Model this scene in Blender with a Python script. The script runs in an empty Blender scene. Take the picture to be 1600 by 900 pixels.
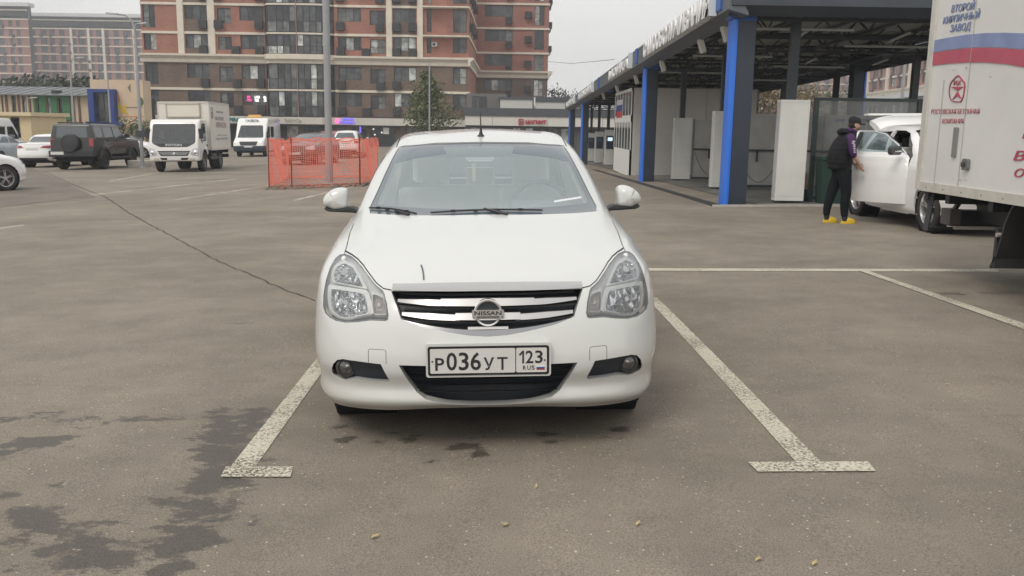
import bpy, bmesh, math, random
import numpy as np
from mathutils import Vector, Matrix
from mathutils.bvhtree import BVHTree
random.seed(7)
C = bpy.context.scene.collection
SC = bpy.context.scene

# ------------------------------------------------------------------ camera
FPX, HOR, ROLL, CZ = 1400., 198., .0155, 1.47
PITCH = math.atan((450 - HOR) / FPX)
_f = Vector((0, math.cos(PITCH), -math.sin(PITCH)))
_r = Vector((1, 0, 0)); _u = _r.cross(_f)
CR = _r * math.cos(ROLL) + _u * math.sin(ROLL)
CU = -_r * math.sin(ROLL) + _u * math.cos(ROLL)
cam_d = bpy.data.cameras.new('camera'); cam = bpy.data.objects.new('camera', cam_d); C.objects.link(cam)
cam.matrix_world = Matrix(((CR.x, CU.x, -_f.x, 0), (CR.y, CU.y, -_f.y, 0), (CR.z, CU.z, -_f.z, CZ), (0, 0, 0, 1)))
cam_d.sensor_width = 36; cam_d.lens = 36 * FPX / 1600; cam_d.clip_end = 2000; cam_d.clip_start = .05
SC.camera = cam

# ------------------------------------------------------------------ world, sun, exposure
w = bpy.data.worlds.new('World'); SC.world = w; w.use_nodes = True
nt = w.node_tree; nt.nodes.clear(); N = nt.nodes.new; L = nt.links.new
SUN_EL, SUN_AZ = math.radians(52), math.radians(215)      # azimuth clockwise from +Y: behind the camera, to the left
sky = N('ShaderNodeTexSky'); sky.sky_type = 'NISHITA'; sky.sun_disc = False
sky.sun_elevation = SUN_EL; sky.sun_rotation = SUN_AZ; sky.air_density = 1.5; sky.dust_density = 4
tc = N('ShaderNodeTexCoord'); mp = N('ShaderNodeMapping'); mp.inputs['Scale'].default_value = (1, 1, 3.5)
nz = N('ShaderNodeTexNoise'); nz.inputs['Scale'].default_value = 2.2; nz.inputs['Detail'].default_value = 5; nz.inputs['Roughness'].default_value = .5
rp = N('ShaderNodeValToRGB')
rp.color_ramp.elements[0].position = .3; rp.color_ramp.elements[0].color = (6.7, 6.7, 6.7, 1)
rp.color_ramp.elements[1].position = .72; rp.color_ramp.elements[1].color = (9.3, 9.1, 8.85, 1)
mx = N('ShaderNodeMixRGB'); mx.inputs[0].default_value = .9
bg = N('ShaderNodeBackground'); bg.inputs[1].default_value = .1
out = N('ShaderNodeOutputWorld')
L(tc.outputs['Generated'], mp.inputs[0]); L(mp.outputs[0], nz.inputs['Vector']); L(nz.outputs['Fac'], rp.inputs[0])
L(sky.outputs[0], mx.inputs[1]); L(rp.outputs[0], mx.inputs[2]); L(mx.outputs[0], bg.inputs[0]); L(bg.outputs[0], out.inputs[0])
sd = bpy.data.lights.new('sun', 'SUN'); sd.energy = 1.1; sd.angle = math.radians(25); sd.color = (1, .95, .87)
so = bpy.data.objects.new('sun', sd); C.objects.link(so)
sdir = Vector((math.sin(SUN_AZ) * math.cos(SUN_EL), math.cos(SUN_AZ) * math.cos(SUN_EL), math.sin(SUN_EL)))
so.rotation_euler = (-sdir).to_track_quat('-Z', 'Y').to_euler()
SC.view_settings.view_transform = 'Standard'; SC.view_settings.look = 'None'
SC.view_settings.exposure = .42; SC.view_settings.gamma = 1

# ------------------------------------------------------------------ helpers
def gz(x, y):                                    # the lot falls slightly to the left and away
    s = min(1, max(0, (x + 4) / 6)); return .02 * x - .007 * max(0, y - 6) - .0135 * max(0, y - 17) * s
def at(px, py, Y):                               # world point at distance Y seen at photo pixel (px, py)
    r = _f + CR * ((px - 800) / FPX) + CU * ((450 - py) / FPX)
    return Vector((0, 0, CZ)) + r * (Y / r.y)

MATS = {}
def mat(name, col, rough=.7, metal=0., var=0., vscale=4., bump=0., bscale=60., spec=.5, coat=0., emit=None, estr=0., dist=.01, col2=None):
    if name in MATS: return MATS[name]
    m = bpy.data.materials.new(name); m.use_nodes = True; MATS[name] = m
    t = m.node_tree; b = t.nodes['Principled BSDF']
    b.inputs['Base Color'].default_value = (*col, 1); b.inputs['Roughness'].default_value = rough
    b.inputs['Metallic'].default_value = metal; b.inputs['Specular IOR Level'].default_value = spec
    b.inputs['Coat Weight'].default_value = coat; b.inputs['Coat Roughness'].default_value = .05
    if emit: b.inputs['Emission Color'].default_value = (*emit, 1); b.inputs['Emission Strength'].default_value = estr
    if var or bump:
        tc = t.nodes.new('ShaderNodeTexCoord')
    if var:
        n = t.nodes.new('ShaderNodeTexNoise'); n.inputs['Scale'].default_value = vscale; n.inputs['Detail'].default_value = 6; n.inputs['Roughness'].default_value = .6
        r = t.nodes.new('ShaderNodeValToRGB'); r.color_ramp.elements[0].position = .3; r.color_ramp.elements[1].position = .7
        a = col2 if col2 else tuple(c * (1 - var) for c in col); z = col if col2 else tuple(min(1, c * (1 + var)) for c in col)
        r.color_ramp.elements[0].color = (*a, 1); r.color_ramp.elements[1].color = (*z, 1)
        t.links.new(tc.outputs['Object'], n.inputs['Vector']); t.links.new(n.outputs['Fac'], r.inputs[0]); t.links.new(r.outputs[0], b.inputs['Base Color'])
    if bump:
        n = t.nodes.new('ShaderNodeTexNoise'); n.inputs['Scale'].default_value = bscale; n.inputs['Detail'].default_value = 4
        u = t.nodes.new('ShaderNodeBump'); u.inputs['Strength'].default_value = bump; u.inputs['Distance'].default_value = dist
        t.links.new(tc.outputs['Object'], n.inputs['Vector']); t.links.new(n.outputs['Fac'], u.inputs['Height']); t.links.new(u.outputs[0], b.inputs['Normal'])
    return m

def glass_mat(name, tint=(.6, .65, .66), veil=.15, veilcol=(.4, .46, .5), rough=.03, refl=.12):
    if name in MATS: return MATS[name]
    m = bpy.data.materials.new(name); m.use_nodes = True; MATS[name] = m; t = m.node_tree; t.nodes.clear()
    N = t.nodes.new; L = t.links.new
    tr = N('ShaderNodeBsdfTransparent'); tr.inputs[0].default_value = (*tint, 1)
    df = N('ShaderNodeBsdfDiffuse'); df.inputs[0].default_value = (*veilcol, 1)
    gl = N('ShaderNodeBsdfGlossy'); gl.inputs['Roughness'].default_value = rough; gl.inputs[0].default_value = (.95, .97, 1, 1)
    m1 = N('ShaderNodeMixShader'); m1.inputs[0].default_value = veil
    L(tr.outputs[0], m1.inputs[1]); L(df.outputs[0], m1.inputs[2])
    lw = N('ShaderNodeFresnel'); lw.inputs[0].default_value = 1.5
    ad = N('ShaderNodeMath'); ad.operation = 'ADD'; ad.inputs[1].default_value = refl; ad.use_clamp = True
    L(lw.outputs[0], ad.inputs[0])
    m2 = N('ShaderNodeMixShader'); L(ad.outputs[0], m2.inputs[0]); L(m1.outputs[0], m2.inputs[1]); L(gl.outputs[0], m2.inputs[2])
    o = N('ShaderNodeOutputMaterial'); L(m2.outputs[0], o.inputs[0])
    return m

class MB:
    """collects shapes, then links them as ONE mesh object"""
    def __init__(s): s.v = []; s.f = []; s.m = []; s.T = None
    def add(s, vs, fs, mi=0):
        o = len(s.v)
        s.v += [tuple(s.T @ Vector(v)) if s.T else tuple(v) for v in vs]
        s.f += [tuple(i + o for i in f) for f in fs]; s.m += [mi] * len(fs); return s
    def box(s, x0, x1, y0, y1, z0, z1, mi=0):
        return s.add([(x0,y0,z0),(x1,y0,z0),(x1,y1,z0),(x0,y1,z0),(x0,y0,z1),(x1,y0,z1),(x1,y1,z1),(x0,y1,z1)],
                     [(0,3,2,1),(4,5,6,7),(0,1,5,4),(1,2,6,5),(2,3,7,6),(3,0,4,7)], mi)
    def rbox(s, x0, x1, y0, y1, z0, z1, r=.02, n=3, mi=0, axis='z'):
        """box with rounded edges round one axis"""
        a = {'z': (x0,x1,y0,y1,z0,z1), 'y': (x0,x1,z0,z1,y0,y1), 'x': (y0,y1,z0,z1,x0,x1)}[axis]
        P = []
        for cx, cy, a0 in ((a[1]-r,a[3]-r,0),(a[0]+r,a[3]-r,90),(a[0]+r,a[2]+r,180),(a[1]-r,a[2]+r,270)):
            for k in range(n+1):
                t = math.radians(a0 + 90*k/n); P.append((cx + r*math.cos(t), cy + r*math.sin(t)))
        return s.prism(P, {'z':'z','y':'y','x':'x'}[axis], a[4], a[5], mi)
    def prism(s, P, axis, d0, d1, mi=0):
        n = len(P)
        def mk(p, d): return {'z': (p[0],p[1],d), 'y': (p[0],d,p[1]), 'x': (d,p[0],p[1])}[axis]
        vs = [mk(p, d0) for p in P] + [mk(p, d1) for p in P]
        fs = [tuple(range(n)), tuple(range(2*n-1, n-1, -1))] + [(i, i+n, (i+1) % n + n, (i+1) % n) for i in range(n)]
        return s.add(vs, fs, mi)
    def bar(s, p, q, w=.05, h=None, mi=0):
        p, q = Vector(p), Vector(q); d = (q-p).normalized(); h = h or w
        u = d.cross(Vector((0,0,1)))
        if u.length < 1e-3: u = Vector((1,0,0))
        u.normalize(); v = u.cross(d)
        c = [(-1,-1),(1,-1),(1,1),(-1,1)]
        vs = [p + u*a*w/2 + v*b*h/2 for a,b in c] + [q + u*a*w/2 + v*b*h/2 for a,b in c]
        return s.add(vs, [(0,3,2,1),(4,5,6,7),(0,1,5,4),(1,2,6,5),(2,3,7,6),(3,0,4,7)], mi)
    def tube(s, pts, r, n=8, mi=0, cap=True):
        pts = [Vector(p) for p in pts]; R = r if hasattr(r, '__len__') else [r]*len(pts)
        vs = []; up = Vector((0,0,1))
        prev = None
        for i, p in enumerate(pts):
            d = (pts[min(i+1, len(pts)-1)] - pts[max(i-1, 0)]).normalized()
            if prev is None:
                u = d.cross(up)
                if u.length < 1e-3: u = Vector((1,0,0))
            else: u = prev - d * prev.dot(d)
            u.normalize(); prev = u; v = d.cross(u)
            vs += [p + (u*math.cos(2*math.pi*k/n) + v*math.sin(2*math.pi*k/n))*R[i] for k in range(n)]
        fs = [(i*n+k, i*n+(k+1)%n, (i+1)*n+(k+1)%n, (i+1)*n+k) for i in range(len(pts)-1) for k in range(n)]
        if cap: fs += [tuple(range(n-1,-1,-1)), tuple((len(pts)-1)*n+k for k in range(n))]
        return s.add(vs, fs, mi)
    def lathe(s, prof, c=(0,0,0), axis='z', n=24, mi=0):
        """prof: (radius, height) pairs"""
        vs = []
        for r, h in prof:
            for k in range(n):
                a = 2*math.pi*k/n; x, y = r*math.cos(a), r*math.sin(a)
                p = {'z': (x,y,h), 'x': (h,x,y), 'y': (x,h,y)}[axis]
                vs.append((p[0]+c[0], p[1]+c[1], p[2]+c[2]))
        m = len(prof)
        fs = [(i*n+k, i*n+(k+1)%n, (i+1)*n+(k+1)%n, (i+1)*n+k) for i in range(m-1) for k in range(n)]
        return s.add(vs, fs, mi)
    def ell(s, c, r, n=12, m=8, mi=0):
        prof = []
        vs = []
        for i in range(m+1):
            t = -math.pi/2 + math.pi*i/m
            for k in range(n):
                a = 2*math.pi*k/n
                vs.append((c[0]+r[0]*math.cos(t)*math.cos(a), c[1]+r[1]*math.cos(t)*math.sin(a), c[2]+r[2]*math.sin(t)))
        fs = [(i*n+k, i*n+(k+1)%n, (i+1)*n+(k+1)%n, (i+1)*n+k) for i in range(m) for k in range(n)]
        return s.add(vs, fs, mi)
    def mesh(s, name, mats, smooth=False):
        me = bpy.data.meshes.new(name); me.from_pydata(s.v, [], s.f)
        for m in (mats if isinstance(mats, (list, tuple)) else [mats]): me.materials.append(m)
        if len(me.materials) > 1: me.polygons.foreach_set('material_index', s.m)
        bm = bmesh.new(); bm.from_mesh(me); bmesh.ops.remove_doubles(bm, verts=bm.verts, dist=1e-5)
        bmesh.ops.recalc_face_normals(bm, faces=bm.faces)
        if smooth:
            for f in bm.faces: f.smooth = True
            for e in bm.edges:
                if len(e.link_faces) == 2 and e.calc_face_angle(0) > math.radians(38): e.smooth = False
        bm.to_mesh(me); bm.free()
        return me
    def build(s, name, mats, parent=None, smooth=False, loc=None, bevel=0):
        return put(name, s.mesh(name, mats, smooth), parent, loc, bevel)

def put(name, me, parent=None, loc=None, bevel=0, rot=None):
    o = bpy.data.objects.new(name, me); C.objects.link(o)
    if parent: o.parent = parent
    if loc is not None: o.location = loc
    if rot is not None: o.rotation_euler = rot
    if bevel:
        b = o.modifiers.new('bevel', 'BEVEL'); b.width = bevel; b.segments = 2; b.limit_method = 'ANGLE'
    return o
def tag(o, label=None, cat=None, group=None, kind=None):
    if label: o['label'] = label
    if cat: o['category'] = cat
    if group: o['group'] = group
    if kind: o['kind'] = kind
    return o
def thing(name, label, cat, loc=(0,0,0), rz=0, group=None):
    o = bpy.data.objects.new(name, None); C.objects.link(o); o.empty_display_size = .2
    o.location = loc; o.rotation_euler = (0, 0, rz)
    return tag(o, label, cat, group)
def on_ground(o, x, y, rz=0):
    """stand a vehicle on the sloping lot"""
    sx, sy = .02, (gz(x, y+1) - gz(x, y-1)) / 2
    n = Vector((-sx, -sy, 1)).normalized()
    f = Vector((math.cos(rz), math.sin(rz), 0)); f = (f - n*f.dot(n)).normalized(); g = n.cross(f)
    o.matrix_world = Matrix(((f.x, g.x, n.x, x), (f.y, g.y, n.y, y), (f.z, g.z, n.z, gz(x, y)), (0,0,0,1)))
    return o
def copy_tree(o, parent=None):
    c = o.copy(); C.objects.link(c); c.parent = parent
    for ch in list(o.children): copy_tree(ch, c)
    return c
def text_mesh(body, size=1, depth=0., bold=0., spacing=1., shear=0, align='LEFT', width=None, font=None):
    cu = bpy.data.curves.new('t', 'FONT'); cu.body = body; cu.size = size; cu.extrude = depth; cu.offset = bold
    cu.space_character = spacing; cu.shear = shear; cu.align_x = align; cu.resolution_u = 3
    o = bpy.data.objects.new('t', cu); C.objects.link(o)
    dg = bpy.context.evaluated_depsgraph_get(); dg.update()
    me = bpy.data.meshes.new_from_object(o.evaluated_get(dg))
    bpy.data.objects.remove(o); bpy.data.curves.remove(cu)
    return me
def lettering(name, body, m, parent, origin, ux, uz, height, width=None, depth=.004, bold=0., shear=0, spacing=1.):
    """text standing in the plane (ux, uz); origin = bottom left; capital height and total width in metres"""
    me = text_mesh(body, 1, .5, bold, spacing, shear)
    co = np.empty(len(me.vertices)*3); me.vertices.foreach_get('co', co); co = co.reshape(-1, 3)
    x0, x1 = co[:,0].min(), co[:,0].max(); y0, y1 = co[:,1].min(), co[:,1].max()
    s = height / (y1-y0); sx = (width/(x1-x0)) if width else s
    ux = Vector(ux).normalized(); uz = Vector(uz).normalized(); un = ux.cross(uz)
    A = np.array([ux[:], uz[:], un[:]])
    q = np.stack([(co[:,0]-x0)*sx, (co[:,1]-y0)*s, (co[:,2])*depth], 1) @ A + np.array(origin[:])
    me.vertices.foreach_set('co', q.ravel()); me.update(); me.materials.clear(); me.materials.append(m); me.name = name
    return put(name, me, parent)
# ------------------------------------------------------------------ ground
def asphalt_material(dark=1.):
    m = bpy.data.materials.new('asphalt'); m.use_nodes = True; t = m.node_tree; b = t.nodes['Principled BSDF']
    N = t.nodes.new; L = t.links.new
    tc = N('ShaderNodeTexCoord')
    def noise(s, d=5, r=.6, vec=None):
        n = N('ShaderNodeTexNoise'); n.inputs['Scale'].default_value = s; n.inputs['Detail'].default_value = d; n.inputs['Roughness'].default_value = r
        L(vec or tc.outputs['Object'], n.inputs['Vector']); return n
    def ramp(fac, p0, c0, p1, c1):
        r = N('ShaderNodeValToRGB'); r.color_ramp.elements[0].position = p0; r.color_ramp.elements[0].color = (*c0, 1)
        r.color_ramp.elements[1].position = p1; r.color_ramp.elements[1].color = (*c1, 1); L(fac, r.inputs[0]); return r
    def mix(kind, fac, a, c):
        x = N('ShaderNodeMixRGB'); x.blend_type = kind
        if isinstance(fac, float): x.inputs[0].default_value = fac
        else: L(fac, x.inputs[0])
        for s, k in ((a, 1), (c, 2)):
            if isinstance(s, tuple): x.inputs[k].default_value = (*s, 1)
            else: L(s, x.inputs[k])
        return x.outputs[0]
    big = ramp(noise(.5, 7, .66).outputs['Fac'], .3, (.160, .136, .108), .72, (.272, .235, .189))
    mid = ramp(noise(2.6, 6, .65).outputs['Fac'], .3, (.86, .86, .87), .7, (1.08, 1.08, 1.07))
    col = mix('MULTIPLY', 1., big.outputs[0], mid.outputs[0])
    grain = ramp(noise(150, 3, .8).outputs['Fac'], .34, (.54, .54, .55), .66, (1.44, 1.43, 1.40))
    col = mix('MULTIPLY', 1., col, grain.outputs[0])
    # single pale stones and dark pores
    vo = N('ShaderNodeTexVoronoi'); vo.inputs['Scale'].default_value = 46; L(tc.outputs['Object'], vo.inputs['Vector'])
    sep = N('ShaderNodeSeparateColor'); L(vo.outputs['Color'], sep.inputs[0])
    gt = N('ShaderNodeMath'); gt.operation = 'GREATER_THAN'; gt.inputs[1].default_value = .93; L(sep.outputs[0], gt.inputs[0])
    lt = N('ShaderNodeMath'); lt.operation = 'LESS_THAN'; lt.inputs[1].default_value = (.0044*46); L(vo.outputs['Distance'], lt.inputs[0])
    st = N('ShaderNodeMath'); st.operation = 'MULTIPLY'; L(gt.outputs[0], st.inputs[0]); L(lt.outputs[0], st.inputs[1])
    stm = N('ShaderNodeMath'); stm.operation = 'MULTIPLY'; stm.inputs[1].default_value = .75; L(st.outputs[0], stm.inputs[0])
    col = mix('MIX', stm.outputs[0], col, (.58, .53, .44))
    # long streaks from turning tyres
    mp = N('ShaderNodeMapping'); mp.inputs['Scale'].default_value = (.35, 2.4, 1); mp.inputs['Rotation'].default_value = (0, 0, .35); L(tc.outputs['Object'], mp.inputs[0])
    sk = ramp(noise(1.3, 7, .7, mp.outputs[0]).outputs['Fac'], .62, (0, 0, 0), .74, (.45, .45, .45))
    col = mix('MIX', sk.outputs[0], col, (.105, .091, .076))
    # damp stains: a soft field stored on the mesh, broken up by noise
    at_ = N('ShaderNodeAttribute'); at_.attribute_name = 'damp'
    mpn = N('ShaderNodeMapping'); mpn.inputs['Scale'].default_value = (.8, 1.25, 1); L(tc.outputs['Object'], mpn.inputs[0])
    n1 = noise(6, 10, .74, mpn.outputs[0])
    su = N('ShaderNodeMath'); su.operation = 'MULTIPLY_ADD'; su.inputs[1].default_value = 4.2; L(n1.outputs['Fac'], su.inputs[0])
    L(at_.outputs['Fac'], su.inputs[2])
    wet = ramp(su.outputs[0], 1.10, (0, 0, 0), 1.17, (1, 1, 1))
    wet.color_ramp.elements[0].position = .0
    sb = N('ShaderNodeMapRange'); sb.inputs[1].default_value = 2.72; sb.inputs[2].default_value = 2.94; L(su.outputs[0], sb.inputs[0])
    wetf = N('ShaderNodeMath'); wetf.operation = 'MULTIPLY'; wetf.inputs[1].default_value = .86; L(sb.outputs[0], wetf.inputs[0])
    col = mix('MIX', wetf.outputs[0], col, mix('MULTIPLY', 1., grain.outputs[0], (.062, .053, .044)))
    # patch of newer, darker surfacing
    ap = N('ShaderNodeAttribute'); ap.attribute_name = 'patch'
    col = mix('MULTIPLY', ap.outputs['Fac'], col, (.70, .70, .71))
    if dark < 1: col = mix('MULTIPLY', 1., col, (dark, dark, dark*1.02))
    L(col, b.inputs['Base Color'])
    rr = N('ShaderNodeMapRange'); rr.inputs[3].default_value = .82; rr.inputs[4].default_value = .55; L(sb.outputs[0], rr.inputs[0]); L(rr.outputs[0], b.inputs['Roughness'])
    bp = N('ShaderNodeBump'); bp.inputs['Strength'].default_value = .55; bp.inputs['Distance'].default_value = .006
    n3 = noise(110, 3, .8); L(n3.outputs['Fac'], bp.inputs['Height']); L(bp.outputs[0], b.inputs['Normal'])
    return m
ASPHALT = asphalt_material()
def seg_dist(px, py, ax, ay, bx, by):
    dx, dy = bx-ax, by-ay; t = np.clip(((px-ax)*dx + (py-ay)*dy) / (dx*dx+dy*dy+1e-9), 0, 1)
    return np.hypot(px-ax-t*dx, py-ay-t*dy)
def inpoly(px, py, P):
    r = np.zeros(px.shape, bool)
    for i in range(len(P)):
        (x0, y0), (x1, y1) = P[i], P[i-1]
        c = ((y0 > py) != (y1 > py)) & (px < (x1-x0)*(py-y0)/((y1-y0) or 1e-9) + x0); r ^= c
    return r
def gp(px, py):                                    # photo pixel -> point on the lot
    lo, hi = .5, 400.
    for _ in range(50):
        m_ = (lo+hi)/2; P = at(px, py, m_)
        if P.z > gz(P.x, P.y): lo = m_
        else: hi = m_
    return P
def ground():
    def rng(segs):
        o = []
        for a, b, s in segs: o += list(np.arange(a, b, s))
        return np.array(o + [segs[-1][1]])
    xs = rng([(-420, -60, 60), (-60, -10, 2.5), (-10, -4, .25), (-4, 4, .05), (4, 10, .25), (10, 60, 2.5), (60, 420, 60)])
    ys = rng([(-30, 1, 1.), (1, 8, .05), (8, 16, .25), (16, 90, 1.5), (90, 540, 60)])
    X, Y = np.meshgrid(xs, ys)
    Z = .02*np.clip(X, -45, 45) - .007*np.clip(Y-6, 0, 120) - .0135*np.clip(Y-17, 0, 100)*np.clip((X+4)/6, 0, 1)
    ny, nx = X.shape
    me = bpy.data.meshes.new('ground')
    idx = np.arange(nx*ny).reshape(ny, nx)
    fs = np.stack([idx[:-1,:-1], idx[:-1,1:], idx[1:,1:], idx[1:,:-1]], -1).reshape(-1, 4)
    me.from_pydata(np.stack([X, Y, Z], -1).reshape(-1, 3).tolist(), [], fs.tolist())
    D = np.zeros(X.shape)
    def blob(px, py, rx, ry, s=1.):
        nonlocal D
        P = gp(px, py); D = np.maximum(D, s*(1 - np.clip(np.hypot((X-P.x)/rx, (Y-P.y)/ry), 0, 1.6)))
    def streak(pts, r, s=1.):
        nonlocal D
        Q = [gp(*p) for p in pts]
        for a, b in zip(Q[:-1], Q[1:]): D = np.maximum(D, s*(1 - np.clip(seg_dist(X, Y, a.x, a.y, b.x, b.y)/r, 0, 1.6)))
    streak([(345,650),(350,690),(345,740),(318,790),(300,830)], .27, 1.12)
    streak([(400,640),(375,690),(345,720)], .22, 1.0)
    streak([(300,830),(270,870),(240,910)], .17, 1.15)
    streak([(30,810),(90,830),(130,860),(190,880)], .29, 1.1)
    blob(120, 880, .40, .24, 1.1); blob(200, 870, .28, .18, 1.1); blob(40, 800, .22, .10, 1.)
    streak([(0,660),(60,650),(110,655)], .19, 1.); streak([(0,705),(40,690),(100,690)], .21, 1.1)
    streak([(170,658),(215,655),(280,655)], .14, 1.); blob(10, 775, .12, .06, 1.1); blob(90, 755, .10, .05, 1.1); blob(240, 782, .10, .05, 1.)
    blob(725, 695, .24, .13, 1.3); blob(590, 690, .13, .08, 1.2); blob(530, 672, .20, .13, 1.05); blob(540, 688, .12, .08, 1.1); blob(675, 722, .10, .06, 1.2); blob(640, 682, .3, .1, .8); blob(860, 680, .5, .12, .72)
    blob(750, 708, .08, .10, 1.2); blob(790, 692, .10, .06, 1.1); blob(860, 690, .12, .06, 1.1); blob(972, 672, .11, .06, 1.2); blob(925, 686, .14, .05, 1.0)
    blob(1130, 498, .22, .14, .62); blob(1060, 500, .16, .08, .62); blob(1180, 500, .25, .08, .6); blob(1290, 690, .1, .05, .62)
    blob(1330, 468, .5, .25, .5); blob(1500, 458, .7, .3, .6); blob(380, 505, .3, .1, .6); blob(455, 455, .35, .12, .6); blob(445, 600, .14, .05, .66); blob(1045, 365, .9, .1, .6); blob(1150, 393, .5, .12, .62)
    a = me.attributes.new('damp', 'FLOAT', 'POINT'); a.data.foreach_set('value', D.ravel().astype(np.float32))
    # darker surfacing at the far left, right of the long joint, and in front of the wash
    Pp = np.zeros(X.shape)
    A, B = gp(95, 285), gp(492, 470)
    a = me.attributes.new('patch', 'FLOAT', 'POINT')
    a.data.foreach_set('value', Pp.ravel().astype(np.float32))
    me.materials.append(ASPHALT)
    for p in me.polygons: p.use_smooth = True
    return tag(put('ground', me), kind='structure')
ground()

def line_material(lo=.575, hi=.66):
    m = bpy.data.materials.new('worn_line_paint'); m.use_nodes = True; t = m.node_tree; t.nodes.clear(); N = t.nodes.new; L = t.links.new
    tc = N('ShaderNodeTexCoord')
    b = N('ShaderNodeBsdfPrincipled'); b.inputs['Roughness'].default_value = .75
    n = N('ShaderNodeTexNoise'); n.inputs['Scale'].default_value = 70; n.inputs['Detail'].default_value = 5; n.inputs['Roughness'].default_value = .75; L(tc.outputs['Object'], n.inputs[0])
    n2 = N('ShaderNodeTexNoise'); n2.inputs['Scale'].default_value = 2.2; n2.inputs['Detail'].default_value = 3; L(tc.outputs['Object'], n2.inputs[0])
    a = N('ShaderNodeMath'); a.operation = 'MULTIPLY_ADD'; a.inputs[1].default_value = .35; L(n2.outputs['Fac'], a.inputs[0]); L(n.outputs['Fac'], a.inputs[2])
    r = N('ShaderNodeMapRange'); r.inputs[1].default_value = lo; r.inputs[2].default_value = hi; L(a.outputs[0], r.inputs[0])
    c = N('ShaderNodeValToRGB'); c.color_ramp.elements[0].color = (.42, .39, .31, 1); c.color_ramp.elements[1].color = (.60, .56, .45, 1); L(n.outputs['Fac'], c.inputs[0]); c.color_ramp.elements[0].position = .35; c.color_ramp.elements[1].position = .65
    L(c.outputs[0], b.inputs['Base Color'])
    tr = N('ShaderNodeBsdfTransparent'); mx = N('ShaderNodeMixShader'); L(r.outputs[0], mx.inputs[0]); L(tr.outputs[0], mx.inputs[1]); L(b.outputs[0], mx.inputs[2])
    o = N('ShaderNodeOutputMaterial'); L(mx.outputs[0], o.inputs[0]); return m
PAINT = line_material(.55, .67); FADED = line_material(.57, .76)
def stripe(name, corners, m, dz=.004):
    """corners: photo pixels of a long quad on the lot: a0 a1 (one end), b1 b0 (other end)"""
    a0, a1, b1, b0 = [gp(*c) for c in corners]
    n = max(1, int((b0-a0).length/.8)); vs = []; fs = []
    for i in range(n+1):
        t = i/n
        for p in (a0.lerp(b0, t), a1.lerp(b1, t)): vs.append((p.x, p.y, gz(p.x, p.y)+dz))
    fs = [(2*i, 2*i+1, 2*i+3, 2*i+2) for i in range(n)]
    return tag(MB().add(vs, fs).build(name, m), kind='structure')
stripe('parking_line', [(358,733),(397,733),(507,577),(498,557)], PAINT)
stripe('parking_line', [(345,747),(454,747),(458,731),(353,731)], PAINT, .007)
stripe('parking_line', [(1245,724),(1284,724),(1027,466),(1010,466)], PAINT)
stripe('parking_line', [(1184,739),(1368,738),(1356,723),(1169,724)], PAINT, .007)
stripe('parking_line', [(1005,423.5),(1005,419.5),(1560,421),(1560,425)], PAINT)
stripe('parking_line', [(1340,423),(1353,423),(1640,520),(1640,530)], PAINT, .007)
stripe('parking_line', [(505,557),(516,566),(560,470),(553,468)], PAINT)
for q in ([(103,308.5),(105,310),(370,280.5),(369,279.5)], [(273,311.5),(276,313),(430,289.5),(429,288.5)], [(456,313),(461,314.5),(560,290.5),(557,289.5)],
          [(0,356),(0,358.5),(38,352.6),(37,351.2)], [(170,283),(172,284),(250,270),(248,269)]):
    stripe('parking_line', q, FADED)
Q_ = [gp(*p) for p in ((-60,285),(-20,266),(52,263),(100,284),(150,309),(90,314),(20,322),(-60,332))]
M = MB(); M.add([(q.x, q.y, gz(q.x, q.y)+.004) for q in Q_], [tuple(range(len(Q_)))]); tag(M.build('asphalt_patch', asphalt_material(.74)), kind='structure')
# the long open joint across the lot
def joint():
    mt = mat('joint_tar', (.060, .052, .044), .9, bump=.4, bscale=80)
    pts = [(70,268),(110,287),(165,308),(205,335),(255,362),(300,386),(345,410),(380,425),(430,446),(470,462),(500,475)]
    P = [gp(*p) for p in pts]; rnd = random.Random(3); vs = []
    Q = []
    for a, b in zip(P[:-1], P[1:]):
        n = max(2, int((b-a).length/.12))
        for i in range(n): Q.append(a.lerp(b, i/n))
    for i, p in enumerate(Q):
        d = (Q[min(i+1, len(Q)-1)] - Q[max(i-1, 0)]).normalized(); s = Vector((-d.y, d.x, 0))
        o = s*rnd.uniform(-.022, .022); wd = (.012 + .003*min(p.y, 30)/3)*rnd.uniform(.35, 1.3)
        for k in (-1, 1):
            q = p + o + s*k*wd/2; vs.append((q.x, q.y, gz(q.x, q.y)+.003))
    MBx = MB().add(vs, [(2*i, 2*i+1, 2*i+3, 2*i+2) for i in range(len(Q)-1)])
    tag(MBx.build('pavement_joint', mt), kind='structure')
joint()
# fallen leaves and litter
def litter():
    r = random.Random(5); m1 = mat('dry_leaf', (.42, .33, .17), .8)
    spots = [(790,822),(586,841),(838,762),(578,592),(1480,602),(1270,427),(250,610)] + [(r.uniform(0,1600), 480+420*r.random()**.7) for _ in range(4)]
    for i, (px, py) in enumerate(spots):
        if 490 < px < 1030 and py < 640: continue
        p = gp(px, py); s = r.uniform(.008, .019); a = r.uniform(0, 6.28)
        vs = [(s*x*math.cos(a)-s*y*.6*math.sin(a), s*x*math.sin(a)+s*y*.6*math.cos(a), z) for x, y, z in ((-1,0,0),(-.3,.8,.006),(.6,.6,.004),(1.1,0,.010),(.5,-.7,.003),(-.4,-.6,.007))]
        o = MB().add(vs, [(0,1,2,3,4,5)]).build('fallen_leaf', m1, loc=(p.x, p.y, gz(p.x, p.y)+.005))
        tag(o, 'tiny dry leaf scrap lying on the brown asphalt', 'leaf', 'leaf scraps scattered over the asphalt')
litter()
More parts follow.
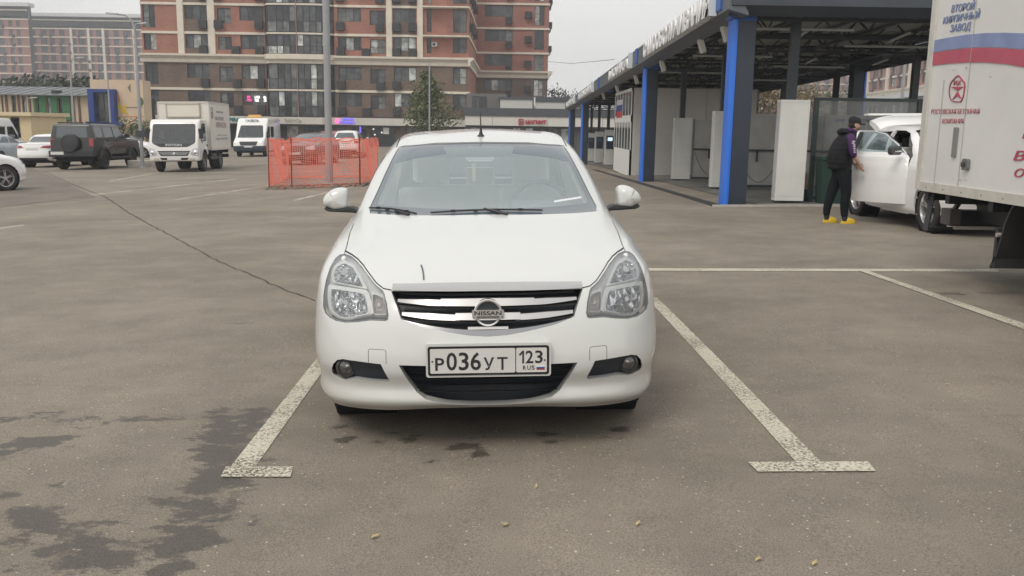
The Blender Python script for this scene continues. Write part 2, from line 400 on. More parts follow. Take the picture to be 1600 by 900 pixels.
# ------------------------------------------------------------------ car bodies
def paint_mat(name, col, dirt=(.42, .38, .32), dz=.10, rough=.25):
    if name in MATS: return MATS[name]
    m = bpy.data.materials.new(name); m.use_nodes = True; MATS[name] = m; t = m.node_tree; b = t.nodes['Principled BSDF']
    N = t.nodes.new; L = t.links.new
    b.inputs['Roughness'].default_value = rough; b.inputs['Coat Weight'].default_value = .7; b.inputs['Coat Roughness'].default_value = .06
    tc = N('ShaderNodeTexCoord'); n = N('ShaderNodeTexNoise'); n.inputs['Scale'].default_value = 3.5; n.inputs['Detail'].default_value = 8; n.inputs['Roughness'].default_value = .7
    L(tc.outputs['Object'], n.inputs['Vector'])
    sp = N('ShaderNodeSeparateXYZ'); L(tc.outputs['Object'], sp.inputs[0])
    # road film: settles on the lowest part of the body, ragged edge
    mr = N('ShaderNodeMapRange'); mr.inputs[1].default_value = .48; mr.inputs[2].default_value = .18; L(sp.outputs[2], mr.inputs[0])
    mu = N('ShaderNodeMath'); mu.operation = 'MULTIPLY'; L(mr.outputs[0], mu.inputs[0]); L(n.outputs['Fac'], mu.inputs[1])
    n2 = N('ShaderNodeTexNoise'); n2.inputs['Scale'].default_value = 26; n2.inputs['Detail'].default_value = 5; L(tc.outputs['Object'], n2.inputs['Vector'])
    sp2 = N('ShaderNodeMapRange'); sp2.inputs[1].default_value = .68; sp2.inputs[2].default_value = .80; sp2.inputs[4].default_value = .25; L(n2.outputs['Fac'], sp2.inputs[0])
    ad = N('ShaderNodeMath'); ad.operation = 'MULTIPLY_ADD'; ad.inputs[1].default_value = dz*8; ad.use_clamp = True; L(mu.outputs[0], ad.inputs[0])
    sc = N('ShaderNodeMath'); sc.operation = 'MULTIPLY_ADD'; sc.inputs[1].default_value = .3; sc.inputs[2].default_value = .0; L(sp2.outputs[0], sc.inputs[0]); L(sc.outputs[0], ad.inputs[2])
    mx = N('ShaderNodeMixRGB'); mx.inputs[1].default_value = (*col, 1); mx.inputs[2].default_value = (*dirt, 1); L(ad.outputs[0], mx.inputs[0]); L(mx.outputs[0], b.inputs['Base Color'])
    return m
BLACKP = mat('black_plastic', (.022, .023, .026), .55)
CAVITY = mat('dark_cavity', (.008, .009, .012), .8)
RUBBER = mat('tyre_rubber', (.028, .027, .026), .85, bump=.2, bscale=90)
CHROME = mat('chrome', (.78, .78, .78), .12, 1.)
SATIN = mat('satin_metal', (.52, .53, .54), .35, .9)
SEAM = mat('seam_black', (.012, .013, .015), .6)
GLASSC = glass_mat('car_glass', (.28, .31, .33), .06, (.16, .18, .20), refl=.06)
GLASSL = glass_mat('clear_side_glass', (.80, .84, .85), .05, (.3, .33, .35), refl=.0)
GLASSW = glass_mat('main_windscreen_glass', (.92, .95, .96), .32, (.58, .68, .70), refl=.01)
LENS = glass_mat('lamp_lens', (.93, .94, .94), .10, (.7, .72, .72), refl=.03)
REDL = mat('red_lens', (.30, .02, .025), .2, coat=.6)
WHITEP = paint_mat('white_car_paint', (.60, .61, .59))
GREYIN = mat('cabin_trim', (.84, .84, .76), .9)
DASH = mat('dashboard', (.16, .165, .17), .8)
SEATC = mat('pale_seat_cover', (.86, .85, .75), .95, bump=.2, bscale=120)

FRONT = [  # rows from the lip upwards; seven points each from the centre round the front corner (x, y, z)
 [(0,.100,.262),(.25,.11,.257),(.46,.15,.240),(.63,.25,.222),(.745,.385,.205),(.81,.56,.20),(.825,.83,.20)],
 [(0,.035,.315),(.25,.045,.31),(.465,.085,.302),(.65,.185,.285),(.77,.335,.272),(.84,.54,.265),(.856,.83,.265)],
 [(0,.000,.45),(.25,.008,.45),(.475,.05,.45),(.665,.15,.445),(.79,.31,.44),(.853,.53,.44),(.866,.83,.44)],
 [(0,.010,.59),(.25,.018,.59),(.475,.062,.59),(.66,.165,.59),(.785,.32,.59),(.850,.53,.59),(.866,.83,.59)],
 [(0,.045,.70),(.25,.055,.70),(.46,.10,.705),(.64,.205,.71),(.768,.355,.715),(.838,.55,.72),(.860,.83,.72)],
 [(0,.095,.790),(.245,.105,.790),(.445,.160,.790),(.615,.275,.795),(.738,.43,.805),(.817,.61,.82),(.850,.87,.83)],
 [(0,.165,.838),(.235,.185,.838),(.42,.25,.843),(.575,.38,.855),(.69,.55,.872),(.772,.75,.885),(.815,.98,.90)],
 [(0,.55,.940),(.2,.56,.940),(.37,.60,.938),(.51,.70,.938),(.615,.84,.940),(.695,1.0,.945),(.76,1.18,.955)],
 [(0,1.10,1.045),(.2,1.11,1.045),(.38,1.15,1.042),(.52,1.215,1.038),(.62,1.29,1.033),(.69,1.37,1.030),(.735,1.45,1.025)],
 [(0,2.0,1.432),(.18,2.005,1.430),(.33,2.03,1.425),(.44,2.06,1.418),(.51,2.10,1.410),(.555,2.15,1.402),(.582,2.2,1.398)],
 [(0,2.12,1.462),(.17,2.125,1.460),(.30,2.15,1.453),(.40,2.18,1.446),(.46,2.22,1.440),(.50,2.26,1.438),(.52,2.3,1.438)]]
SIDE_Y = [1.3, 2.0, 2.8, 3.3, 3.75]
def almera_net():
    rows = []
    sx = [.822,.852,.866,.868,.866,.855,.825,.800,.772]
    sz = [.20,.265,.44,.59,.72,.845,.93,.985,1.02]
    rz = [.28,.36,.50,.64,.78,.90,.985,1.04,1.06]
    for r in range(9):
        row = list(FRONT[r])
        c7y = [1.3]*6 + [1.45, 1.55, 1.62]
        for i, y in enumerate(SIDE_Y):
            yy = y if i else c7y[r]
            t = min(1, max(0, (yy-1.3)/2.4)); z = sz[r] + (rz[r]-sz[r])*max(0, (yy-2.8)/1.9)*.5
            row.append((sx[r] - (.012 if yy > 3.2 else 0), yy, z))
        if r < 7:
            ry = [4.50,4.62,4.656,4.64,4.60,4.585,4.56][r]
            row += [(sx[r]-.03, 4.2, sz[r] + (rz[r]-sz[r])*.7), (.70*sx[r]/.866, ry-.16, rz[r]), (.42*sx[r]/.866, ry-.03, rz[r]), (0, ry, rz[r])]
        elif r == 7:
            row += [(.735,4.12,1.03),(.63,4.36,1.045),(.38,4.50,1.055),(0,4.53,1.06)]
        else:
            row[9] = (.76, 2.85, 1.03); row[10] = (.735, 3.25, 1.04); row[11] = (.70, 3.58, 1.045)
            row += [(.64,3.78,1.05),(.54,3.92,1.06),(.32,4.02,1.07),(0,4.05,1.075)]
        rows.append(row)
    rows.append(FRONT[9] + [(.600,2.32,1.405),(.612,2.55,1.418),(.615,2.8,1.422),(.605,3.05,1.418),(.585,3.2,1.412),(.545,3.3,1.408),(.47,3.38,1.408),(.28,3.42,1.412),(0,3.44,1.415)])
    rows.append(FRONT[10] + [(.535,2.38,1.452),(.545,2.58,1.468),(.548,2.8,1.472),(.54,3.02,1.464),(.52,3.15,1.452),(.48,3.23,1.447),(.41,3.29,1.446),(.24,3.32,1.45),(0,3.34,1.452)])
    rows.append([(x*.55, y+.10 if y < 2.8 else (y-.06 if y > 2.85 else y), z) for x, y, z in rows[10]])
    cy = [2.34,2.35,2.36,2.38,2.40,2.42,2.45,2.5,2.62,2.8,2.95,3.05,3.1,3.13,3.15,3.17]
    rows.append([(0, cy[i], 0) for i in range(16)])
    zc = lambda y: float(np.interp(y, [2.0,2.06,2.12,2.2,2.3,2.4,2.5,2.65,2.8,2.95,3.1,3.2,3.3,3.44], [1.432,1.448,1.462,1.476,1.490,1.500,1.508,1.515,1.517,1.515,1.505,1.492,1.468,1.415]))
    for r in (10, 11, 12): rows[r] = [(x, y, zc(y) - .14*x*x) for x, y, z in rows[r]]
    # the lower lip of the bumper stands proud of a shallow hollow above it
    lip = []
    for c in range(16):
        a, b = np.array(rows[1][c], float), np.array(rows[2][c], float); q = a + (b-a)*.42
        if c < 5: q[1] += .016; a[1] -= .012; rows[1][c] = tuple(a)
        elif c == 5: q[1] += .006; q[0] -= .006
        lip.append(tuple(q))
    rows.insert(2, lip)
    return np.array(rows, float)

def hermite(P, n_per, flat_end=False, axis_mirror=None):
    """P (k, m, 3) interpolated along axis 0; n_per samples in each interval"""
    k = P.shape[0]
    d = np.linalg.norm(np.diff(P, axis=0), axis=2).mean(1) + 1e-6; kn = np.concatenate([[0], np.cumsum(d)])
    S = np.diff(P, axis=0) / d[:, None, None]
    T = np.zeros_like(P)
    for i in range(1, k-1):
        a, b = d[i-1], d[i]; T[i] = (S[i-1]*b + S[i]*a) / (a+b)
        lim = 3*np.minimum(np.abs(S[i-1]), np.abs(S[i])) + .35*np.maximum(np.abs(S[i-1]), np.abs(S[i]))
        T[i] = np.clip(T[i], -lim, lim)
    T[0] = S[0]; T[-1] = S[-1]
    if flat_end: T[-1][..., 1] = 0; T[-1][..., 2] = 0
    if axis_mirror:
        for e in (0, -1):
            T[e] = S[e]; 
            if e in axis_mirror: T[e][..., 1] = 0; T[e][..., 2] = 0
    out = []
    for i in range(k-1):
        n = n_per[i] if hasattr(n_per, '__len__') else n_per
        for j in range(n):
            t = j/n; h00 = 2*t**3-3*t**2+1; h10 = t**3-2*t**2+t; h01 = -2*t**3+3*t**2; h11 = t**3-t**2
            out.append(h00*P[i] + h10*d[i]*T[i] + h01*P[i+1] + h11*d[i]*T[i+1])
    out.append(P[-1])
    return np.array(out)

def body_surface(net, nu=8, nv=7):
    """control net -> dense, closed-at-the-centre-line body skin (both halves)"""
    A = hermite(net.transpose(1, 0, 2), nu, axis_mirror=(0, -1))       # along the plan direction
    B = hermite(A.transpose(1, 0, 2), nv, flat_end=True)                               # upwards
    ny, nx, _ = B.shape
    bm = bmesh.new(); bm.faces.layers.int.new('rim')
    V = [[[None]*nx for _ in range(ny)] for _ in (0, 1)]
    for sgn in (0, 1):
        for j in range(ny):
            for i in range(nx):
                x, y, z = B[j, i]
                if (i == 0 or i == nx-1 or j == ny-1): x = 0.
                V[sgn][j][i] = bm.verts.new((-x if sgn else x, y, z))
        for j in range(ny-1):
            for i in range(nx-1):
                q = [V[sgn][j][i], V[sgn][j][i+1], V[sgn][j+1][i+1], V[sgn][j+1][i]]
                if not sgn: q = q[::-1]
                try: bm.faces.new(q)
                except ValueError: pass
    bmesh.ops.remove_doubles(bm, verts=bm.verts, dist=2e-4)
    bmesh.ops.recalc_face_normals(bm, faces=bm.faces)
    return bm

AX = {'Y': (0, 2), 'X': (1, 2), 'Z': (0, 1)}
def pip(x, z, P):
    r = False; n = len(P)
    for i in range(n):
        (x0, z0), (x1, z1) = P[i], P[i-1]
        if (z0 > z) != (z1 > z) and x < (x1-x0)*(z-z0)/(z1-z0) + x0: r = not r
    return r
def cut_faces(bm, poly, axis, filt):
    """cut the skin along a polygon seen along an axis; returns the faces inside"""
    a, b = AX[axis]; n = len(poly)
    xs = [p[0] for p in poly]; zs = [p[1] for p in poly]; bb = (min(xs)-.03, max(xs)+.03, min(zs)-.03, max(zs)+.03)
    def near(f):
        u = [v.co[a] for v in f.verts]; w_ = [v.co[b] for v in f.verts]
        return min(u) <= bb[1] and max(u) >= bb[0] and min(w_) <= bb[3] and max(w_) >= bb[2]
    zone = [f for f in bm.faces if filt(f.calc_center_median()) and near(f)]
    for i in range(n):
        p, q = poly[i-1], poly[i]
        lx, hx, lz, hz = min(p[0],q[0])-.001, max(p[0],q[0])+.001, min(p[1],q[1])-.001, max(p[1],q[1])+.001
        zone = [f for f in zone if f.is_valid]
        hit = []
        for f in zone:
            c = [(v.co[a], v.co[b]) for v in f.verts]
            if max(t[0] for t in c) < lx or min(t[0] for t in c) > hx or max(t[1] for t in c) < lz or min(t[1] for t in c) > hz: continue
            hit.append(f)
        if not hit: continue
        co = Vector((0,0,0)); co[a], co[b] = p
        no = Vector((0,0,0)); no[a], no[b] = -(q[1]-p[1]), q[0]-p[0]
        if no.length < 1e-6: continue
        g = set(hit); 
        for f in hit: g.update(f.edges); g.update(f.verts)
        r = bmesh.ops.bisect_plane(bm, geom=list(g), plane_co=co, plane_no=no.normalized(), dist=1e-5)
        zone = list({f for f in zone if f.is_valid} | {x for x in r['geom'] if isinstance(x, bmesh.types.BMFace)})
    res = []
    for f in zone:
        if f.is_valid:
            c = f.calc_center_median()
            if filt(c) and pip(c[a], c[b], poly): res.append(f)
    return res
def take(bm, faces, rim=None, rim_layer=True):
    """remove faces from the skin and give them back as a new bmesh; rim = vector of the edge turned in round the hole"""
    nb = bmesh.new(); vm = {}
    for f in faces:
        for v in f.verts:
            if v not in vm: vm[v] = nb.verts.new(v.co)
        try: nb.faces.new([vm[v] for v in f.verts])
        except ValueError: pass
    fs = set(faces)
    border = [e for f in faces for e in f.edges if any(g not in fs for g in e.link_faces)]
    border = list(set(border))
    bmesh.ops.delete(bm, geom=faces, context='FACES_KEEP_BOUNDARY')
    border = [e for e in border if e.is_valid]
    if rim is not None and border:
        r = bmesh.ops.extrude_edge_only(bm, edges=border)
        vs = [x for x in r['geom'] if isinstance(x, bmesh.types.BMVert)]
        bmesh.ops.translate(bm, verts=vs, vec=Vector(rim))
        lay = bm.faces.layers.int.get('rim')
        for x in r['geom']:
            if isinstance(x, bmesh.types.BMFace): x[lay] = 1
        for e in border:
            if e.is_valid: e.smooth = False
    loose = [v for v in bm.verts if not v.link_faces]
    bmesh.ops.delete(bm, geom=loose, context='VERTS')
    return nb
def skin_mesh(bm, name, m, ref=None, solid=None, push=None):
    """bmesh -> mesh, smooth, with normals taken from the uncut skin"""
    if push is not None: bmesh.ops.translate(bm, verts=bm.verts, vec=Vector(push))
    me = bpy.data.meshes.new(name)
    lay = bm.faces.layers.int.get('rim'); rim = []
    bm.faces.ensure_lookup_table()
    for f in bm.faces: f.smooth = True
    rim = [bool(lay and f[lay]) for f in bm.faces]
    bm.to_mesh(me); bm.free(); me.materials.append(m)
    if ref:
        tree, rme_no, rme_f, rme_v = ref
        nl = [Vector((0,0,0))]*len(me.loops); cache = {}
        sh = Vector(push) if push is not None else Vector((0,0,0))
        for p in me.polygons:
            for li in p.loop_indices:
                vi = me.loops[li].vertex_index
                if rim[p.index]: nl[li] = p.normal.copy(); continue
                if vi not in cache:
                    co, no, fi, d = tree.find_nearest(me.vertices[vi].co - sh)
                    ws = 0; acc = Vector((0,0,0))
                    for k in rme_f[fi]:
                        wt = 1/((rme_v[k]-co).length + 1e-4)**2; acc += rme_no[k]*wt
                    cache[vi] = acc.normalized()
                nn = cache[vi]
                nl[li] = nn
        me.normals_split_custom_set(nl)
    return me
def skin_ref(bm):
    bm.normal_update(); bm.verts.ensure_lookup_table(); bm.faces.ensure_lookup_table()
    return (BVHTree.FromBMesh(bm), [v.normal.copy() for v in bm.verts], [[v.index for v in f.verts] for f in bm.faces], [v.co.copy() for v in bm.verts])
def mir(P): return [(-x, z) for x, z in reversed(P)]
def rounded(P, r=.015, n=3):
    """round the corners of a polygon; r may be a list"""
    out = []; k = len(P)
    for i in range(k):
        a, b, c = Vector(P[i-1]), Vector(P[i]), Vector(P[(i+1) % k]); rr = r[i] if hasattr(r, '__len__') else r
        u, v = (a-b), (c-b); d = min(rr, u.length*.45, v.length*.45)
        if d < 1e-4: out.append(tuple(b)); continue
        p, q = b + u.normalized()*d, b + v.normalized()*d
        for j in range(n+1):
            t = j/n; out.append(tuple(p.lerp(b, t).lerp(b.lerp(q, t), t)))
    return out
def strip(pts, w):
    pts = [Vector(p) for p in pts]; L_, R_ = [], []
    for i, p in enumerate(pts):
        d = (pts[min(i+1, len(pts)-1)] - pts[max(i-1, 0)]).normalized(); s = Vector((-d.y, d.x))*w/2
        L_.append(tuple(p+s)); R_.append(tuple(p-s))
    return L_ + R_[::-1]
def arc(cx, cz, r, a0, a1, n=16): return [(cx + r*math.cos(math.radians(a0+(a1-a0)*k/n)), cz + r*math.sin(math.radians(a0+(a1-a0)*k/n))) for k in range(n+1)]

def wheel(parent, x, y, r=.315, zo=0., w=.2, rimr=.205, kind='spoke', out=1, rimmat=None, steer=0., n=28, spokes=5, twin=False):
    """tyre with a rim as its child; out = +1 if the outer face looks towards +x"""
    rimmat = rimmat or SATIN
    W = MB()
    pr = [(rimr*1.0, -w/2+.01), (rimr+.02, -w/2), (r-.03, -w/2+.004), (r-.008, -w/2+.02), (r, -w/2+.04), (r, w/2-.04), (r-.008, w/2-.02), (r-.03, w/2-.004), (rimr+.02, w/2), (rimr, w/2-.01), (rimr-.005, w/2-.05), (rimr-.005, -w/2+.05), (rimr, -w/2+.01)]
    W.lathe(pr, axis='x', n=n)
    t = put('wheel', W.mesh('tyre', RUBBER, True), parent, (x, y, r+zo)); t.rotation_euler = (0, 0, steer)
    R_ = MB(); o = out
    R_.lathe([(rimr, w/2*o-.012*o), (rimr-.012, w/2*o-.016*o), (rimr-.022, w/2*o-.05*o), (rimr-.02, -w/2*o+.03*o)], axis='x', n=n)
    xf = (w/2-.03)*o
    R_.lathe([(.001, xf+.01*o), (.045, xf+.008*o), (.055, xf-.006*o), (.055, xf-.03*o)], axis='x', n=12)
    for k in range(spokes):
        for da in ((-.13, .13) if kind == 'twin' else (0,)):
            a = 2*math.pi*k/spokes + .3 + da; ww = (.022 if kind == 'twin' else .05)
            c, s_ = math.cos(a), math.sin(a)
            for (r0, r1, w0, w1) in ((.04, rimr-.015, ww, ww*.75),):
                vs = []
                for rr, wd in ((r0, w0), (r1, w1)):
                    for q in (-1, 1):
                        for dx in (0, -.028*o):
                            vs.append((xf + dx - .012*o*(rr/rimr), c*rr - s_*q*wd/2, s_*rr + c*q*wd/2))
                R_.add(vs, [(0,1,3,2), (4,6,7,5), (0,4,5,1), (2,3,7,6), (0,2,6,4), (1,5,7,3)])
    R_.build('rim', rimmat, t, True)
    B_ = MB(); B_.lathe([(.001, xf-.045*o), (rimr-.02, xf-.05*o)], axis='x', n=20); B_.build('brake_disc', mat('brake_iron', (.06,.055,.05), .6, .5), t)
    return t
def wheel_wells(parent, xs, ys, r, m=CAVITY, wx=.30, zc=.31):
    for y in ys:
        for sx in (-1, 1):
            M = MB(); M.lathe([(r, xs*sx), (r, (xs-wx)*sx), (.001, (xs-wx)*sx)], (0, y, zc), 'x', 20)
            M.build('wheel_liner', m, parent, True)
# ------------------------------------------------------------------ the white saloon in the middle
def main_car():
    bpy.context.view_layer.update()
    T = thing('parked_car', 'white saloon parked nose-on in the middle bay with a plate reading Р036УТ 123', 'car')
    bm = body_surface(almera_net(), nu=9, nv=8)
    ref = skin_ref(bm)
    front = lambda c: c.y < .9
    # ---- front end, outlines in the x-z plane
    HL = [(.715,.896),(.745,.890),(.765,.875),(.777,.845),(.783,.79),(.785,.735),(.779,.688),(.764,.667),(.735,.655),(.70,.649),(.65,.650),(.59,.660),(.53,.673),(.462,.675),(.449,.681),(.445,.70),(.453,.745),(.468,.785),(.478,.797),(.515,.815),(.55,.838),(.60,.868),(.64,.884),(.675,.894)]
    GR = [(-.437,.797),(-.2,.804),(0,.804),(.2,.804),(.437,.797),(.408,.737),(.388,.686),(.30,.657),(.17,.632),(.08,.618),(0,.613),(-.08,.618),(-.17,.632),(-.30,.657),(-.388,.686),(-.408,.737)]
    FG = [(.731,.402),(.728,.425),(.718,.450),(.695,.476),(.665,.487),(.60,.489),(.55,.488),(.482,.486),(.462,.442),(.446,.405),(.456,.394),(.53,.391),(.60,.393),(.635,.386),(.66,.378),(.70,.384),(.722,.390)]
    LG = [(-.400,.486),(.400,.486),(.357,.400),(.325,.352),(.285,.323),(.19,.299),(.08,.284),(0,.281),(-.08,.284),(-.19,.299),(-.285,.323),(-.325,.352),(-.357,.400)]
    # lamps
    for s in (1, -1):
        P = HL if s == 1 else mir(HL)
        fl = lambda c, s=s: c.y < 1.05 and c.x*s > 0
        lens = take(bm, cut_faces(bm, P, 'Y', fl), rim=(0, .03, 0))
        h = put('headlight', skin_mesh(lens, 'lens', LENS, ref, push=(0, .006, 0)), T)
        # housing behind the lens: a dark bowl following the skin 7 cm back
        def depth(x, z, k=.0):
            co, no, fi, d = ref[0].ray_cast(Vector((x*s, -2, z)), Vector((0, 1, 0)))
            return (co.y if co else .6) + k
        H = MB()
        def patch(M, poly, off, n_in=1, mi=0):
            cx = sum(p[0] for p in poly)/len(poly); cz = sum(p[1] for p in poly)/len(poly)
            vs = [(x*s, depth(x, z, off), z) for x, z in poly]
            mid_ = [((cx+(x-cx)*.5)*s, depth(cx+(x-cx)*.5, cz+(z-cz)*.5, off), cz+(z-cz)*.5) for x, z in poly]
            c = (cx*s, depth(cx, cz, off), cz); k = len(poly)
            M.add(vs + mid_ + [c], [(i, (i+1) % k, (i+1) % k + k, i + k) for i in range(k)] + [(i+k, (i+1) % k + k, 2*k) for i in range(k)], mi)
        def ring(M, outer, inner, o0, o1, mi=0):
            k = len(outer)
            vs = [(x*s, depth(x, z, o0), z) for x, z in outer] + [(x*s, depth(x, z, o1), z) for x, z in inner]
            M.add(vs, [(i, (i+1) % k, (i+1) % k + k, i+k) for i in range(k)], mi)
        def shrink(P, f, dx=0, dz=0):
            cx = sum(p[0] for p in P)/len(P); cz = sum(p[1] for p in P)/len(P)
            return [(cx+(x-cx)*f+dx, cz+(z-cz)*f+dz) for x, z in P]
        base = [p for p in HL]
        patch(H, shrink(base, 1.0), .075)
        H.build('lamp_housing', mat('lamp_housing', (.66,.66,.65), .35, .2), h, True)
        # three chambers: high beam on top, low beam below, indicator towards the grille; each a bright bowl in a pale frame
        top = rounded([(.748,.846),(.707,.868),(.650,.860),(.607,.830),(.572,.796),(.645,.797),(.735,.797),(.750,.817)], .012)
        low = rounded([(.750,.770),(.662,.776),(.568,.776),(.549,.739),(.540,.695),(.590,.682),(.634,.666),(.684,.663),(.727,.680),(.744,.725)], .014)
        ind = rounded([(.526,.778),(.478,.768),(.464,.732),(.458,.698),(.515,.694),(.524,.733)], .010)
        F = MB()
        for P in (top, low, ind):
            ring(F, shrink(P, 1.20), P, .034, .018); ring(F, P, shrink(P, .95), .018, .03)
        F.build('lamp_frame', mat('lamp_frame_silver', (.86,.86,.84), .3, .1), h, True)
        for P, nm, d in ((top, 'high_beam_reflector', .055), (low, 'low_beam_reflector', .065), (ind, 'indicator', .045)):
            B = MB(); P0 = shrink(P, .96); P1 = shrink(P, .82); P2 = shrink(P, .5); P3 = shrink(P, .22)
            ring(B, P0, P1, .03, d); ring(B, P1, P2, d, d+.012); ring(B, P2, P3, d+.012, d-.004)
            k = len(P3); B.add([(x*s, depth(x, z, d-.006), z) for x, z in P3], [tuple(range(k))])
            m = reflector_mat() if nm != 'indicator' else mat('indicator_bowl', (.52,.47,.44), .3, .6, bump=.8, bscale=90)
            o = B.build(nm, m, h, True)
            if nm != 'indicator':
                cx = sum(p[0] for p in P)/len(P); cz = sum(p[1] for p in P)/len(P)
                yy = depth(cx, cz, .03)
                b_ = MB(); b_.lathe([(.001, yy-.012), (.016, yy-.008), (.021, yy+.0), (.022, yy+.05)], (cx*s+.006*s, 0, cz+.004), 'y', 14)
                b_.build('bulb_cap', mat('bulb_cap', (.45,.45,.46), .2, .9), o, True)
        # round top reflector
        cz, cx = .877, .713; yy = depth(cx, cz, .03)
        b_ = MB(); b_.ell((cx*s, yy, cz), (.015,.015,.018), 12, 8); b_.build('side_light', mat('side_light_glass', (.75,.74,.72), .15, .2), h, True)
        # dark outer seal
        S = MB(); k = len(HL); o_ = [(x*s, depth(x, z, -.0005), z) for x, z in shrink(HL, 1.012)]; i_ = [(x*s, depth(x, z, .004), z) for x, z in shrink(HL, .975)]
        S.add(o_ + i_, [(i, (i+1) % k, (i+1) % k + k, i+k) for i in range(k)]); S.build('lamp_seal', mat('lamp_seal', (.10,.105,.11), .5), h, True)
    # upper grille
    take(bm, cut_faces(bm, GR, 'Y', front), rim=(0, .05, 0)).free()
    def fy(x, z, k=0):
        co, no, fi, d = ref[0].ray_cast(Vector((x, -2, z)), Vector((0, 1, 0))); return (co.y if co else .2) + k
    G = MB(); nseg = 24
    def sheet(M, zt, zb, off_t, off_b, x0, x1, n=nseg, thick=None, mi=0):
        vs = []; 
        for i in range(n+1):
            x = x0 + (x1-x0)*i/n; a, b = zt(x), zb(x)
            vs += [(x, fy(x, a, off_t), a), (x, fy(x, b, off_b), b)]
            if thick: vs += [(x, fy(x, b, off_b)+thick, b), (x, fy(x, a, off_t)+thick, a)]
        q = 4 if thick else 2; fs = []
        for i in range(n):
            if thick:
                for j in range(4): fs.append((i*4+j, i*4+(j+1)%4, (i+1)*4+(j+1)%4, (i+1)*4+j))
            else: fs.append((2*i, 2*i+1, 2*i+3, 2*i+2))
        if thick: fs += [(0,1,2,3), (n*4+3, n*4+2, n*4+1, n*4)]
        M.add(vs, fs, mi)
    sheet(G, lambda x: .83, lambda x: .59, .06, .06, -.44, .44)
    g = G.build('grille', mat('grille_black', (.028,.034,.042), .45), T)
    # chrome slats: outer wings sit lower than the broad middle pieces, as steps
    def slat(zc_fn, h0, x0, x1, off=.012):
        M = MB(); sheet(M, lambda x: zc_fn(x)+h0(x)/2, lambda x: zc_fn(x)-h0(x)/2, off, off-.006, x0, x1, 16, .018); M.build('chrome_slat', mat('slat_chrome', (.52,.51,.50), .30, .85), g, True)
    curve = lambda z, k: (lambda x: z + k*abs(x)**1.8)
    for zc, kc, xi, xo, zm, hm in ((.752,.045,.190,.405,.757,.032), (.690,.095,.125,.385,.698,.030)):
        for s_ in (1, -1):
            lo, hi = sorted((xi*s_, xo*s_)); slat(curve(zc, kc), lambda x: .008+.016*min(1,(.43-abs(x))*6), lo, hi)
        slat(lambda x: zm+.02*x*x, lambda x: hm-.02*abs(x), -xi-.02, xi+.02, .008)
    M = MB(); sheet(M, lambda x: .640+.30*x*x, lambda x: .612+.32*x*x, .006, .0, -.38, .38, 20, .018); M.build('chrome_slat', mat('slat_low', (.30,.30,.31), .25, .85), g, True)  # darker copy of the slat chrome; reflected ground is put into its colour
    slat(lambda x: .648, lambda x: .010, -.09, .09, .012)
    for z, k in ((.785,.01), (.728,.05), (.668,.10)):
        slat_ = MB(); sheet(slat_, lambda x: z+k*x*x+.004, lambda x: z+k*x*x-.004, .03, .03, -.40, .40, 16, .03); slat_.build('grille_slat', BLACKP, g)
    # emblem
    e = MB(); cz = .716; ey = fy(0, cz) - .014
    e.lathe([(.050, ey+.012), (.050, ey+.002), (.052, ey-.002), (.059, ey-.003), (.063, ey+.002), (.063, ey+.02)], (0, 0, cz), 'y', 40)
    em = e.build('emblem_ring', CHROME, g, True)
    e = MB(); e.rbox(-.071, .071, ey-.006, ey+.006, cz-.0145, cz+.0145, .004, 3, axis='y'); e.build('emblem_bar', mat('emblem_bar', (.75,.75,.75), .25, .9), em, False)
    e = MB(); e.lathe([(.001, ey+.010), (.052, ey+.010)], (0,0,cz), 'y', 24); e.build('emblem_back', mat('grille_black',()), em)
    lettering('emblem_letters', 'NISSAN', SEAM, em, (-.060, ey-.0065, cz-.009), (1,0,0), (0,0,1), .018, .120, .001, bold=.02)
    # lower grille and fog openings
    take(bm, cut_faces(bm, LG, 'Y', front), rim=(0, .07, 0)).free()
    G = MB(); sheet(G, lambda x: .50, lambda x: .28, .075, .075, -.42, .42)
    lg = G.build('lower_grille', mat('lower_grille_black', (.018,.022,.030), .5), T)
    for z in (.440, .408, .376, .344): 
        M = MB(); xx = .375 - (.45-z)*.5; sheet(M, lambda x: z+.004-.03*(.4*.4-x*x)*.5, lambda x: z-.003-.03*(.4*.4-x*x)*.5, .04, .055, -xx, xx, 12, .012); M.build('grille_slat', BLACKP, lg)
    for s in (1, -1):
        P = FG if s == 1 else mir(FG)
        nb = take(bm, cut_faces(bm, P, 'Y', lambda c, s=s: c.y < .9 and c.x*s > 0), rim=(0, .055, 0))
        fp = put('fog_lamp_surround', skin_mesh(nb, 'surround', mat('lower_grille_black',()), push=(0, .053, 0)), T)
        cx, cz = .658*s, .436; y0 = fy(cx, cz, .012)
        F = MB(); F.lathe([(.050, y0+.07), (.047, y0+.030), (.036, y0+.022), (.033, y0+.028)], (cx, 0, cz), 'y', 24); fl_ = F.build('fog_lamp', mat('fog_bezel', (.05,.05,.05), .4), fp, True)
        F = MB(); F.lathe([(.001, y0+.018), (.020, y0+.021), (.036, y0+.030)], (cx, 0, cz), 'y', 20); F.build('lens', mat('fog_lens', (.10,.10,.10), .12, .5, coat=1.), fl_, True)
        F = MB(); F.ell((cx-.008*s, y0+.016, cz+.012), (.008,.004,.006), 8, 6); F.build('bulb', mat('fog_bulb', (.8,.78,.7), .1, .5), fl_, True)
    # seams on the skin
    def seam(pts, axis, w, filt, rim):
        nb = take(bm, cut_faces(bm, strip(pts, w), axis, filt), rim=rim); 
        put('panel_gap', skin_mesh(nb, 'panel_gap', SEAM, push=tuple(r*.7 for r in rim)), T)
    top = lambda c: c.z > .8 and c.y < 1.6
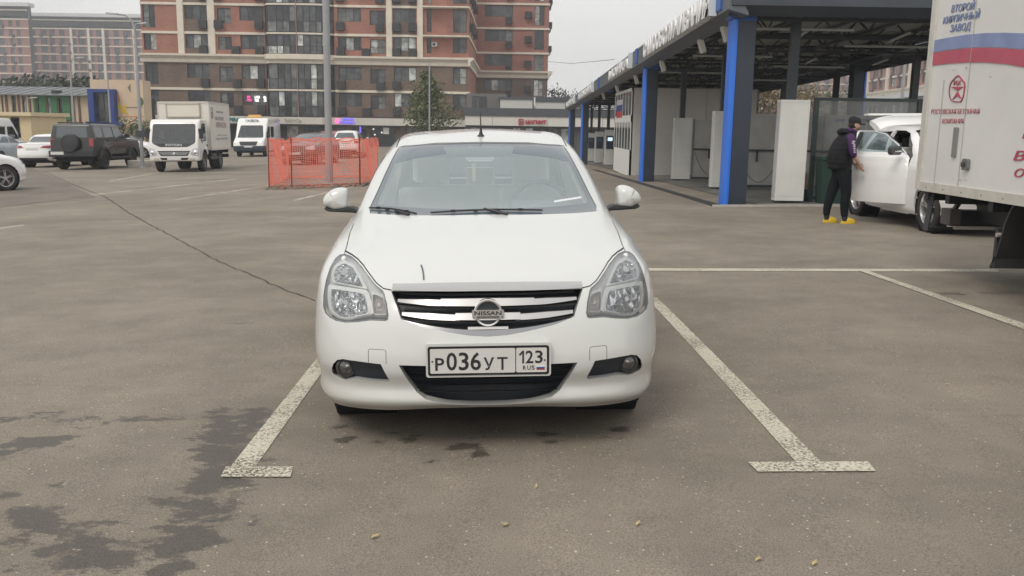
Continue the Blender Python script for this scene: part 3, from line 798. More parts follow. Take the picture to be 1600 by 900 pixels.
    for s in (1, -1):
        seam([(x*s, y) for x, y in ((.722,.70),(.724,.80),(.735,.95),(.748,1.12),(.750,1.34))], 'Z', .005, top, (0,0,-.02))
        seam([(x*s, z) for x, z in ((.539,.488),(.539,.540),(.535,.548),(.530,.550),(.465,.551),(.459,.548),(.457,.540),(.457,.488))], 'Y', .0025, front, (0,.008,0))
        seam([(x*s, z) for x, z in ((.722,.903),(.675,.898),(.635,.889),(.595,.873),(.545,.843),(.51,.820),(.475,.804),(.435,.800))], 'Y', .005, front, (0,.02,0))
    # windscreen: glass inside a dark ceramic border
    WS = [(-.660,1.040),(-.45,1.044),(0,1.050),(.45,1.044),(.660,1.040),(.672,1.065),(.648,1.13),(.606,1.25),(.558,1.375),(.545,1.402),(.51,1.412),(.3,1.426),(0,1.431),(-.3,1.426),(-.51,1.412),(-.545,1.402),(-.558,1.375),(-.606,1.25),(-.648,1.13),(-.672,1.065)]
    nb = take(bm, cut_faces(bm, WS, 'Y', lambda c: .9 < c.y < 2.35 and c.z > 1.0), rim=(0, .008, -.012))
    WI = [(-.615,1.085),(-.3,1.078),(0,1.076),(.3,1.078),(.615,1.085),(.625,1.10),(.605,1.16),(.575,1.25),(.535,1.352),(.52,1.385),(.48,1.396),(.25,1.409),(0,1.413),(-.25,1.409),(-.48,1.396),(-.52,1.385),(-.535,1.352),(-.575,1.25),(-.605,1.16),(-.625,1.10)]
    inner = cut_faces(nb, WI, 'Y', lambda c: True)
    gl = take(nb, inner)
    TB = glass_mat('shade_band_glass', (.40,.44,.48), .55, (.22,.27,.31), refl=.02)
    for Pb in ([(-.66,1.285),(-.40,1.343),(-.225,1.366),(-.262,1.44),(-.62,1.44)], [(.66,1.285),(.62,1.44),(.222,1.44),(.185,1.368),(.40,1.343)]):
        tb = take(gl, cut_faces(gl, Pb, 'Y', lambda c: True)); put('tint_band', skin_mesh(tb, 'tint_band', TB, ref, push=(0,.002,-.004)), T)
    ws = put('windscreen', skin_mesh(gl, 'windscreen', GLASSW, ref, push=(0,.002,-.004)), T)
    put('frit_border', skin_mesh(nb, 'frit_border', mat('frit', (.10,.125,.145), .15, coat=.5), ref, push=(0,.002,-.004)), T)
    # rear window
    RW = [(-.56,1.10),(.56,1.10),(.50,1.25),(.43,1.385),(-.43,1.385),(-.50,1.25)]
    nb = take(bm, cut_faces(bm, rounded(RW, .04), 'Y', lambda c: 3.2 < c.y < 4.2), rim=(0,-.008,-.01)); put('rear_window', skin_mesh(nb, 'rear_window', GLASSL, ref, push=(0,-.003,-.003)), T)
    # side glass and doors
    W1 = rounded([(1.62,1.050),(2.50,1.062),(2.50,1.380),(2.26,1.375),(2.10,1.335),(1.80,1.17)], .02)
    W2 = rounded([(2.58,1.063),(3.36,1.075),(3.22,1.20),(3.08,1.335),(2.95,1.378),(2.58,1.384)], .02)
    for s in (1, -1):
        sf = lambda c, s=s: c.x*s > .3
        for P, nm in ((W1, 'front_side_window'), (W2, 'rear_side_window')):
            nb = take(bm, cut_faces(bm, P, 'X', sf), rim=(-.012*s,0,0)); put(nm, skin_mesh(nb, nm, GLASSL, ref, push=(-.005*s,0,0)), T)
        # wheel openings
        for wy in (.83, 3.53):
            take(bm, cut_faces(bm, arc(wy, .375, .352, 0, 360, 36)[:-1], 'X', lambda c, s=s: c.x*s > .45), rim=(-.05*s,0,0)).free()
        for pts in ([(1.46,.30),(1.44,.7),(1.50,.99)], [(2.54,.30),(2.54,1.0),(2.54,1.40)], [(3.20,.55),(3.34,.8),(3.44,1.04)], [(1.46,.30),(2.54,.29),(3.12,.31),(3.20,.55)]):
            seam(pts, 'X', .006, sf, (-.015*s,0,0))
        for hy in (2.38, 3.22):
            M = MB(); M.rbox(.862*s if s < 0 else .852, .852*s+(-.0) if s < 0 else .890, hy-.10, hy+.07, .86, .885, .01, 2, axis='x')
            M.v = [((.88 if abs(x) > .86 else .85)*s if True else x, y, z) for x, y, z in M.v]; M.build('door_handle', WHITEP, T, True)
    # rear lamps and plate
    RL = [(.50,.80),(.78,.80),(.80,.95),(.70,1.0),(.50,.98)]
    for s in (1, -1):
        nb = take(bm, cut_faces(bm, RL if s == 1 else mir(RL), 'Y', lambda c, s=s: c.y > 4.2 and c.x*s > 0), rim=(0,-.01,0)); put('tail_light', skin_mesh(nb, 'tail_light', REDL, ref, push=(0,.003,0)), T)
    for s in (1, -1):
        seam([(x*s, y) for x, y in ((.565,2.16),(.56,2.3),(.57,2.6),(.565,3.0),(.545,3.3))], 'Z', .010, lambda c, s=s: c.z > 1.3 and c.x*s > 0, (0,0,-.012))
        seam([(x*s, z) for x, z in ((.545,1.404),(.3,1.428),(0,1.4335))], 'Y', .004, lambda c: 1.9 < c.y < 2.4, (0,.004,-.008))
    put('body', skin_mesh(bm, 'body', WHITEP, ref), T)
    # cabin
    M = MB(); M.box(-.76,.76,.45,4.35,.17,.22); M.box(-.55,.55,.42,.55,.2,.86); M.build('underbody', CAVITY, T)
    M = MB(); M.prism([(1.25,1.005),(1.62,1.035),(1.80,1.02),(1.84,.95),(1.80,.72),(1.3,.70)], 'x', -.63, .63); d = M.build('dashboard', DASH, T, bevel=.02)
    M = MB(); M.prism([(1.62,1.03),(1.84,1.075),(1.9,1.03),(1.88,.95),(1.62,.95)], 'x', .18, .56); M.build('instrument_hood', DASH, d, bevel=.015)
    M = MB(); n = 28; pts = [(.37+.185*math.cos(2*math.pi*k/n), 2.02-.05*math.sin(2*math.pi*k/n), 1.0+.180*math.sin(2*math.pi*k/n)) for k in range(n+1)]
    M.tube(pts, .016, 8, cap=False); M.bar((.2,2.02,1.0),(.54,2.02,1.0),.04,.02); M.bar((.37,2.02,1.0),(.37,2.04,.84),.04,.02); M.tube([(.37,2.02,1.0),(.37,1.84,.95)], .04, 10); M.build('steering_wheel', mat('wheel_leather', (.10,.10,.10), .7), T, True)
    for sx in (-1, 1):
        st = MB(); cx = .37*sx
        st.rbox(cx-.25, cx+.25, 2.20, 2.72, .38, .56, .06, 3); st.T = Matrix.Translation((cx, 2.68, .50)) @ Matrix.Rotation(math.radians(-14), 4, 'X')
        st.rbox(-.24, .24, -.07, .07, 0, .60, .06, 3); o = st.build('front_seat', SEATC, T, False, bevel=.02)
        h = MB(); h.T = Matrix.Translation((cx, 2.84, 1.13)) @ Matrix.Rotation(math.radians(-8), 4, 'X'); h.rbox(-.135, .135, -.05, .05, 0, .21, .05, 4); h.build('headrest', SEATC, o, False, bevel=.02)
        h = MB(); h.T = Matrix.Translation((cx, 2.80, .9)); h.box(-.06,-.05,-.0,.01,.1,.3); h.box(.05,.06,0,.01,.1,.3); h.build('headrest_post', SATIN, o)
    M = MB(); M.rbox(-.62, .62, 3.1, 3.55, .40, .58, .05, 3); M.T = Matrix.Translation((0, 3.50, .55)) @ Matrix.Rotation(math.radians(-16), 4, 'X'); M.rbox(-.62,.62,-.06,.06,0,.52,.05,3)
    rs = M.build('rear_seat', SEATC, T, bevel=.02)
    for cx in (-.38, 0, .38):
        h = MB(); h.T = Matrix.Translation((cx, 3.66, 1.05)); h.rbox(-.12,.12,-.04,.04,0,.15,.04,3); h.build('headrest', SEATC, rs, bevel=.015)
    M = MB(); M.box(-.62,.62,3.62,4.02,1.02,1.04); M.build('parcel_shelf', DASH, T)
    # pillar trims, pale
    for s in (1, -1):
        M = MB(); M.tube([(.655*s,1.55,1.02),(.62*s,1.72,1.13),(.575*s,1.95,1.27),(.53*s,2.13,1.375)], [.022,.026,.026,.03], 8); M.build('pillar_trim', GREYIN, T, True)
        M = MB(); M.bar((.70*s,2.55,.9),(.58*s,2.55,1.38),.03,.10); M.build('pillar_trim', GREYIN, T)
        M = MB(); M.bar((.62*s,3.55,1.0),(.50*s,3.15,1.38),.03,.14); M.build('pillar_trim', GREYIN, T)
    M = MB(); M.box(-.52,.52,2.2,3.2,1.425,1.43); M.build('headliner', GREYIN, T)
    for s in (1, -1):
        M = MB(); M.T = Matrix.Translation((.29*s, 2.20, 1.40)) @ Matrix.Rotation(math.radians(28), 4, 'X'); M.rbox(-.20,.20,-.006,.006,-.075,.0,.02,3,axis='y'); M.build('sun_visor', mat('visor', (.20,.21,.22), .9), T)
    M = MB(); M.rbox(-.11,.11,2.06,2.09,1.335,1.395,.02,3,axis='y'); M.bar((0,2.07,1.39),(0,2.0,1.42),.02); M.build('interior_mirror', mat('visor',()), T)
    M = MB(); M.bar((-.055,1.93,1.33),(-.055,1.93,1.30),.003); M.rbox(-.067,-.043,1.927,1.933,1.19,1.30,.008,3,axis='y'); M.build('air_freshener', mat('freshener', (.62,.52,.34), .8), T)
    # sticker low on the glass
    M = MB(); M.add([(.40,1.23,1.105),(.56,1.27,1.125),(.56,1.275,1.135),(.40,1.235,1.115)], [(0,1,2,3)]); M.build('screen_sticker', mat('sticker', (.75,.78,.8), .6), T)
    # cowl and wipers
    M = MB(); n = 20; vs = []
    for i in range(n+1):
        x = -.58 + 1.16*i/n; y = 1.115 + .26*(abs(x)/.69)**2.2
        vs += [(x, y-.02, 1.028), (x, y+.035, 1.05)]
    M.add(vs, [(2*i, 2*i+1, 2*i+3, 2*i+2) for i in range(n)]); M.build('cowl', BLACKP, T, True)
    def wip(base, tip, a, b):
        def on(x, z, k=-.016):
            co, no, fi, d = ref[0].ray_cast(Vector((x, .95, z)), Vector((0, 1, 0))); return Vector((x, (co.y if co else 1.3)+k, z+.004))
        M = MB(); M.tube([on(base[0], base[1], -.012), on((base[0]+tip[0])/2, (base[1]+tip[1])/2, -.03), on(tip[0], tip[1], -.018)], [.009,.009,.007], 6)
        w_ = M.build('wiper_arm', BLACKP, T, True)
        M = MB(); k = 8; M.tube([on(a[0]+(b[0]-a[0])*i/k, a[1]+(b[1]-a[1])*i/k + .010*math.sin(math.pi*i/k), -.008) for i in range(k+1)], .0055, 6)
        for t in (.2,.4,.6,.8): 
            p = on(a[0]+(b[0]-a[0])*t, a[1]+(b[1]-a[1])*t+.006, -.016); M.box(p.x-.012, p.x+.012, p.y-.006, p.y+.006, p.z-.006, p.z+.008)
        M.build('blade', BLACKP, w_, True)
    wip((-.42,1.046),(-.50,1.060),(-.67,1.062),(-.38,1.050)); wip((.13,1.050),(0,1.073),(-.30,1.056),(.33,1.062))
    # mirrors
    for s in (1, -1):
        mr = MB(); prof = []
        rings = []
        out = [(.825,1.045),(.90,1.035),(.965,1.048),(.985,1.075),(.975,1.115),(.94,1.150),(.885,1.172),(.84,1.168),(.822,1.145)]
        out = rounded(out, .018, 2)
        cx, cz = .90, 1.10
        for f, y in ((.99,1.72),(1.0,1.69),(.99,1.655),(.95,1.625),(.85,1.603),(.6,1.588),(.05,1.580)):
            rings.append([((cx+(x-cx)*f)*s, y+(.03 if x > .93 else 0)*f, cz+(z-cz)*f) for x, z in out])
        k = len(out); vs = [p for r_ in rings for p in r_]
        fs = [(i*k+j, i*k+(j+1)%k, (i+1)*k+(j+1)%k, (i+1)*k+j) for i in range(len(rings)-1) for j in range(k)] + [tuple((len(rings)-1)*k+j for j in range(k))]
        mr.add(vs, fs); m_ = mr.build('door_mirror', WHITEP, T, True)
        b = MB(); lo = [(.80,1.055),(.83,1.05),(.90,1.04),(.965,1.052),(.955,1.036),(.93,1.028),(.86,1.024),(.79,1.020),(.745,1.012),(.745,1.03)]
        kk = len(lo); b.add([(x*s, 1.60, z) for x, z in lo] + [(x*s, 1.715, z) for x, z in lo], [tuple(range(kk)), tuple(range(2*kk-1,kk-1,-1))] + [(i, i+kk, (i+1)%kk+kk, (i+1)%kk) for i in range(kk)])
        b.build('mirror_foot', BLACKP, m_, bevel=.008)
        b = MB(); b.add([((cx+(x-cx)*.93)*s, 1.722, cz+(z-cz)*.93) for x, z in out], [tuple(range(k))]); b.build('mirror_glass', CHROME, m_)
    # aerial at the front of the roof
    M = MB(); M.lathe([(.028,1.462),(.026,1.470),(.014,1.482),(.009,1.50),(.006,1.53)], (-.005,2.16,0), 'z', 12); M.tube([(-.005,2.16,1.50),(-.007,2.20,1.625)], [.005,.003], 6); M.build('aerial', BLACKP, T, True)
    # clear deflector strip on the bonnet edge
    M = MB(); sheet(M, lambda x: .836-.06*x*x, lambda x: .805-.01*x*x, -.010, -.014, -.432, .436, 24, .006); M.build('bonnet_deflector', glass_mat('clear_plastic', (.80,.80,.79), .62, (.50,.49,.47), .25, .10), T, True)
    # plate
    W = .262
    py = -.016
    M = MB(); M.rbox(-.277,.277,py+.004,.03,.437,.590,.012,3,axis='y'); M.build('plate_mount', WHITEP, T)
    M = MB(); M.rbox(-.268,.268,py,py+.012,.446,.578,.010,3,axis='y'); pf = M.build('number_plate', mat('plate_frame', (.012,.012,.014), .35), T)
    M = MB(); M.rbox(-.258,.118,py-.003,py+.002,.457,.568,.006,3,axis='y'); M.rbox(.122,.258,py-.003,py+.002,.457,.568,.006,3,axis='y'); M.build('plate_sheet', mat('plate_white', (.60,.59,.56), .45, var=.05, vscale=14), pf)
    q = py-.0035; K = mat('plate_ink', (.02,.02,.025), .5)
    def ch(c, x, z, h, w_): lettering('plate_character', c, K, pf, (x, q, z), (1,0,0), (0,0,1), h, w_, .0012, bold=.014)
    ch('P', -.236, .470, .058, .040); ch('0', -.186, .470, .082, .046); ch('3', -.132, .470, .082, .044); ch('6', -.080, .470, .082, .046); ch('У', -.022, .470, .058, .046); ch('Т', .038, .470, .058, .046)
    M = MB(); M.prism([(.149,.498),(.1565,.498),(.1565,.556),(.150,.556),(.134,.538),(.139,.533),(.149,.544)], 'y', q-.0012, q+.001); M.build('plate_character', K, pf); ch('2', .164, .498, .058, .034); ch('3', .206, .498, .058, .034)
    ch('R', .152, .468, .020, .014); ch('U', .171, .468, .020, .015); ch('S', .190, .468, .020, .014)
    for i, c_ in enumerate(((.28,.02,.03), (.03,.07,.30), (.7,.7,.7))):
        M = MB(); M.box(.212,.248,q-.001,q+.001,.468+.0065*i,.4745+.0065*i); M.build('flag_stripe', mat('flag%d' % i, c_, .5), pf)
    for x in (-.248, .248):
        M = MB(); M.lathe([(.001,q-.003),(.004,q-.002),(.004,q+.002)], (x,0,.512), 'y', 8); M.build('screw', K, pf)
    lettering('plate_frame_text', '* РОССИЯ *', mat('frame_text', (.10,.10,.10), .5), pf, (-.07, py-.001, .4475), (1,0,0), (0,0,1), .0065, .14, .0006)
    # twig shadowless scratch marks: thin dark scrape on the bonnet
    M = MB(); pts = []
    for x, z in ((-.310,.884),(-.300,.870),(-.294,.856),(-.290,.840)):
        co = ref[0].ray_cast(Vector((x, -2, z)), Vector((0,1,0)))[0]; pts.append(co + Vector((0,-.002,.003)))
    M.tube(pts, .0035, 5); M.build('twig', mat('twig_grey', (.10,.12,.15), .8), T)
    # wheels
    wheel_wells(T, .775, (.83, 3.53), .36, zc=.37)
    for y in (.83, 3.53):
        for s in (1, -1): wheel(T, .672*s, y, .315, zo=.06, w=.19, rimr=.20, kind='spoke', out=s, spokes=7)
    return T
def reflector_mat():
    if 'reflector' in MATS: return MATS['reflector']
    m = bpy.data.materials.new('reflector'); m.use_nodes = True; MATS['reflector'] = m; t = m.node_tree; b = t.nodes['Principled BSDF']
    b.inputs['Base Color'].default_value = (.72,.73,.74,1); b.inputs['Metallic'].default_value = 1; b.inputs['Roughness'].default_value = .12
    N = t.nodes.new; L = t.links.new; tc = N('ShaderNodeTexCoord'); mp = N('ShaderNodeMapping'); mp.inputs['Scale'].default_value = (1.3,.6,.55)
    v = N('ShaderNodeTexVoronoi'); v.inputs['Scale'].default_value = 26; v.feature = 'SMOOTH_F1'; L(tc.outputs['Object'], mp.inputs[0]); L(mp.outputs[0], v.inputs['Vector'])
    u = N('ShaderNodeBump'); u.inputs['Strength'].default_value = 1; u.inputs['Distance'].default_value = .028; L(v.outputs['Distance'], u.inputs['Height']); L(u.outputs[0], b.inputs['Normal'])
    return m
MAIN = main_car()
def place_main():
    th = math.radians(2.6)
    on_ground(MAIN, -.089, 3.86, th)
    MAIN.matrix_world = Matrix.Translation((0, 0, -.06)) @ MAIN.matrix_world
place_main()
# ------------------------------------------------------------------ other cars, all from remapped skins
FARGL = mat('far_car_glass', (.095,.11,.12), .12, spec=.8)  # base colour lifted to stand in for sky reflected in the glass
def gen_car(name, label, paint, at_xy, rz, ymap=None, ytop=None, zmap=None, sx=1., sxt=1., nu=4, nv=4, group=None, wr=.32, kind='sedan',
            tail=None, rimk=('twin', 5), detail=1, flip=False, wheels=True, glass=None, rim=None, seats=False, hl=None, door=None):
    T = thing(name, label, 'car', group=group)
    net = almera_net(); glass = glass or (FARGL if at_xy[1] > 30 else GLASSC)
    YM = ymap or ([0, 4.656], [0, 4.656]); YT = ytop or YM; ZM = zmap or ([0, 2], [0, 2])
    my = lambda y: float(np.interp(y, *YM)); mt = lambda y: float(np.interp(y, *YT)); mz = lambda z: float(np.interp(z, *ZM))
    net2 = net.copy()
    for r in range(net.shape[0]):
        f = {8: .35}.get(r, 0 if r < 8 else 1)
        for c in range(net.shape[1]):
            x, y, z = net[r, c]
            front = y < 2.6
            ff = f if not front else (1 if r > 9 else 0)
            net2[r, c] = (x*(sx + (sxt-sx)*(min(1, max(0, (r-8)/2)))), my(y)*(1-ff) + mt(y)*ff, mz(z))
    bm = body_surface(net2, nu, nv); ref = skin_ref(bm)
    MX = lambda P: [(x*sx, mz(z)) for x, z in P]
    def MT(P): return [(x*(sx + (sxt-sx)*min(1, max(0, (z-1.03)/.3))), mz(z)) for x, z in P]
    Y1 = my(.9); YR = my(4.656)
    def side(s): return lambda c: c.x*s > .3
    # glass
    WS = [(-.655,1.045),(0,1.055),(.655,1.045),(.64,1.13),(.55,1.39),(.5,1.41),(0,1.428),(-.5,1.41),(-.55,1.39),(-.64,1.13)]
    ym = my(.95), mt(2.3)+.05
    nb = take(bm, cut_faces(bm, MT(WS), 'Y', lambda c: ym[0] < c.y < ym[1] and c.z > mz(1.0)), rim=(0,.01,-.012)); put('windscreen', skin_mesh(nb, 'windscreen', glass, ref, push=(0,.003,-.004)), T)
    RW = rounded([(-.57,1.10),(.57,1.10),(.50,1.25),(.45,1.385),(-.45,1.385),(-.50,1.25)], .04)
    nb = take(bm, cut_faces(bm, MT(RW), 'Y', lambda c: c.y > mt(3.2) and c.z > mz(1.0)), rim=(0,-.01,-.01)); put('rear_window', skin_mesh(nb, 'rear_window', glass, ref, push=(0,-.003,-.003)), T)
    W1 = rounded([(1.62,1.050),(2.50,1.062),(2.50,1.380),(2.26,1.375),(2.10,1.335),(1.80,1.17)], .02)
    W2 = rounded([(2.58,1.063),(3.36,1.075),(3.22,1.20),(3.08,1.335),(2.95,1.378),(2.58,1.384)], .02)
    win = {}
    if door is not None:                       # near-side front door standing open by this many degrees
        DP = [(1.49,.32),(1.47,.7),(1.53,.99),(1.66,1.062),(1.80,1.18),(2.10,1.352),(2.27,1.395),(2.535,1.40),(2.54,1.0),(2.54,.32)]
        Q = [(mt(y) if y > 1.9 else my(y), mz(z)) for y, z in DP]
        nb = take(bm, cut_faces(bm, Q, 'X', side(-1)), rim=(.05,0,0))
        gl = take(nb, cut_faces(nb, [(mt(y) if y > 1.9 else my(y), mz(z)) for y, z in W1], 'X', lambda c: True))
        hx, hy = -.86*sx, my(1.49); sh = (-hx, -hy, 0)
        tr = nb.copy()
        dm = skin_mesh(nb, 'door', paint, ref, push=sh); gm = skin_mesh(gl, 'door_glass', glass_mat('door_glass', (.62,.74,.76), .22, (.34,.46,.48), refl=.05), ref, push=sh)
        bmesh.ops.translate(tr, verts=tr.verts, vec=Vector((.045,0,0))); tm = skin_mesh(tr, 'door_trim', mat('door_trim_dark', (.035,.035,.04), .7), push=sh)
        d = put('door', dm, T, (hx, hy, 0)); d.rotation_euler = (0, 0, math.radians(door))
        s_ = d.modifiers.new('solid', 'SOLIDIFY'); s_.thickness = .03; s_.offset = -1
        put('door_glass', gm, d); put('door_trim', tm, d)
        M = MB(); M.rbox(-.045, -.012, my(2.38)-hy-.11, my(2.38)-hy+.08, mz(.86), mz(.885), .01, 2, axis='x'); M.build('door_handle', SATIN, d, bevel=.005)
        M = MB(); M.rbox(-.25,-.02,.10,.19,mz(1.02),mz(1.16),.04,3,axis='y'); M.build('door_mirror', mat('mirror_two_tone', (.03,.03,.033), .25, coat=.6), d, bevel=.02)
        M = MB(); M.box(-.21,-.06,.085,.10,mz(1.07),mz(1.085)); M.build('mirror_indicator', CHROME, d)
        M = MB(); R_ = [(mt(y)-hy if y > 1.9 else my(y)-hy, mz(z)) for y, z in ((1.60,1.045),(1.80,1.18),(2.10,1.352),(2.27,1.395),(2.535,1.40))]
        co = [ref[0].ray_cast(Vector((-3, y+hy, z-.012)), Vector((1,0,0)))[0] for y, z in R_]
        M.tube([(c.x-hx-.006, c.y-hy, c.z) for c in co if c], .010, 6); M.build('bright_trim', CHROME, d, True)
        M = MB(); M.bar((.02-.0, my(2.505)-hy, mz(1.04)), (.20, my(2.505)-hy, mz(1.37)), .06, .02); M.build('window_post', SEAM, d)
        M = MB(); M.box(.06,.09,.03,1.0,.2,.34); M.box(-hx-.65,-hx-.60,.05,1.0,.2,.3); M.build('sill', paint, T, loc=(hx, hy, 0))
    for s in (1, -1):
        for P, nm in ((W1, 'front_side_window'), (W2, 'rear_side_window')):
            if door is not None and s == -1 and P is W1: continue
            Q = [(mt(y) if y > 1.9 else my(y), mz(z)) for y, z in P]
            nb = take(bm, cut_faces(bm, Q, 'X', side(s)), rim=(-.012*s,0,0)); win[s, nm] = put(nm, skin_mesh(nb, nm, glass, ref, push=(-.005*s,0,0)), T)
        for wy in (.83, 3.53):
            take(bm, cut_faces(bm, arc(my(wy), wr, wr+.045, 0, 360, 24)[:-1], 'X', lambda c, s=s: c.x*s > .45*sx and c.z < wr*2+.3), rim=(-.05*s,0,0)).free()
    if detail:
        HL = hl or [(.728,.875),(.79,.735),(.79,.67),(.70,.65),(.56,.67),(.46,.70),(.46,.77),(.62,.83)]
        GR = [(-.43,.79),(0,.81),(.43,.79),(.38,.66),(0,.62),(-.38,.66)]
        LG = [(-.60,.46),(.60,.46),(.50,.33),(0,.31),(-.50,.33)]
        fl = lambda c: c.y < Y1
        for s in (1, -1):
            nb = take(bm, cut_faces(bm, MX(HL if s == 1 else mir(HL)), 'Y', lambda c, s=s: c.y < my(1.1) and c.x*s > 0), rim=(0,.02,0)); h = put('headlight', skin_mesh(nb, 'headlight', mat('lamp_far', (.55,.56,.57), .15, .4, coat=1.), ref, push=(0,.006,0)), T)
            RL = tail or [(.50,.80),(.78,.80),(.80,.93),(.74,.97),(.50,.95)]
            nb = take(bm, cut_faces(bm, MX(RL if s == 1 else mir(RL)), 'Y', lambda c, s=s: c.y > my(4.1) and c.x*s > 0), rim=(0,-.012,0)); put('tail_light', skin_mesh(nb, 'tail_light', REDL, ref, push=(0,.004,0)), T)
        for P, nm in ((GR, 'grille'), (LG, 'lower_grille')):
            nb = take(bm, cut_faces(bm, MX(P), 'Y', fl), rim=(0,.03,0)); put(nm, skin_mesh(nb, nm, BLACKP, ref, push=(0,.028,0)), T)
        nb = take(bm, cut_faces(bm, MX([(-.62,.26),(.62,.26),(.62,.42),(-.62,.42)]), 'Y', lambda c: c.y > my(4.3)), rim=(0,-.01,0)); put('rear_valance', skin_mesh(nb, 'rear_valance', BLACKP, ref), T)
        # doors
        for s in (1, -1):
            if door is not None and s == -1: continue
            for pts in ([(1.46,.30),(1.44,.7),(1.50,.99)], [(2.54,.30),(2.54,1.0)], [(3.20,.55),(3.34,.8),(3.44,1.0)], [(1.46,.30),(2.54,.29),(3.12,.31)]):
                nb = take(bm, cut_faces(bm, strip([(my(y), mz(z)) for y, z in pts], .010), 'X', side(s)), rim=(-.012*s,0,0)); put('panel_gap', skin_mesh(nb, 'panel_gap', SEAM, push=(-.006*s,0,0)), T)
            for hy in (2.38, 3.22):
                M = MB(); co = ref[0].ray_cast(Vector((3*s, my(hy), mz(.88))), Vector((-s,0,0)))[0]
                if co: M.box(min(co.x-.01*s, co.x+.03*s), max(co.x-.01*s, co.x+.03*s), my(hy)-.11, my(hy)+.07, co.z-.015, co.z+.012); M.build('door_handle', paint, T, bevel=.006)
        for yy, d in ((-.012, -1), (None, 1)):
            co = ref[0].ray_cast(Vector((0, (-3 if d < 0 else 9), mz(.50 if d < 0 else .78))), Vector((0, -d*1., 0)) if d > 0 else Vector((0,1,0)))[0]
            if co:
                M = MB(); M.box(-.26,.26, min(co.y+.01*d, co.y+.0), max(co.y+.01*d, co.y), co.z-.056, co.z+.056); M.build('number_plate', mat('far_plate', (.62,.62,.60), .5), T)
        for s in (1, -1):
            if door is not None and s == -1: continue
            M = MB(); M.ell((.93*sx*s, my(1.68), mz(1.08)), (.09,.05,.065), 12, 8); M.bar((.80*sx*s, my(1.70), mz(1.03)), (.92*sx*s, my(1.70), mz(1.05)), .05, .03); M.build('door_mirror', paint, T, True)
    put('body', skin_mesh(bm, 'body', paint, ref), T)
    M = MB(); M.box(-.74*sx,.74*sx,my(.5),my(4.3),.2,.26); M.box(-.60*sx,.60*sx,my(1.5),my(1.6),.25,mz(.98)); M.box(-.60*sx,.60*sx,my(3.4),my(3.5),.25,mz(.98)); M.build('underbody', CAVITY, T)
    M = MB()
    for cx in (-.37, .37): 
        M.rbox(cx-.22,cx+.22,my(2.6),my(2.6)+.14,.5,mz(1.08),.05,2); M.rbox(cx-.12,cx+.12,my(2.7),my(2.7)+.09,mz(1.08),mz(1.27),.03,2)
    M.rbox(-.6*sx,.6*sx,my(3.35),my(3.35)+.13,.5,mz(1.06),.05,2); M.build('seat', mat('dark_seat', (.05,.05,.05), .9), T)
    if wheels:
        wheel_wells(T, .84*sx, (my(.83), my(3.53)), wr+.045, zc=wr)
        for y in (.83, 3.53):
            for s in (1, -1): wheel(T, .75*sx*s, my(y), wr, w=.21, rimr=wr*.68, kind=rimk[0], out=s, n=24, spokes=rimk[1], rimmat=rim)
    on_ground(T, at_xy[0], at_xy[1], rz)
    T['_ref'] = 0; del T['_ref']
    return T, bm, ref, win
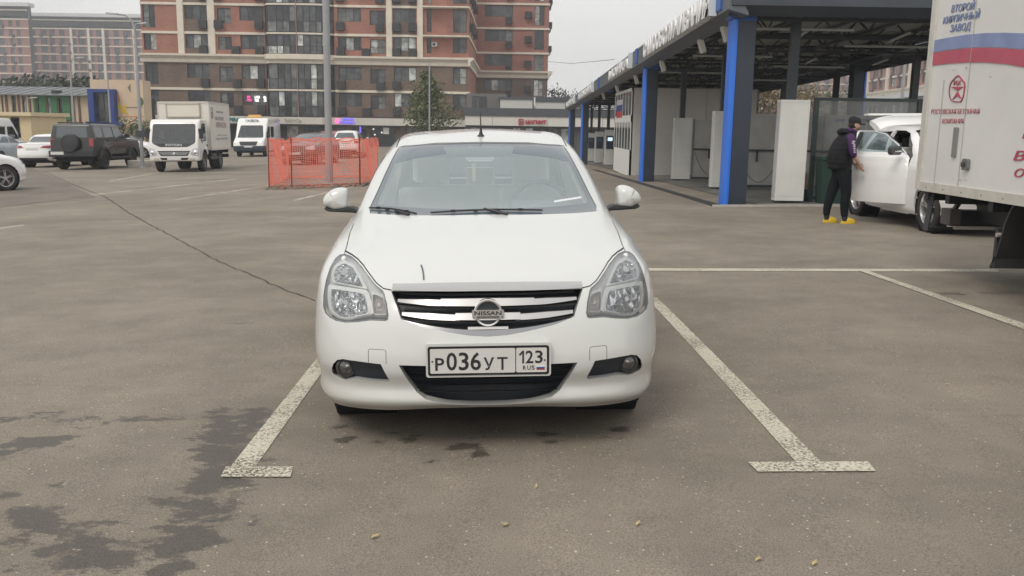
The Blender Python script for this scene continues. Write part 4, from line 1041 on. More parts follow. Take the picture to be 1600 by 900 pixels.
# ------------------------------------------------------------------ the self-service car wash on the right
NAVY = mat('navy_cladding', (.030,.040,.058), .45, var=.15, vscale=2)
BLUE = mat('bright_blue_cladding', (.022,.155,.66), .35, spec=.6)
FASC = mat('fascia_grey', (.10,.115,.13), .5, var=.12, vscale=3)
DSTEEL = mat('dark_steel', (.035,.042,.05), .5)
SHEETM = mat('roof_sheet', (.38,.40,.37), .6, var=.15, vscale=1.5)
PANEL = mat('wash_panel', (.40,.395,.37), .5, var=.12, vscale=2.5)
CABW = mat('cabinet_white', (.68,.68,.64), .45, var=.06, vscale=3)
def fb(Y): return 3.57 - .0155*(Y-17.9)                # underside of the fascia
COLY = [17.9, 29.8, 43.2, 57., 70.]
def sheared(M, base=17.9): M.v = [(x, y, z + fb(y) - 3.57) for x, y, z in M.v]; return M
def canopy():
    T = thing('wash_canopy', 'long dark steel car wash canopy on blue columns with white letters', 'canopy', (0,0,0))
    X0, X1 = 3.95, 11.75; Y0, Y1 = 17.35, 72
    def seg(M, x0, x1, z0, z1, ya=Y0, yb=Y1, n=10, mi=0):
        for i in range(n): M.box(x0, x1, ya+(yb-ya)*i/n, ya+(yb-ya)*(i+1)/n, z0, z1, mi)
    # long fascia (left) and soffit bevel
    M = MB(); M.prism([(X0,3.68),(X0+.06,3.66),(X0+.38,3.57),(X0+.38,3.62),(X0+.06,4.18),(X0,4.18)], 'y', Y0, Y1); sheared(M); M.build('side_fascia', FASC, T)
    M = MB(); M.box(X0-.02, X0+.10, Y0-.02, Y1, 4.18, 4.21); sheared(M); M.build('fascia_capping', mat('capping_pale', (.55,.57,.6), .4), T)
    M = MB(); M.prism([(X1,3.68),(X1-.38,3.57),(X1-.38,3.62),(X1,4.18)], 'y', Y0, Y1); sheared(M); M.build('side_fascia', FASC, T)
    M = MB(); M.prism([(Y0-.03,3.76),(Y0+.30,3.60),(Y0+.30,4.15),(Y0-.03,4.15)], 'x', X0+.06, X1); M.build('front_fascia', mat('front_fascia', (.045,.055,.068), .5, var=.15, vscale=1.5), T)
    M = MB(); M.box(X0+.06, X1, Y0-.05, Y0+.2, 4.15, 4.75); M.build('front_fascia', mat('front_fascia',()), T)
    # roof sheet with ribs
    M = MB()
    nx = 40
    for i in range(nx):
        xa = X0+.1+(X1-X0-.2)*i/nx; xb = X0+.1+(X1-X0-.2)*(i+.82)/nx
        M.box(xa, xb, Y0+.1, Y1, 4.14, 4.16)
    M.box(X0+.1, X1-.1, Y0+.1, Y1, 4.17, 4.20); sheared(M); M.build('roof_sheet', SHEETM, T)
    # trusses across, purlins along
    tr = None
    for k, Y in enumerate(np.arange(18.3, 71, 3.02)):
        M = MB(); zo = fb(Y)-3.57
        M.box(X0+.3, X1-.3, Y-.04, Y+.04, 4.02, 4.10); M.box(X0+.3, X1-.3, Y-.04, Y+.04, 3.60, 3.67)
        n = 9; w_ = (X1-X0-.6)/n
        for i in range(n):
            xa = X0+.3+w_*i; M.bar((xa, Y, 3.66), (xa+w_/2, Y, 4.05), .035); M.bar((xa+w_/2, Y, 4.05), (xa+w_, Y, 3.66), .035)
        M.v = [(x, y, z+zo) for x, y, z in M.v]; M.build('roof_truss', DSTEEL, T)
    for x in (4.6, 5.6, 6.7, 7.85, 9.0, 10.1, 11.1):
        M = MB(); M.box(x-.035, x+.035, Y0+.3, Y1-.2, 3.68 if x in (5.6, 7.85, 10.1) else 4.05, 3.73 if x in (5.6, 7.85, 10.1) else 4.12)
        if x in (5.6, 7.85, 10.1):
            M.box(x-.035, x+.035, Y0+.3, Y1-.2, 4.06, 4.12); n = 36; st = (Y1-Y0-.5)/n
            for i in range(n): ya = Y0+.3+st*i; M.bar((x, ya, 3.72), (x, ya+st/2, 4.07), .03); M.bar((x, ya+st/2, 4.07), (x, ya+st, 3.72), .03)
        sheared(M); M.build('purlin', DSTEEL, T)
    for Y in np.arange(19.5, 46, 3.02):
        for xa in ((4.9,) if int(Y) % 2 else (8.0,)):
            M = MB(); M.tube([(xa, Y, 3.60), (xa+2.2, Y, 3.60)], .03, 8); sheared(M); M.build('tube_light', mat('tube_lamp_off', (.55,.57,.55), .4), T)
    for xa in (6.2, 8.4, 10.4):
        for Y in (19.8, 25.8):
            M = MB(); M.bar((xa, Y, 3.60+fb(Y)-3.57), (xa+.25, Y+1.7, 3.60+fb(Y+1.7)-3.57), .05, .04); M.build('tube_light', mat('tube_lamp_off',()), T)
    # big columns with brackets
    for i, Y in enumerate(COLY):
        for sgn in (1, -1):
            xl = 4.18 if sgn == 1 else 11.42
            if i == 2 and sgn == 1: zb = None
            zg = gz(xl, Y) - .02; zt = fb(Y)
            col = None
            if not (i == 2 and sgn == 1):
                M = MB(); a, b = sorted((xl+.10*sgn, xl+.46*sgn)); M.rbox(a, b, Y, Y+.42, zg, zt, .02, 2); col = M.build('column', NAVY, T)
                M = MB(); a, b = sorted((xl, xl+.10*sgn)); M.prism([(xl+.10*sgn, Y-.015), (xl+.06*sgn, Y-.015), (xl, Y+.06), (xl, Y+.40), (xl+.10*sgn, Y+.43)], 'z', zg, zt); M.build('blue_facing', BLUE, col)
            # bracket sweeping out to the fascia
            M = MB(); P = [(xl+.46*sgn, zt-.02), (xl+.10*sgn, zt-.02), (xl-.02*sgn, zt+.02), (xl-.17*sgn, zt+.14), (xl-.27*sgn, zt+.18), (xl-.27*sgn, zt+.64), (xl+.46*sgn, zt+.60)]
            M.prism(P, 'y', Y-.012, Y+.44); M.build('column_head', mat('blue_head', (.030,.12,.40), .4) if sgn == 1 else NAVY, T)
    # thin posts in two rows
    for k in range(9):
        Y = 18.62 + 6.0*k
        for x in (5.55, 10.65):
            if k in (3, 4) and x < 6: continue
            M = MB(); M.box(x, x+.17, Y, Y+.17, gz(x, Y)-.02, fb(Y)+.06); M.build('post', DSTEEL, T)
    # floodlights hung under the fascia
    for Y in (19.2, 21.6, 27.2, 33., 39., 45.):
        M = MB(); z = fb(Y) - .12
        M.T = Matrix.Translation((4.34, Y, z)) @ Matrix.Rotation(math.radians(-18), 4, 'Y'); M.rbox(-.05,.05,-.14,.14,-.17,.17,.02,2,axis='y'); o = M.build('floodlight', mat('flood_housing', (.45,.46,.44), .5), T)
        M = MB(); M.T = Matrix.Translation((4.34, Y, z)) @ Matrix.Rotation(math.radians(-18), 4, 'Y'); M.box(-.045,.045,-.146,-.141,-.15,.15); M.build('lamp_face', mat('flood_face', (.62,.60,.52), .4), o)
        M = MB(); M.bar((4.36,Y,z+.1),(4.5,Y,z+.22),.025); M.build('arm', DSTEEL, o)
    # raised letters, read from the left
    LW = mat('sign_letter_white', (.80,.80,.80), .4)
    for body, ya, yb in (('САМООБСЛУЖИВАНИЯ', 27.6, 18.45), ('МОЙКА', 37.6, 31.2), ('АВТОМОЙКА', 55.5, 46.), ('МОЙКА', 68., 60.)):
        s = -(fb(yb)-fb(ya))/(ya-yb)
        lettering('sign_letters', body, LW, T, (X0-.075, ya, fb(ya)+.13), (0,-1,-s*1.0 if False else (fb(yb)-fb(ya))/(ya-yb)), (0,0,1), .44, (ya-yb), .15, bold=.03)
        M = MB(); M.box(X0-.02, X0-.004, yb-.1, ya+.1, 3.68, 4.16); sheared(M); M.build('sign_backing', mat('sign_backing', (.30,.31,.33), .5), T)
        M = MB(); M.box(X0-.16, X0-.01, yb-.16, yb-.10, 3.68, 4.18); sheared(M); M.build('sign_end_cap', mat('sign_end', (.62,.66,.68), .4), T)
    return T
canopy()
# floor of the bays
M = MB(); vs = []; fs = []; ys = [17.5] + list(np.arange(18, 72, 2.)); 
for y in ys:
    for x in (4.9, 6.5, 8, 10, 12.): vs.append((x, y, gz(x, y)+.012))
fs = [(5*i+j, 5*i+j+1, 5*i+j+6, 5*i+j+5) for i in range(len(ys)-1) for j in range(4)]
M.add(vs, fs); tag(M.build('wash_floor', mat('wet_concrete', (.15,.145,.13), .45, var=.35, vscale=1.2, bump=.3, bscale=40)), kind='structure')
M = MB(); M.bar((3.9, 17.55, gz(3.9,17.55)+.01), (11.6, 17.35, gz(11.6,17.35)+.01), .10, .05); tag(M.build('kerb_edge', mat('pale_concrete', (.42,.40,.36), .8, var=.2, vscale=5)), kind='structure')
M = MB(); M.bar((3.9, 17.72, gz(3.9,17.72)), (11.6, 17.52, gz(11.6,17.52)), .16, .03); tag(M.build('drain_channel', mat('drain_dark', (.03,.03,.03), .7)), kind='structure')
M = MB(); M.bar((4.05, 17.6, gz(4.05,17.6)), (4.0, 45, gz(4.0,45)), .25, .02); tag(M.build('drain_channel', mat('drain_dark',())), kind='structure')

def cabinet(Y, label, pay=False, k=0):
    x0, x1 = 5.34, 5.93; z0 = gz(5.6, Y)+.03; h = 2.05
    T = thing('wash_cabinet', label, 'cabinet', (x0, Y, z0), group='white equipment cabinets at the heads of the wash bays')
    M = MB(); M.rbox(0, x1-x0, 0, .28, .03, h, .015, 2); M.build('cabinet_body', CABW, T)
    M = MB(); M.box(.02, x1-x0-.02, .02, .26, 0, .03); M.build('plinth', DSTEEL, T)
    M = MB(); M.box(-.006, 0, .03, .25, .08, h-.05); M.build('door_panel', mat('cabinet_door', (.50,.51,.50), .45), T)
    M = MB(); M.box(.02, x1-x0-.02, -.004, 0, .12, .125); M.box(.02, x1-x0-.02, -.004, 0, h-.06, h-.056); M.build('panel_gap', mat('soft_gap', (.45,.44,.41), .6), T)
    if pay:
        M = MB(); M.rbox(.08, .52, -.04, 0, .95, 1.72, .02, 2, axis='y'); q = M.build('terminal', mat('terminal_dark', (.03,.045,.07), .3), T)
        M = MB(); M.box(.16, .44, -.045, -.041, 1.42, 1.62); M.build('screen', mat('pay_screen', (.2,.3,.5), .3, emit=(.65,.8,1), estr=(.9 if k == 0 else .12)) if k == 0 else mat('pay_screen_dim', (.08,.12,.2), .3), q)
    return T
def partition(Y, label):
    T = thing('bay_partition', label, 'partition wall', (0, 0, 0), group='grey partition walls between the wash bays')
    z0 = gz(8, Y)+.06; xs = [6.0, 7.15, 8.3, 9.45, 10.6]
    for a, b in zip(xs[:-1], xs[1:]):
        M = MB(); M.box(a+.01, b-.01, Y+.05, Y+.09, z0, z0+1.92); M.build('wall_panel', PANEL, T)
    for x in xs: M = MB(); M.box(x-.02, x+.02, Y+.02, Y+.10, z0-.05, z0+1.95); M.build('upright', mat('partition_upright', (.20,.20,.19), .5), T)
    M = MB(); M.box(6, 10.6, Y-.03, Y+.01, z0+.93, z0+.98); M.box(6, 10.6, Y-.02, Y+.02, z0-.03, z0+.03); M.build('rail', DSTEEL, T)
    M = MB(); M.box(6.5, 6.56, Y-.06, Y-.03, z0+.65, z0+.95); M.build('lance_holder', DSTEEL, T)
    P = [(6.05+1.1*t, Y-.06, z0+.85-.75*math.sin(math.pi*t)**.8) for t in np.linspace(0, 1, 14)]
    M = MB(); M.tube(P, .012, 6); M.build('hose', mat('hose_grey', (.16,.16,.15), .7), T, True)
    return T
cabinet(18.35, 'tall white cabinet at the front corner of the wash, left of the man')
cabinet(24.4, 'tall white cabinet half hidden behind the nearest blue column'); partition(24.4, 'grey partition wall behind the man and the nearest white cabinet')
cabinet(30.4, 'white cabinet between the two nearest blue columns of the wash'); partition(30.4, 'second grey partition wall, seen left of the nearest blue column')
partition(36.4, 'grey partition wall deepest in the bay beside the kiosk')
cabinet(53.5, 'white pay cabinet with the lit screen beside the kiosk', True, 0)
cabinet(60., 'middle far pay cabinet with dark screen, behind the lit one', True, 1)
cabinet(66.5, 'farthest pay cabinet with dark screen, just right of the far columns', True, 2)
for Y in (48.2,): partition(Y, 'far grey partition wall just behind the kiosk')
# framed smoked screen along the first bay
T = thing('bay_screen', 'smoked transparent screen in a dark steel frame behind the white liftback', 'screen')
z0 = gz(7, 18.6)
M = MB()
for x in (6.10, 8.2, 10.5): M.box(x, x+.09, 18.6, 18.69, z0, z0+2.1)
M.box(6.1, 10.55, 18.61, 18.68, z0+2.06, z0+2.12); M.box(6.1, 10.55, 18.61, 18.68, z0+1.02, z0+1.06); M.box(6.1, 10.55, 18.61, 18.68, z0+.05, z0+.12); M.build('frame', mat('green_black_steel', (.02,.035,.035), .4), T)
M = MB(); M.box(6.2, 10.5, 18.64, 18.65, z0+.12, z0+2.06); M.build('screen_pane', glass_mat('smoked_pane', (.72,.73,.72), .18, (.35,.35,.33), .1, .0), T)
T = thing('waste_bin', 'dark green plastic bin standing beside the nearest white cabinet', 'bin', (6.42, 18.35, gz(6.4, 18.3)))
M = MB(); M.prism([(-.19,0),(.19,0),(.24,.88),(-.24,.88)], 'y', -.2, .2); M.build('bin_body', mat('bin_green', (.012,.04,.03), .5), T, bevel=.02)
M = MB(); M.rbox(-.26,.26,-.23,.23,.88,.95,.03,2); M.build('bin_lid', mat('bin_green',()), T, bevel=.01)
T = thing('cardboard_carton', 'small yellow brown carton beside the foot of the nearest white cabinet', 'carton', (6.02, 18.9, gz(6, 18.9)+.02))
M = MB(); M.box(-.02,.14,0,.2,.25,.58); M.build('carton_body', mat('carton', (.42,.30,.14), .8), T); M = MB(); M.box(-.04,.16,-.02,.22,0,.25); M.build('stand', DSTEEL, T)
for x, lab in ((8.62, 'brush holder tube with blue cap left of the broad dark column'), (9.32, 'brush holder tube with blue cap right of the broad dark column')):
    T = thing('brush_holder', lab, 'brush holder', (x, 24.2, gz(x, 24.2)), group='brush holders on the grey partition')
    M = MB(); M.tube([(0,0,1.3),(0,0,1.78)], .045, 10); M.build('tube', mat('tube_grey', (.5,.5,.5), .5), T, True)
    M = MB(); M.box(-.12,.12,-.05,.05,1.78,1.86); M.build('cap', mat('cap_blue', (.03,.05,.30), .4), T)
    M = MB(); M.bar((0,0,1.3),(0,.2,1.3),.03); M.build('bracket', DSTEEL, T)
# kiosk
def kiosk():
    x0, x1, ya, yb = 4.62, 9.6, 36.0, 42.0; z0 = gz(4.6, 36)-.05; zt = 3.05
    T = thing('wash_kiosk', 'pale panelled kiosk with tall gridded windows under the wash canopy', 'kiosk')
    W = mat('kiosk_wall', (.52,.51,.48), .55, var=.05); F = mat('kiosk_frame', (.72,.72,.69), .45)
    for i in range(5):
        M = MB(); M.box(x0+.98*i, x0+.98*(i+1)-.012, ya, ya+.05, z0, zt); M.build('wall_panel', W, T)
    M = MB(); M.box(x0+.06, x1, ya+.05, yb, z0, zt-.01); M.build('core', mat('kiosk_core', (.2,.2,.2), .8), T)
    M = MB(); M.box(x0-.02, x0+.05, ya, ya+.14, z0, zt); M.box(x0-.02, x0+.05, yb-.14, yb, z0, zt)
    M.box(x0-.02, x0+.05, ya, yb, z0, z0+1.05); M.box(x0-.02, x0+.05, ya, yb, z0+2.15, z0+2.42); M.box(x0-.02, x0+.05, ya, yb, zt-.12, zt)
    n = 6
    for i in range(1, n): y = ya+(yb-ya)*i/n; M.box(x0-.025, x0+.05, y-.04, y+.04, z0+1.05, zt-.12)
    M.build('window_frame', F, T)
    for i in range(n):
        ya_, yb_ = ya+(yb-ya)*i/n+.1, ya+(yb-ya)*(i+1)/n-.1
        for za, zb in ((z0+1.05, z0+2.15), (z0+2.42, zt-.12)):
            M = MB(); M.box(x0-.015, x0-.005, ya_-.04, yb_+.04, za, zb); M.build('pane', mat('kiosk_glass', (.05,.055,.06), .08, spec=.6), T)
    M = MB()
    for i, y in enumerate((38.2, 39.9)): pass
    for i, (za, zb, c) in enumerate(((z0+2.35, z0+2.62, (.42,.03,.04)), (z0+2.62, z0+2.90, (.03,.05,.22)), (z0+2.90, z0+3.12, (.55,.55,.57)))):
        M = MB(); M.box(x0-.03, x0-.022, 39.0, 41.2, za, zb); M.build('flag_stripe', mat('flagk%d' % i, c, .7), T)
kiosk()

# ------------------------------------------------------------------ box truck at the right edge
def onx(px, py, X):
    d = _f + CR*((px-800)/FPX) + CU*((450-py)/FPX); return Vector((0,0,CZ)) + d*(X/d.x)
def right_truck():
    T = thing('box_truck', 'white box lorry at the right edge with blue and red stripes', 'truck', (4.15, 9.3, gz(4.2, 8)))
    T_inv = Matrix.Translation((-4.15, -9.3, -gz(4.2, 8)))
    def B(M, *a, **k): M.v = [tuple(T_inv @ Vector(v)) for v in M.v]; return M.build(*a, **k)
    X = 4.15; WB = mat('truck_box_white', (.63,.625,.60), .5, var=.06, vscale=1.3); AL = mat('truck_aluminium', (.55,.53,.48), .45, .2, var=.12, vscale=6)
    M = MB(); M.box(X+.005, X+2.4, 3.6, 9.25, .96, 3.3); box = B(M, 'box_body', WB, T)
    M = MB(); M.rbox(X-.012, X+.06, 9.18, 9.30, .90, 3.32, .012, 2); B(M, 'corner_post', AL, T)
    M = MB(); M.box(X-.010, X+2.4, 9.255, 9.29, .96, 3.3); B(M, 'rear_frame', AL, T)
    M = MB(); M.box(X-.012, X+.05, 3.6, 9.18, .895, .985); B(M, 'bottom_rail', AL, T)
    M = MB(); M.box(X-.004, X+.02, 8.90, 8.906, .99, 1.98); M.box(X-.004, X+.02, 8.42, 8.425, .99, 3.3); B(M, 'panel_joint', mat('joint_line', (.42,.41,.38), .7), T)
    for y in np.arange(4.0, 9.1, .36):
        M = MB(); M.lathe([(.001, X-.018), (.006, X-.016), (.007, X-.012)], (0, y, .935), 'x', 8); B(M, 'rivet', mat('rivet_dark', (.16,.12,.10), .7), T)
    # stripes
    def ribbon(nm, top, bot, m):
        P = [onx(*p, X-.003) for p in top]; Q = [onx(*p, X-.003) for p in bot]; n = len(P)
        M = MB(); M.add([tuple(p) for p in P] + [tuple(q) for q in Q] + [(X+.006, p.y, p.z) for p in P] + [(X+.006, q.y, q.z) for q in Q],
                        [(i, i+1, n+i+1, n+i) for i in range(n-1)] + [(i, 2*n+i, 2*n+i+1, i+1) for i in range(n-1)] + [(n+i, n+i+1, 3*n+i+1, 3*n+i) for i in range(n-1)]); B(M, nm, m, T)
    ribbon('blue_stripe', [(1454,64),(1480,59),(1510,54),(1540,51.5),(1570,51),(1600,52),(1700,58)], [(1452,83),(1480,78),(1510,74.5),(1540,73.5),(1570,74.5),(1600,77),(1700,88)], mat('stripe_blue', (.20,.25,.42), .5, var=.12, vscale=5))
    ribbon('red_stripe', [(1452,84),(1480,79),(1510,75.5),(1540,74.5),(1570,75.5),(1600,78),(1700,89)], [(1450,103),(1480,99.5),(1510,97.5),(1540,97.5),(1570,100),(1600,105),(1700,122)], mat('stripe_red', (.42,.075,.115), .5, var=.1, vscale=5))
    RD = mat('truck_red_ink', (.40,.06,.10), .6); BL = mat('truck_blue_ink', (.15,.20,.38), .6)
    ux, uz = (0,-1,0), (0,0,1)
    def txt(body, pxl, pxr, pyt, pyb, m, shear=0, bold=.0, tilt=0.):
        a = onx(pxl, pyb, X); b = onx(pxr, pyb+tilt, X); t = onx(pxl, pyt, X)
        o = lettering('truck_lettering', body, m, None, (X-.001, a.y, a.z), (0,-1,(b.z-a.z)/(a.y-b.y)), (0,0,1), t.z-a.z, a.y-b.y, .003, bold=bold*.4, shear=shear)
        o.data.transform(T_inv); o.parent = T
    txt('ВТОРОЙ', 1486, 1523, 5, 20, BL, .2, .02, -5); txt('КИРПИЧНЫЙ', 1473, 1531, 24, 38, BL, .2, .02, -10); txt('ЗАВОД', 1484, 1516, 39, 53, BL, .2, .02, -4)
    txt('РОСТОВСКАЯ БЕТОННАЯ', 1455, 1530, 170.5, 178, RD, 0, -.03, 0); txt('КОМПАНИЯ', 1472, 1506, 185.5, 193, RD, 0, -.03, 0)
    txt('ВЫВОЗ', 1583, 1700, 235, 251, RD, .2, .03, 4); txt('ОТХОДОВ', 1584, 1715, 263, 279, RD, .2, .03, 4); txt('ВАШ', 1597, 1680, 199, 216, RD, .2, .03, 3)
    P = [(1497,116),(1485.5,128),(1482.5,140),(1483.5,153),(1488,159),(1502,160),(1506,150),(1508.5,130)]
    P2 = rounded([tuple(onx(x, y, X))[1:] for x, y in P], .03); c = Vector((sum(p[0] for p in P2)/len(P2), sum(p[1] for p in P2)/len(P2)))
    k = len(P2); M = MB(); inn = [tuple(c + (Vector(p)-c)*.92) for p in P2]
    M.add([(X-.004,)+p for p in P2] + [(X-.004,)+tuple(p) for p in inn] + [(X+.006,)+p for p in P2], [(i,(i+1)%k,(i+1)%k+k,i+k) for i in range(k)] + [(i, i+2*k, (i+1)%k+2*k, (i+1)%k) for i in range(k)]); B(M, 'emblem_outline', RD, T)
    for tri in ([(1486,135.5),(1505,135.5),(1496,142)], [(1496,143),(1502.5,155),(1495.5,150),(1488,155.5)]):
        M = MB(); Q = [tuple(onx(x, y, X)) for x, y in tri]; M.add([(X-.003, q[1], q[2]) for q in Q] + [(X+.006, q[1], q[2]) for q in Q], [tuple(range(len(Q)))] + [(i, i+len(Q), (i+1)%len(Q)+len(Q), (i+1)%len(Q)) for i in range(len(Q))]); B(M, 'emblem_triangle', RD, T)
    txt('РБК', 1490, 1501, 126, 133.5, RD, 0, .02, 0)
    # handle slot and latch
    a, b = onx(1494.5, 199, X), onx(1493, 246, X); M = MB(); M.rbox(X-.012, X+.01, a.y-.045, a.y+.03, b.z, a.z, .012, 2, axis='x'); B(M, 'handle_slot', mat('slot_grey', (.25,.26,.25), .4, .4), T)
    a, b = onx(1512, 248, X), onx(1512, 266, X); M = MB(); M.rbox(X-.03, X+.01, a.y-.05, a.y+.045, b.z, a.z, .025, 3, axis='x'); o = B(M, 'latch', mat('latch_grey', (.20,.21,.21), .35, .5), T)
    M = MB(); M.rbox(X-.045, X-.03, a.y-.02, a.y+.03, b.z+.03, a.z-.03, .01, 2, axis='x'); B(M, 'latch_grip', mat('latch_dark', (.05,.05,.05), .4), T)
    for px, py in ((1498,280),(1508,281),(1490,281),(1545,121),(1492,108),(1510,106)):
        a = onx(px, py, X); M = MB(); r = random.Random(int(px)); w_ = .03
        M.add([(X-.0015, a.y+r.uniform(-w_,w_)*2, a.z+r.uniform(-.012,.012)) for _ in range(3)] + [], [(0,1,2)]); B(M, 'rust_scrape', mat('scrape', (.22,.19,.16), .8), T)
    # underside
    M = MB(); M.box(X+.55, X+.67, 3.6, 9.1, .60, .84); M.box(X+1.7, X+1.82, 3.6, 9.1, .60, .84)
    for y in (4.4, 5.4, 6.4, 7.9, 8.7, 9.15): M.box(X+.05, X+2.35, y-.04, y+.04, .80, .93)
    B(M, 'chassis', BLACKP, T)
    M = MB(); M.box(X+.27, X+2.1, 9.05, 9.20, .55, .71); B(M, 'rear_bumper', mat('bumper_dark', (.035,.035,.04), .5), T)
    M = MB(); M.box(X+.25, X+.36, 9.02, 9.22, .56, .72); B(M, 'bumper_end', mat('bumper_end', (.10,.09,.085), .6), T)
    M = MB(); M.box(X+.32, X+2.1, 9.04, 9.21, .515, .548); B(M, 'reflective_strip', mat('tape_pale', (.60,.58,.52), .3, .2), T)
    M = MB(); M.bar((X+.10,9.12,.88),(X+.03,9.05,.50),.05,.03); M.bar((X+.42,9.1,.88),(X+.32,9.1,.70),.06,.03); M.bar((X+.03,9.05,.52),(X+.34,9.1,.52),.025,.03); B(M, 'bracket', BLACKP, T)
    M = MB(); M.box(X+.60, X+.85, 8.6, 8.9, .74, .86); B(M, 'junction_box', mat('rust_box', (.12,.07,.06), .7), T)
    M = MB(); M.box(X+.9, X+2.0, 7.7, 8.9, .56, .80); B(M, 'spare_carrier', BLACKP, T)
    # mudguard and rear wheels
    cy, r = 7.02, .62; zc = gz(4.3, 7)+.42
    pts = [(cy + r*math.cos(t), zc + r*math.sin(t)) for t in np.linspace(math.radians(8), math.radians(160), 12)]
    pts = [(cy+.74, zc-.17), (cy+.66, zc-.05)] + pts
    M = MB(); M.add([(X+.02, y, z) for y, z in pts] + [(X+.55, y, z) for y, z in pts] + [(X+.02, cy+(y-cy)*.975, z-.012) for y, z in pts] + [(X+.55, cy+(y-cy)*.975, z-.012) for y, z in pts],
                    [(i, i+1, len(pts)+i+1, len(pts)+i) for i in range(len(pts)-1)] + [(2*len(pts)+i, 3*len(pts)+i, 3*len(pts)+i+1, 2*len(pts)+i+1) for i in range(len(pts)-1)] + [(i, 2*len(pts)+i, 2*len(pts)+i+1, i+1) for i in range(len(pts)-1)])
    B(M, 'mudguard', mat('mudguard_black', (.03,.03,.032), .6), T, True)
    M = MB(); M.box(X+.02, X+.55, cy+.66, cy+.70, zc-.17, zc+.18); B(M, 'mud_flap', mat('mudguard_black',()), T)
    M = MB(); M.tube([(X-.0, cy+.64, zc+.12), (X+.05, cy+.64, zc+.12)], .02, 8); B(M, 'mudguard_bolt', mat('bolt_grey', (.3,.28,.26), .6), T)
    for sx_ in (X+.13, X+2.2):
        wheel(T, sx_-4.15, cy-.22-9.3, .41, w=.25, rimr=.23, kind='spoke', out=(-1 if sx_ < 5 else 1), spokes=6, rimmat=mat('steel_rim', (.22,.22,.22), .5, .5))
    M = MB(); M.tube([(X+.1, cy-.22, zc), (X+2.2, cy-.22, zc)], .06, 8); B(M, 'axle', BLACKP, T)
right_truck()
# ------------------------------------------------------------------ white liftback in the first bay, door and tailgate open
WP2 = paint_mat('pearl_white_paint', (.78, .78, .765), dz=.05)
lift, *_ = gen_car('liftback_car', 'white liftback with its front door and tailgate open beside the man in yellow clogs', WP2, (6.80, 11.9), 0,
                   ymap=([0,.83,3.53,4.656],[0,.90,3.60,4.60]), ytop=([0,1.1,2.0,3.44,4.05,4.656],[0,1.1,2.05,3.75,4.35,4.65]), zmap=([0,.2,1.04,1.52,2],[.03,.22,1.10,1.56,2.05]),
                   sx=1.06, sxt=1.05, nu=6, nv=6, wr=.345, rimk=('twin', 5), door=31, rim=mat('alloy_bright', (.62,.62,.62), .25, .8))
LG_ = mat('cabin_light_grey', (.42,.41,.39), .9)
M = MB(); M.box(.70,.76,1.6,3.7,.45,1.02); M.box(-.62,.62,1.45,1.75,.6,1.05); M.build('cabin_panel', LG_, lift)
for y_ in (2.45, 3.45):
    M = MB(); M.rbox(-.62,-.14,y_-.55,y_,.45,.62,.05,2); M.rbox(-.62,-.14,y_,y_+.14,.5,1.18,.05,2); M.rbox(-.50,-.26,y_+.03,y_+.12,1.18,1.36,.04,2); M.build('seat', LG_, lift, bevel=.02)
def tailgate():
    M = MB(); n = 10; vs = []
    for i in range(n+1):
        u = -1 + 2*i/n
        for t, z in ((0, 1.50), (.35, 1.63), (.75, 1.70), (1., 1.71), (1.02, 1.65), (.7, 1.60), (.3, 1.50)):
            wd = .56 + .06*math.sin(t*2.2); vs.append((u*wd, 3.42 + .55*t - .06*u*u*t, z - .10*abs(u)**3))
    M.add(vs, [(7*i+j, 7*i+(j+1) % 7, 7*(i+1)+(j+1) % 7, 7*(i+1)+j) for i in range(n) for j in range(7)] + [tuple(range(7)), tuple(7*n+j for j in range(7))])
    g = M.build('tailgate', WP2, lift, True)
    M = MB(); M.rbox(-.64,.64,3.90,4.15,1.70,1.735,.05,3); M.build('spoiler', WP2, g, bevel=.01)
    for s in (1, -1): M = MB(); M.tube([(.5*s,3.62,1.42),(.5*s,4.3,1.62)], .012, 6); M.build('gas_strut', SEAM, g)
tailgate()

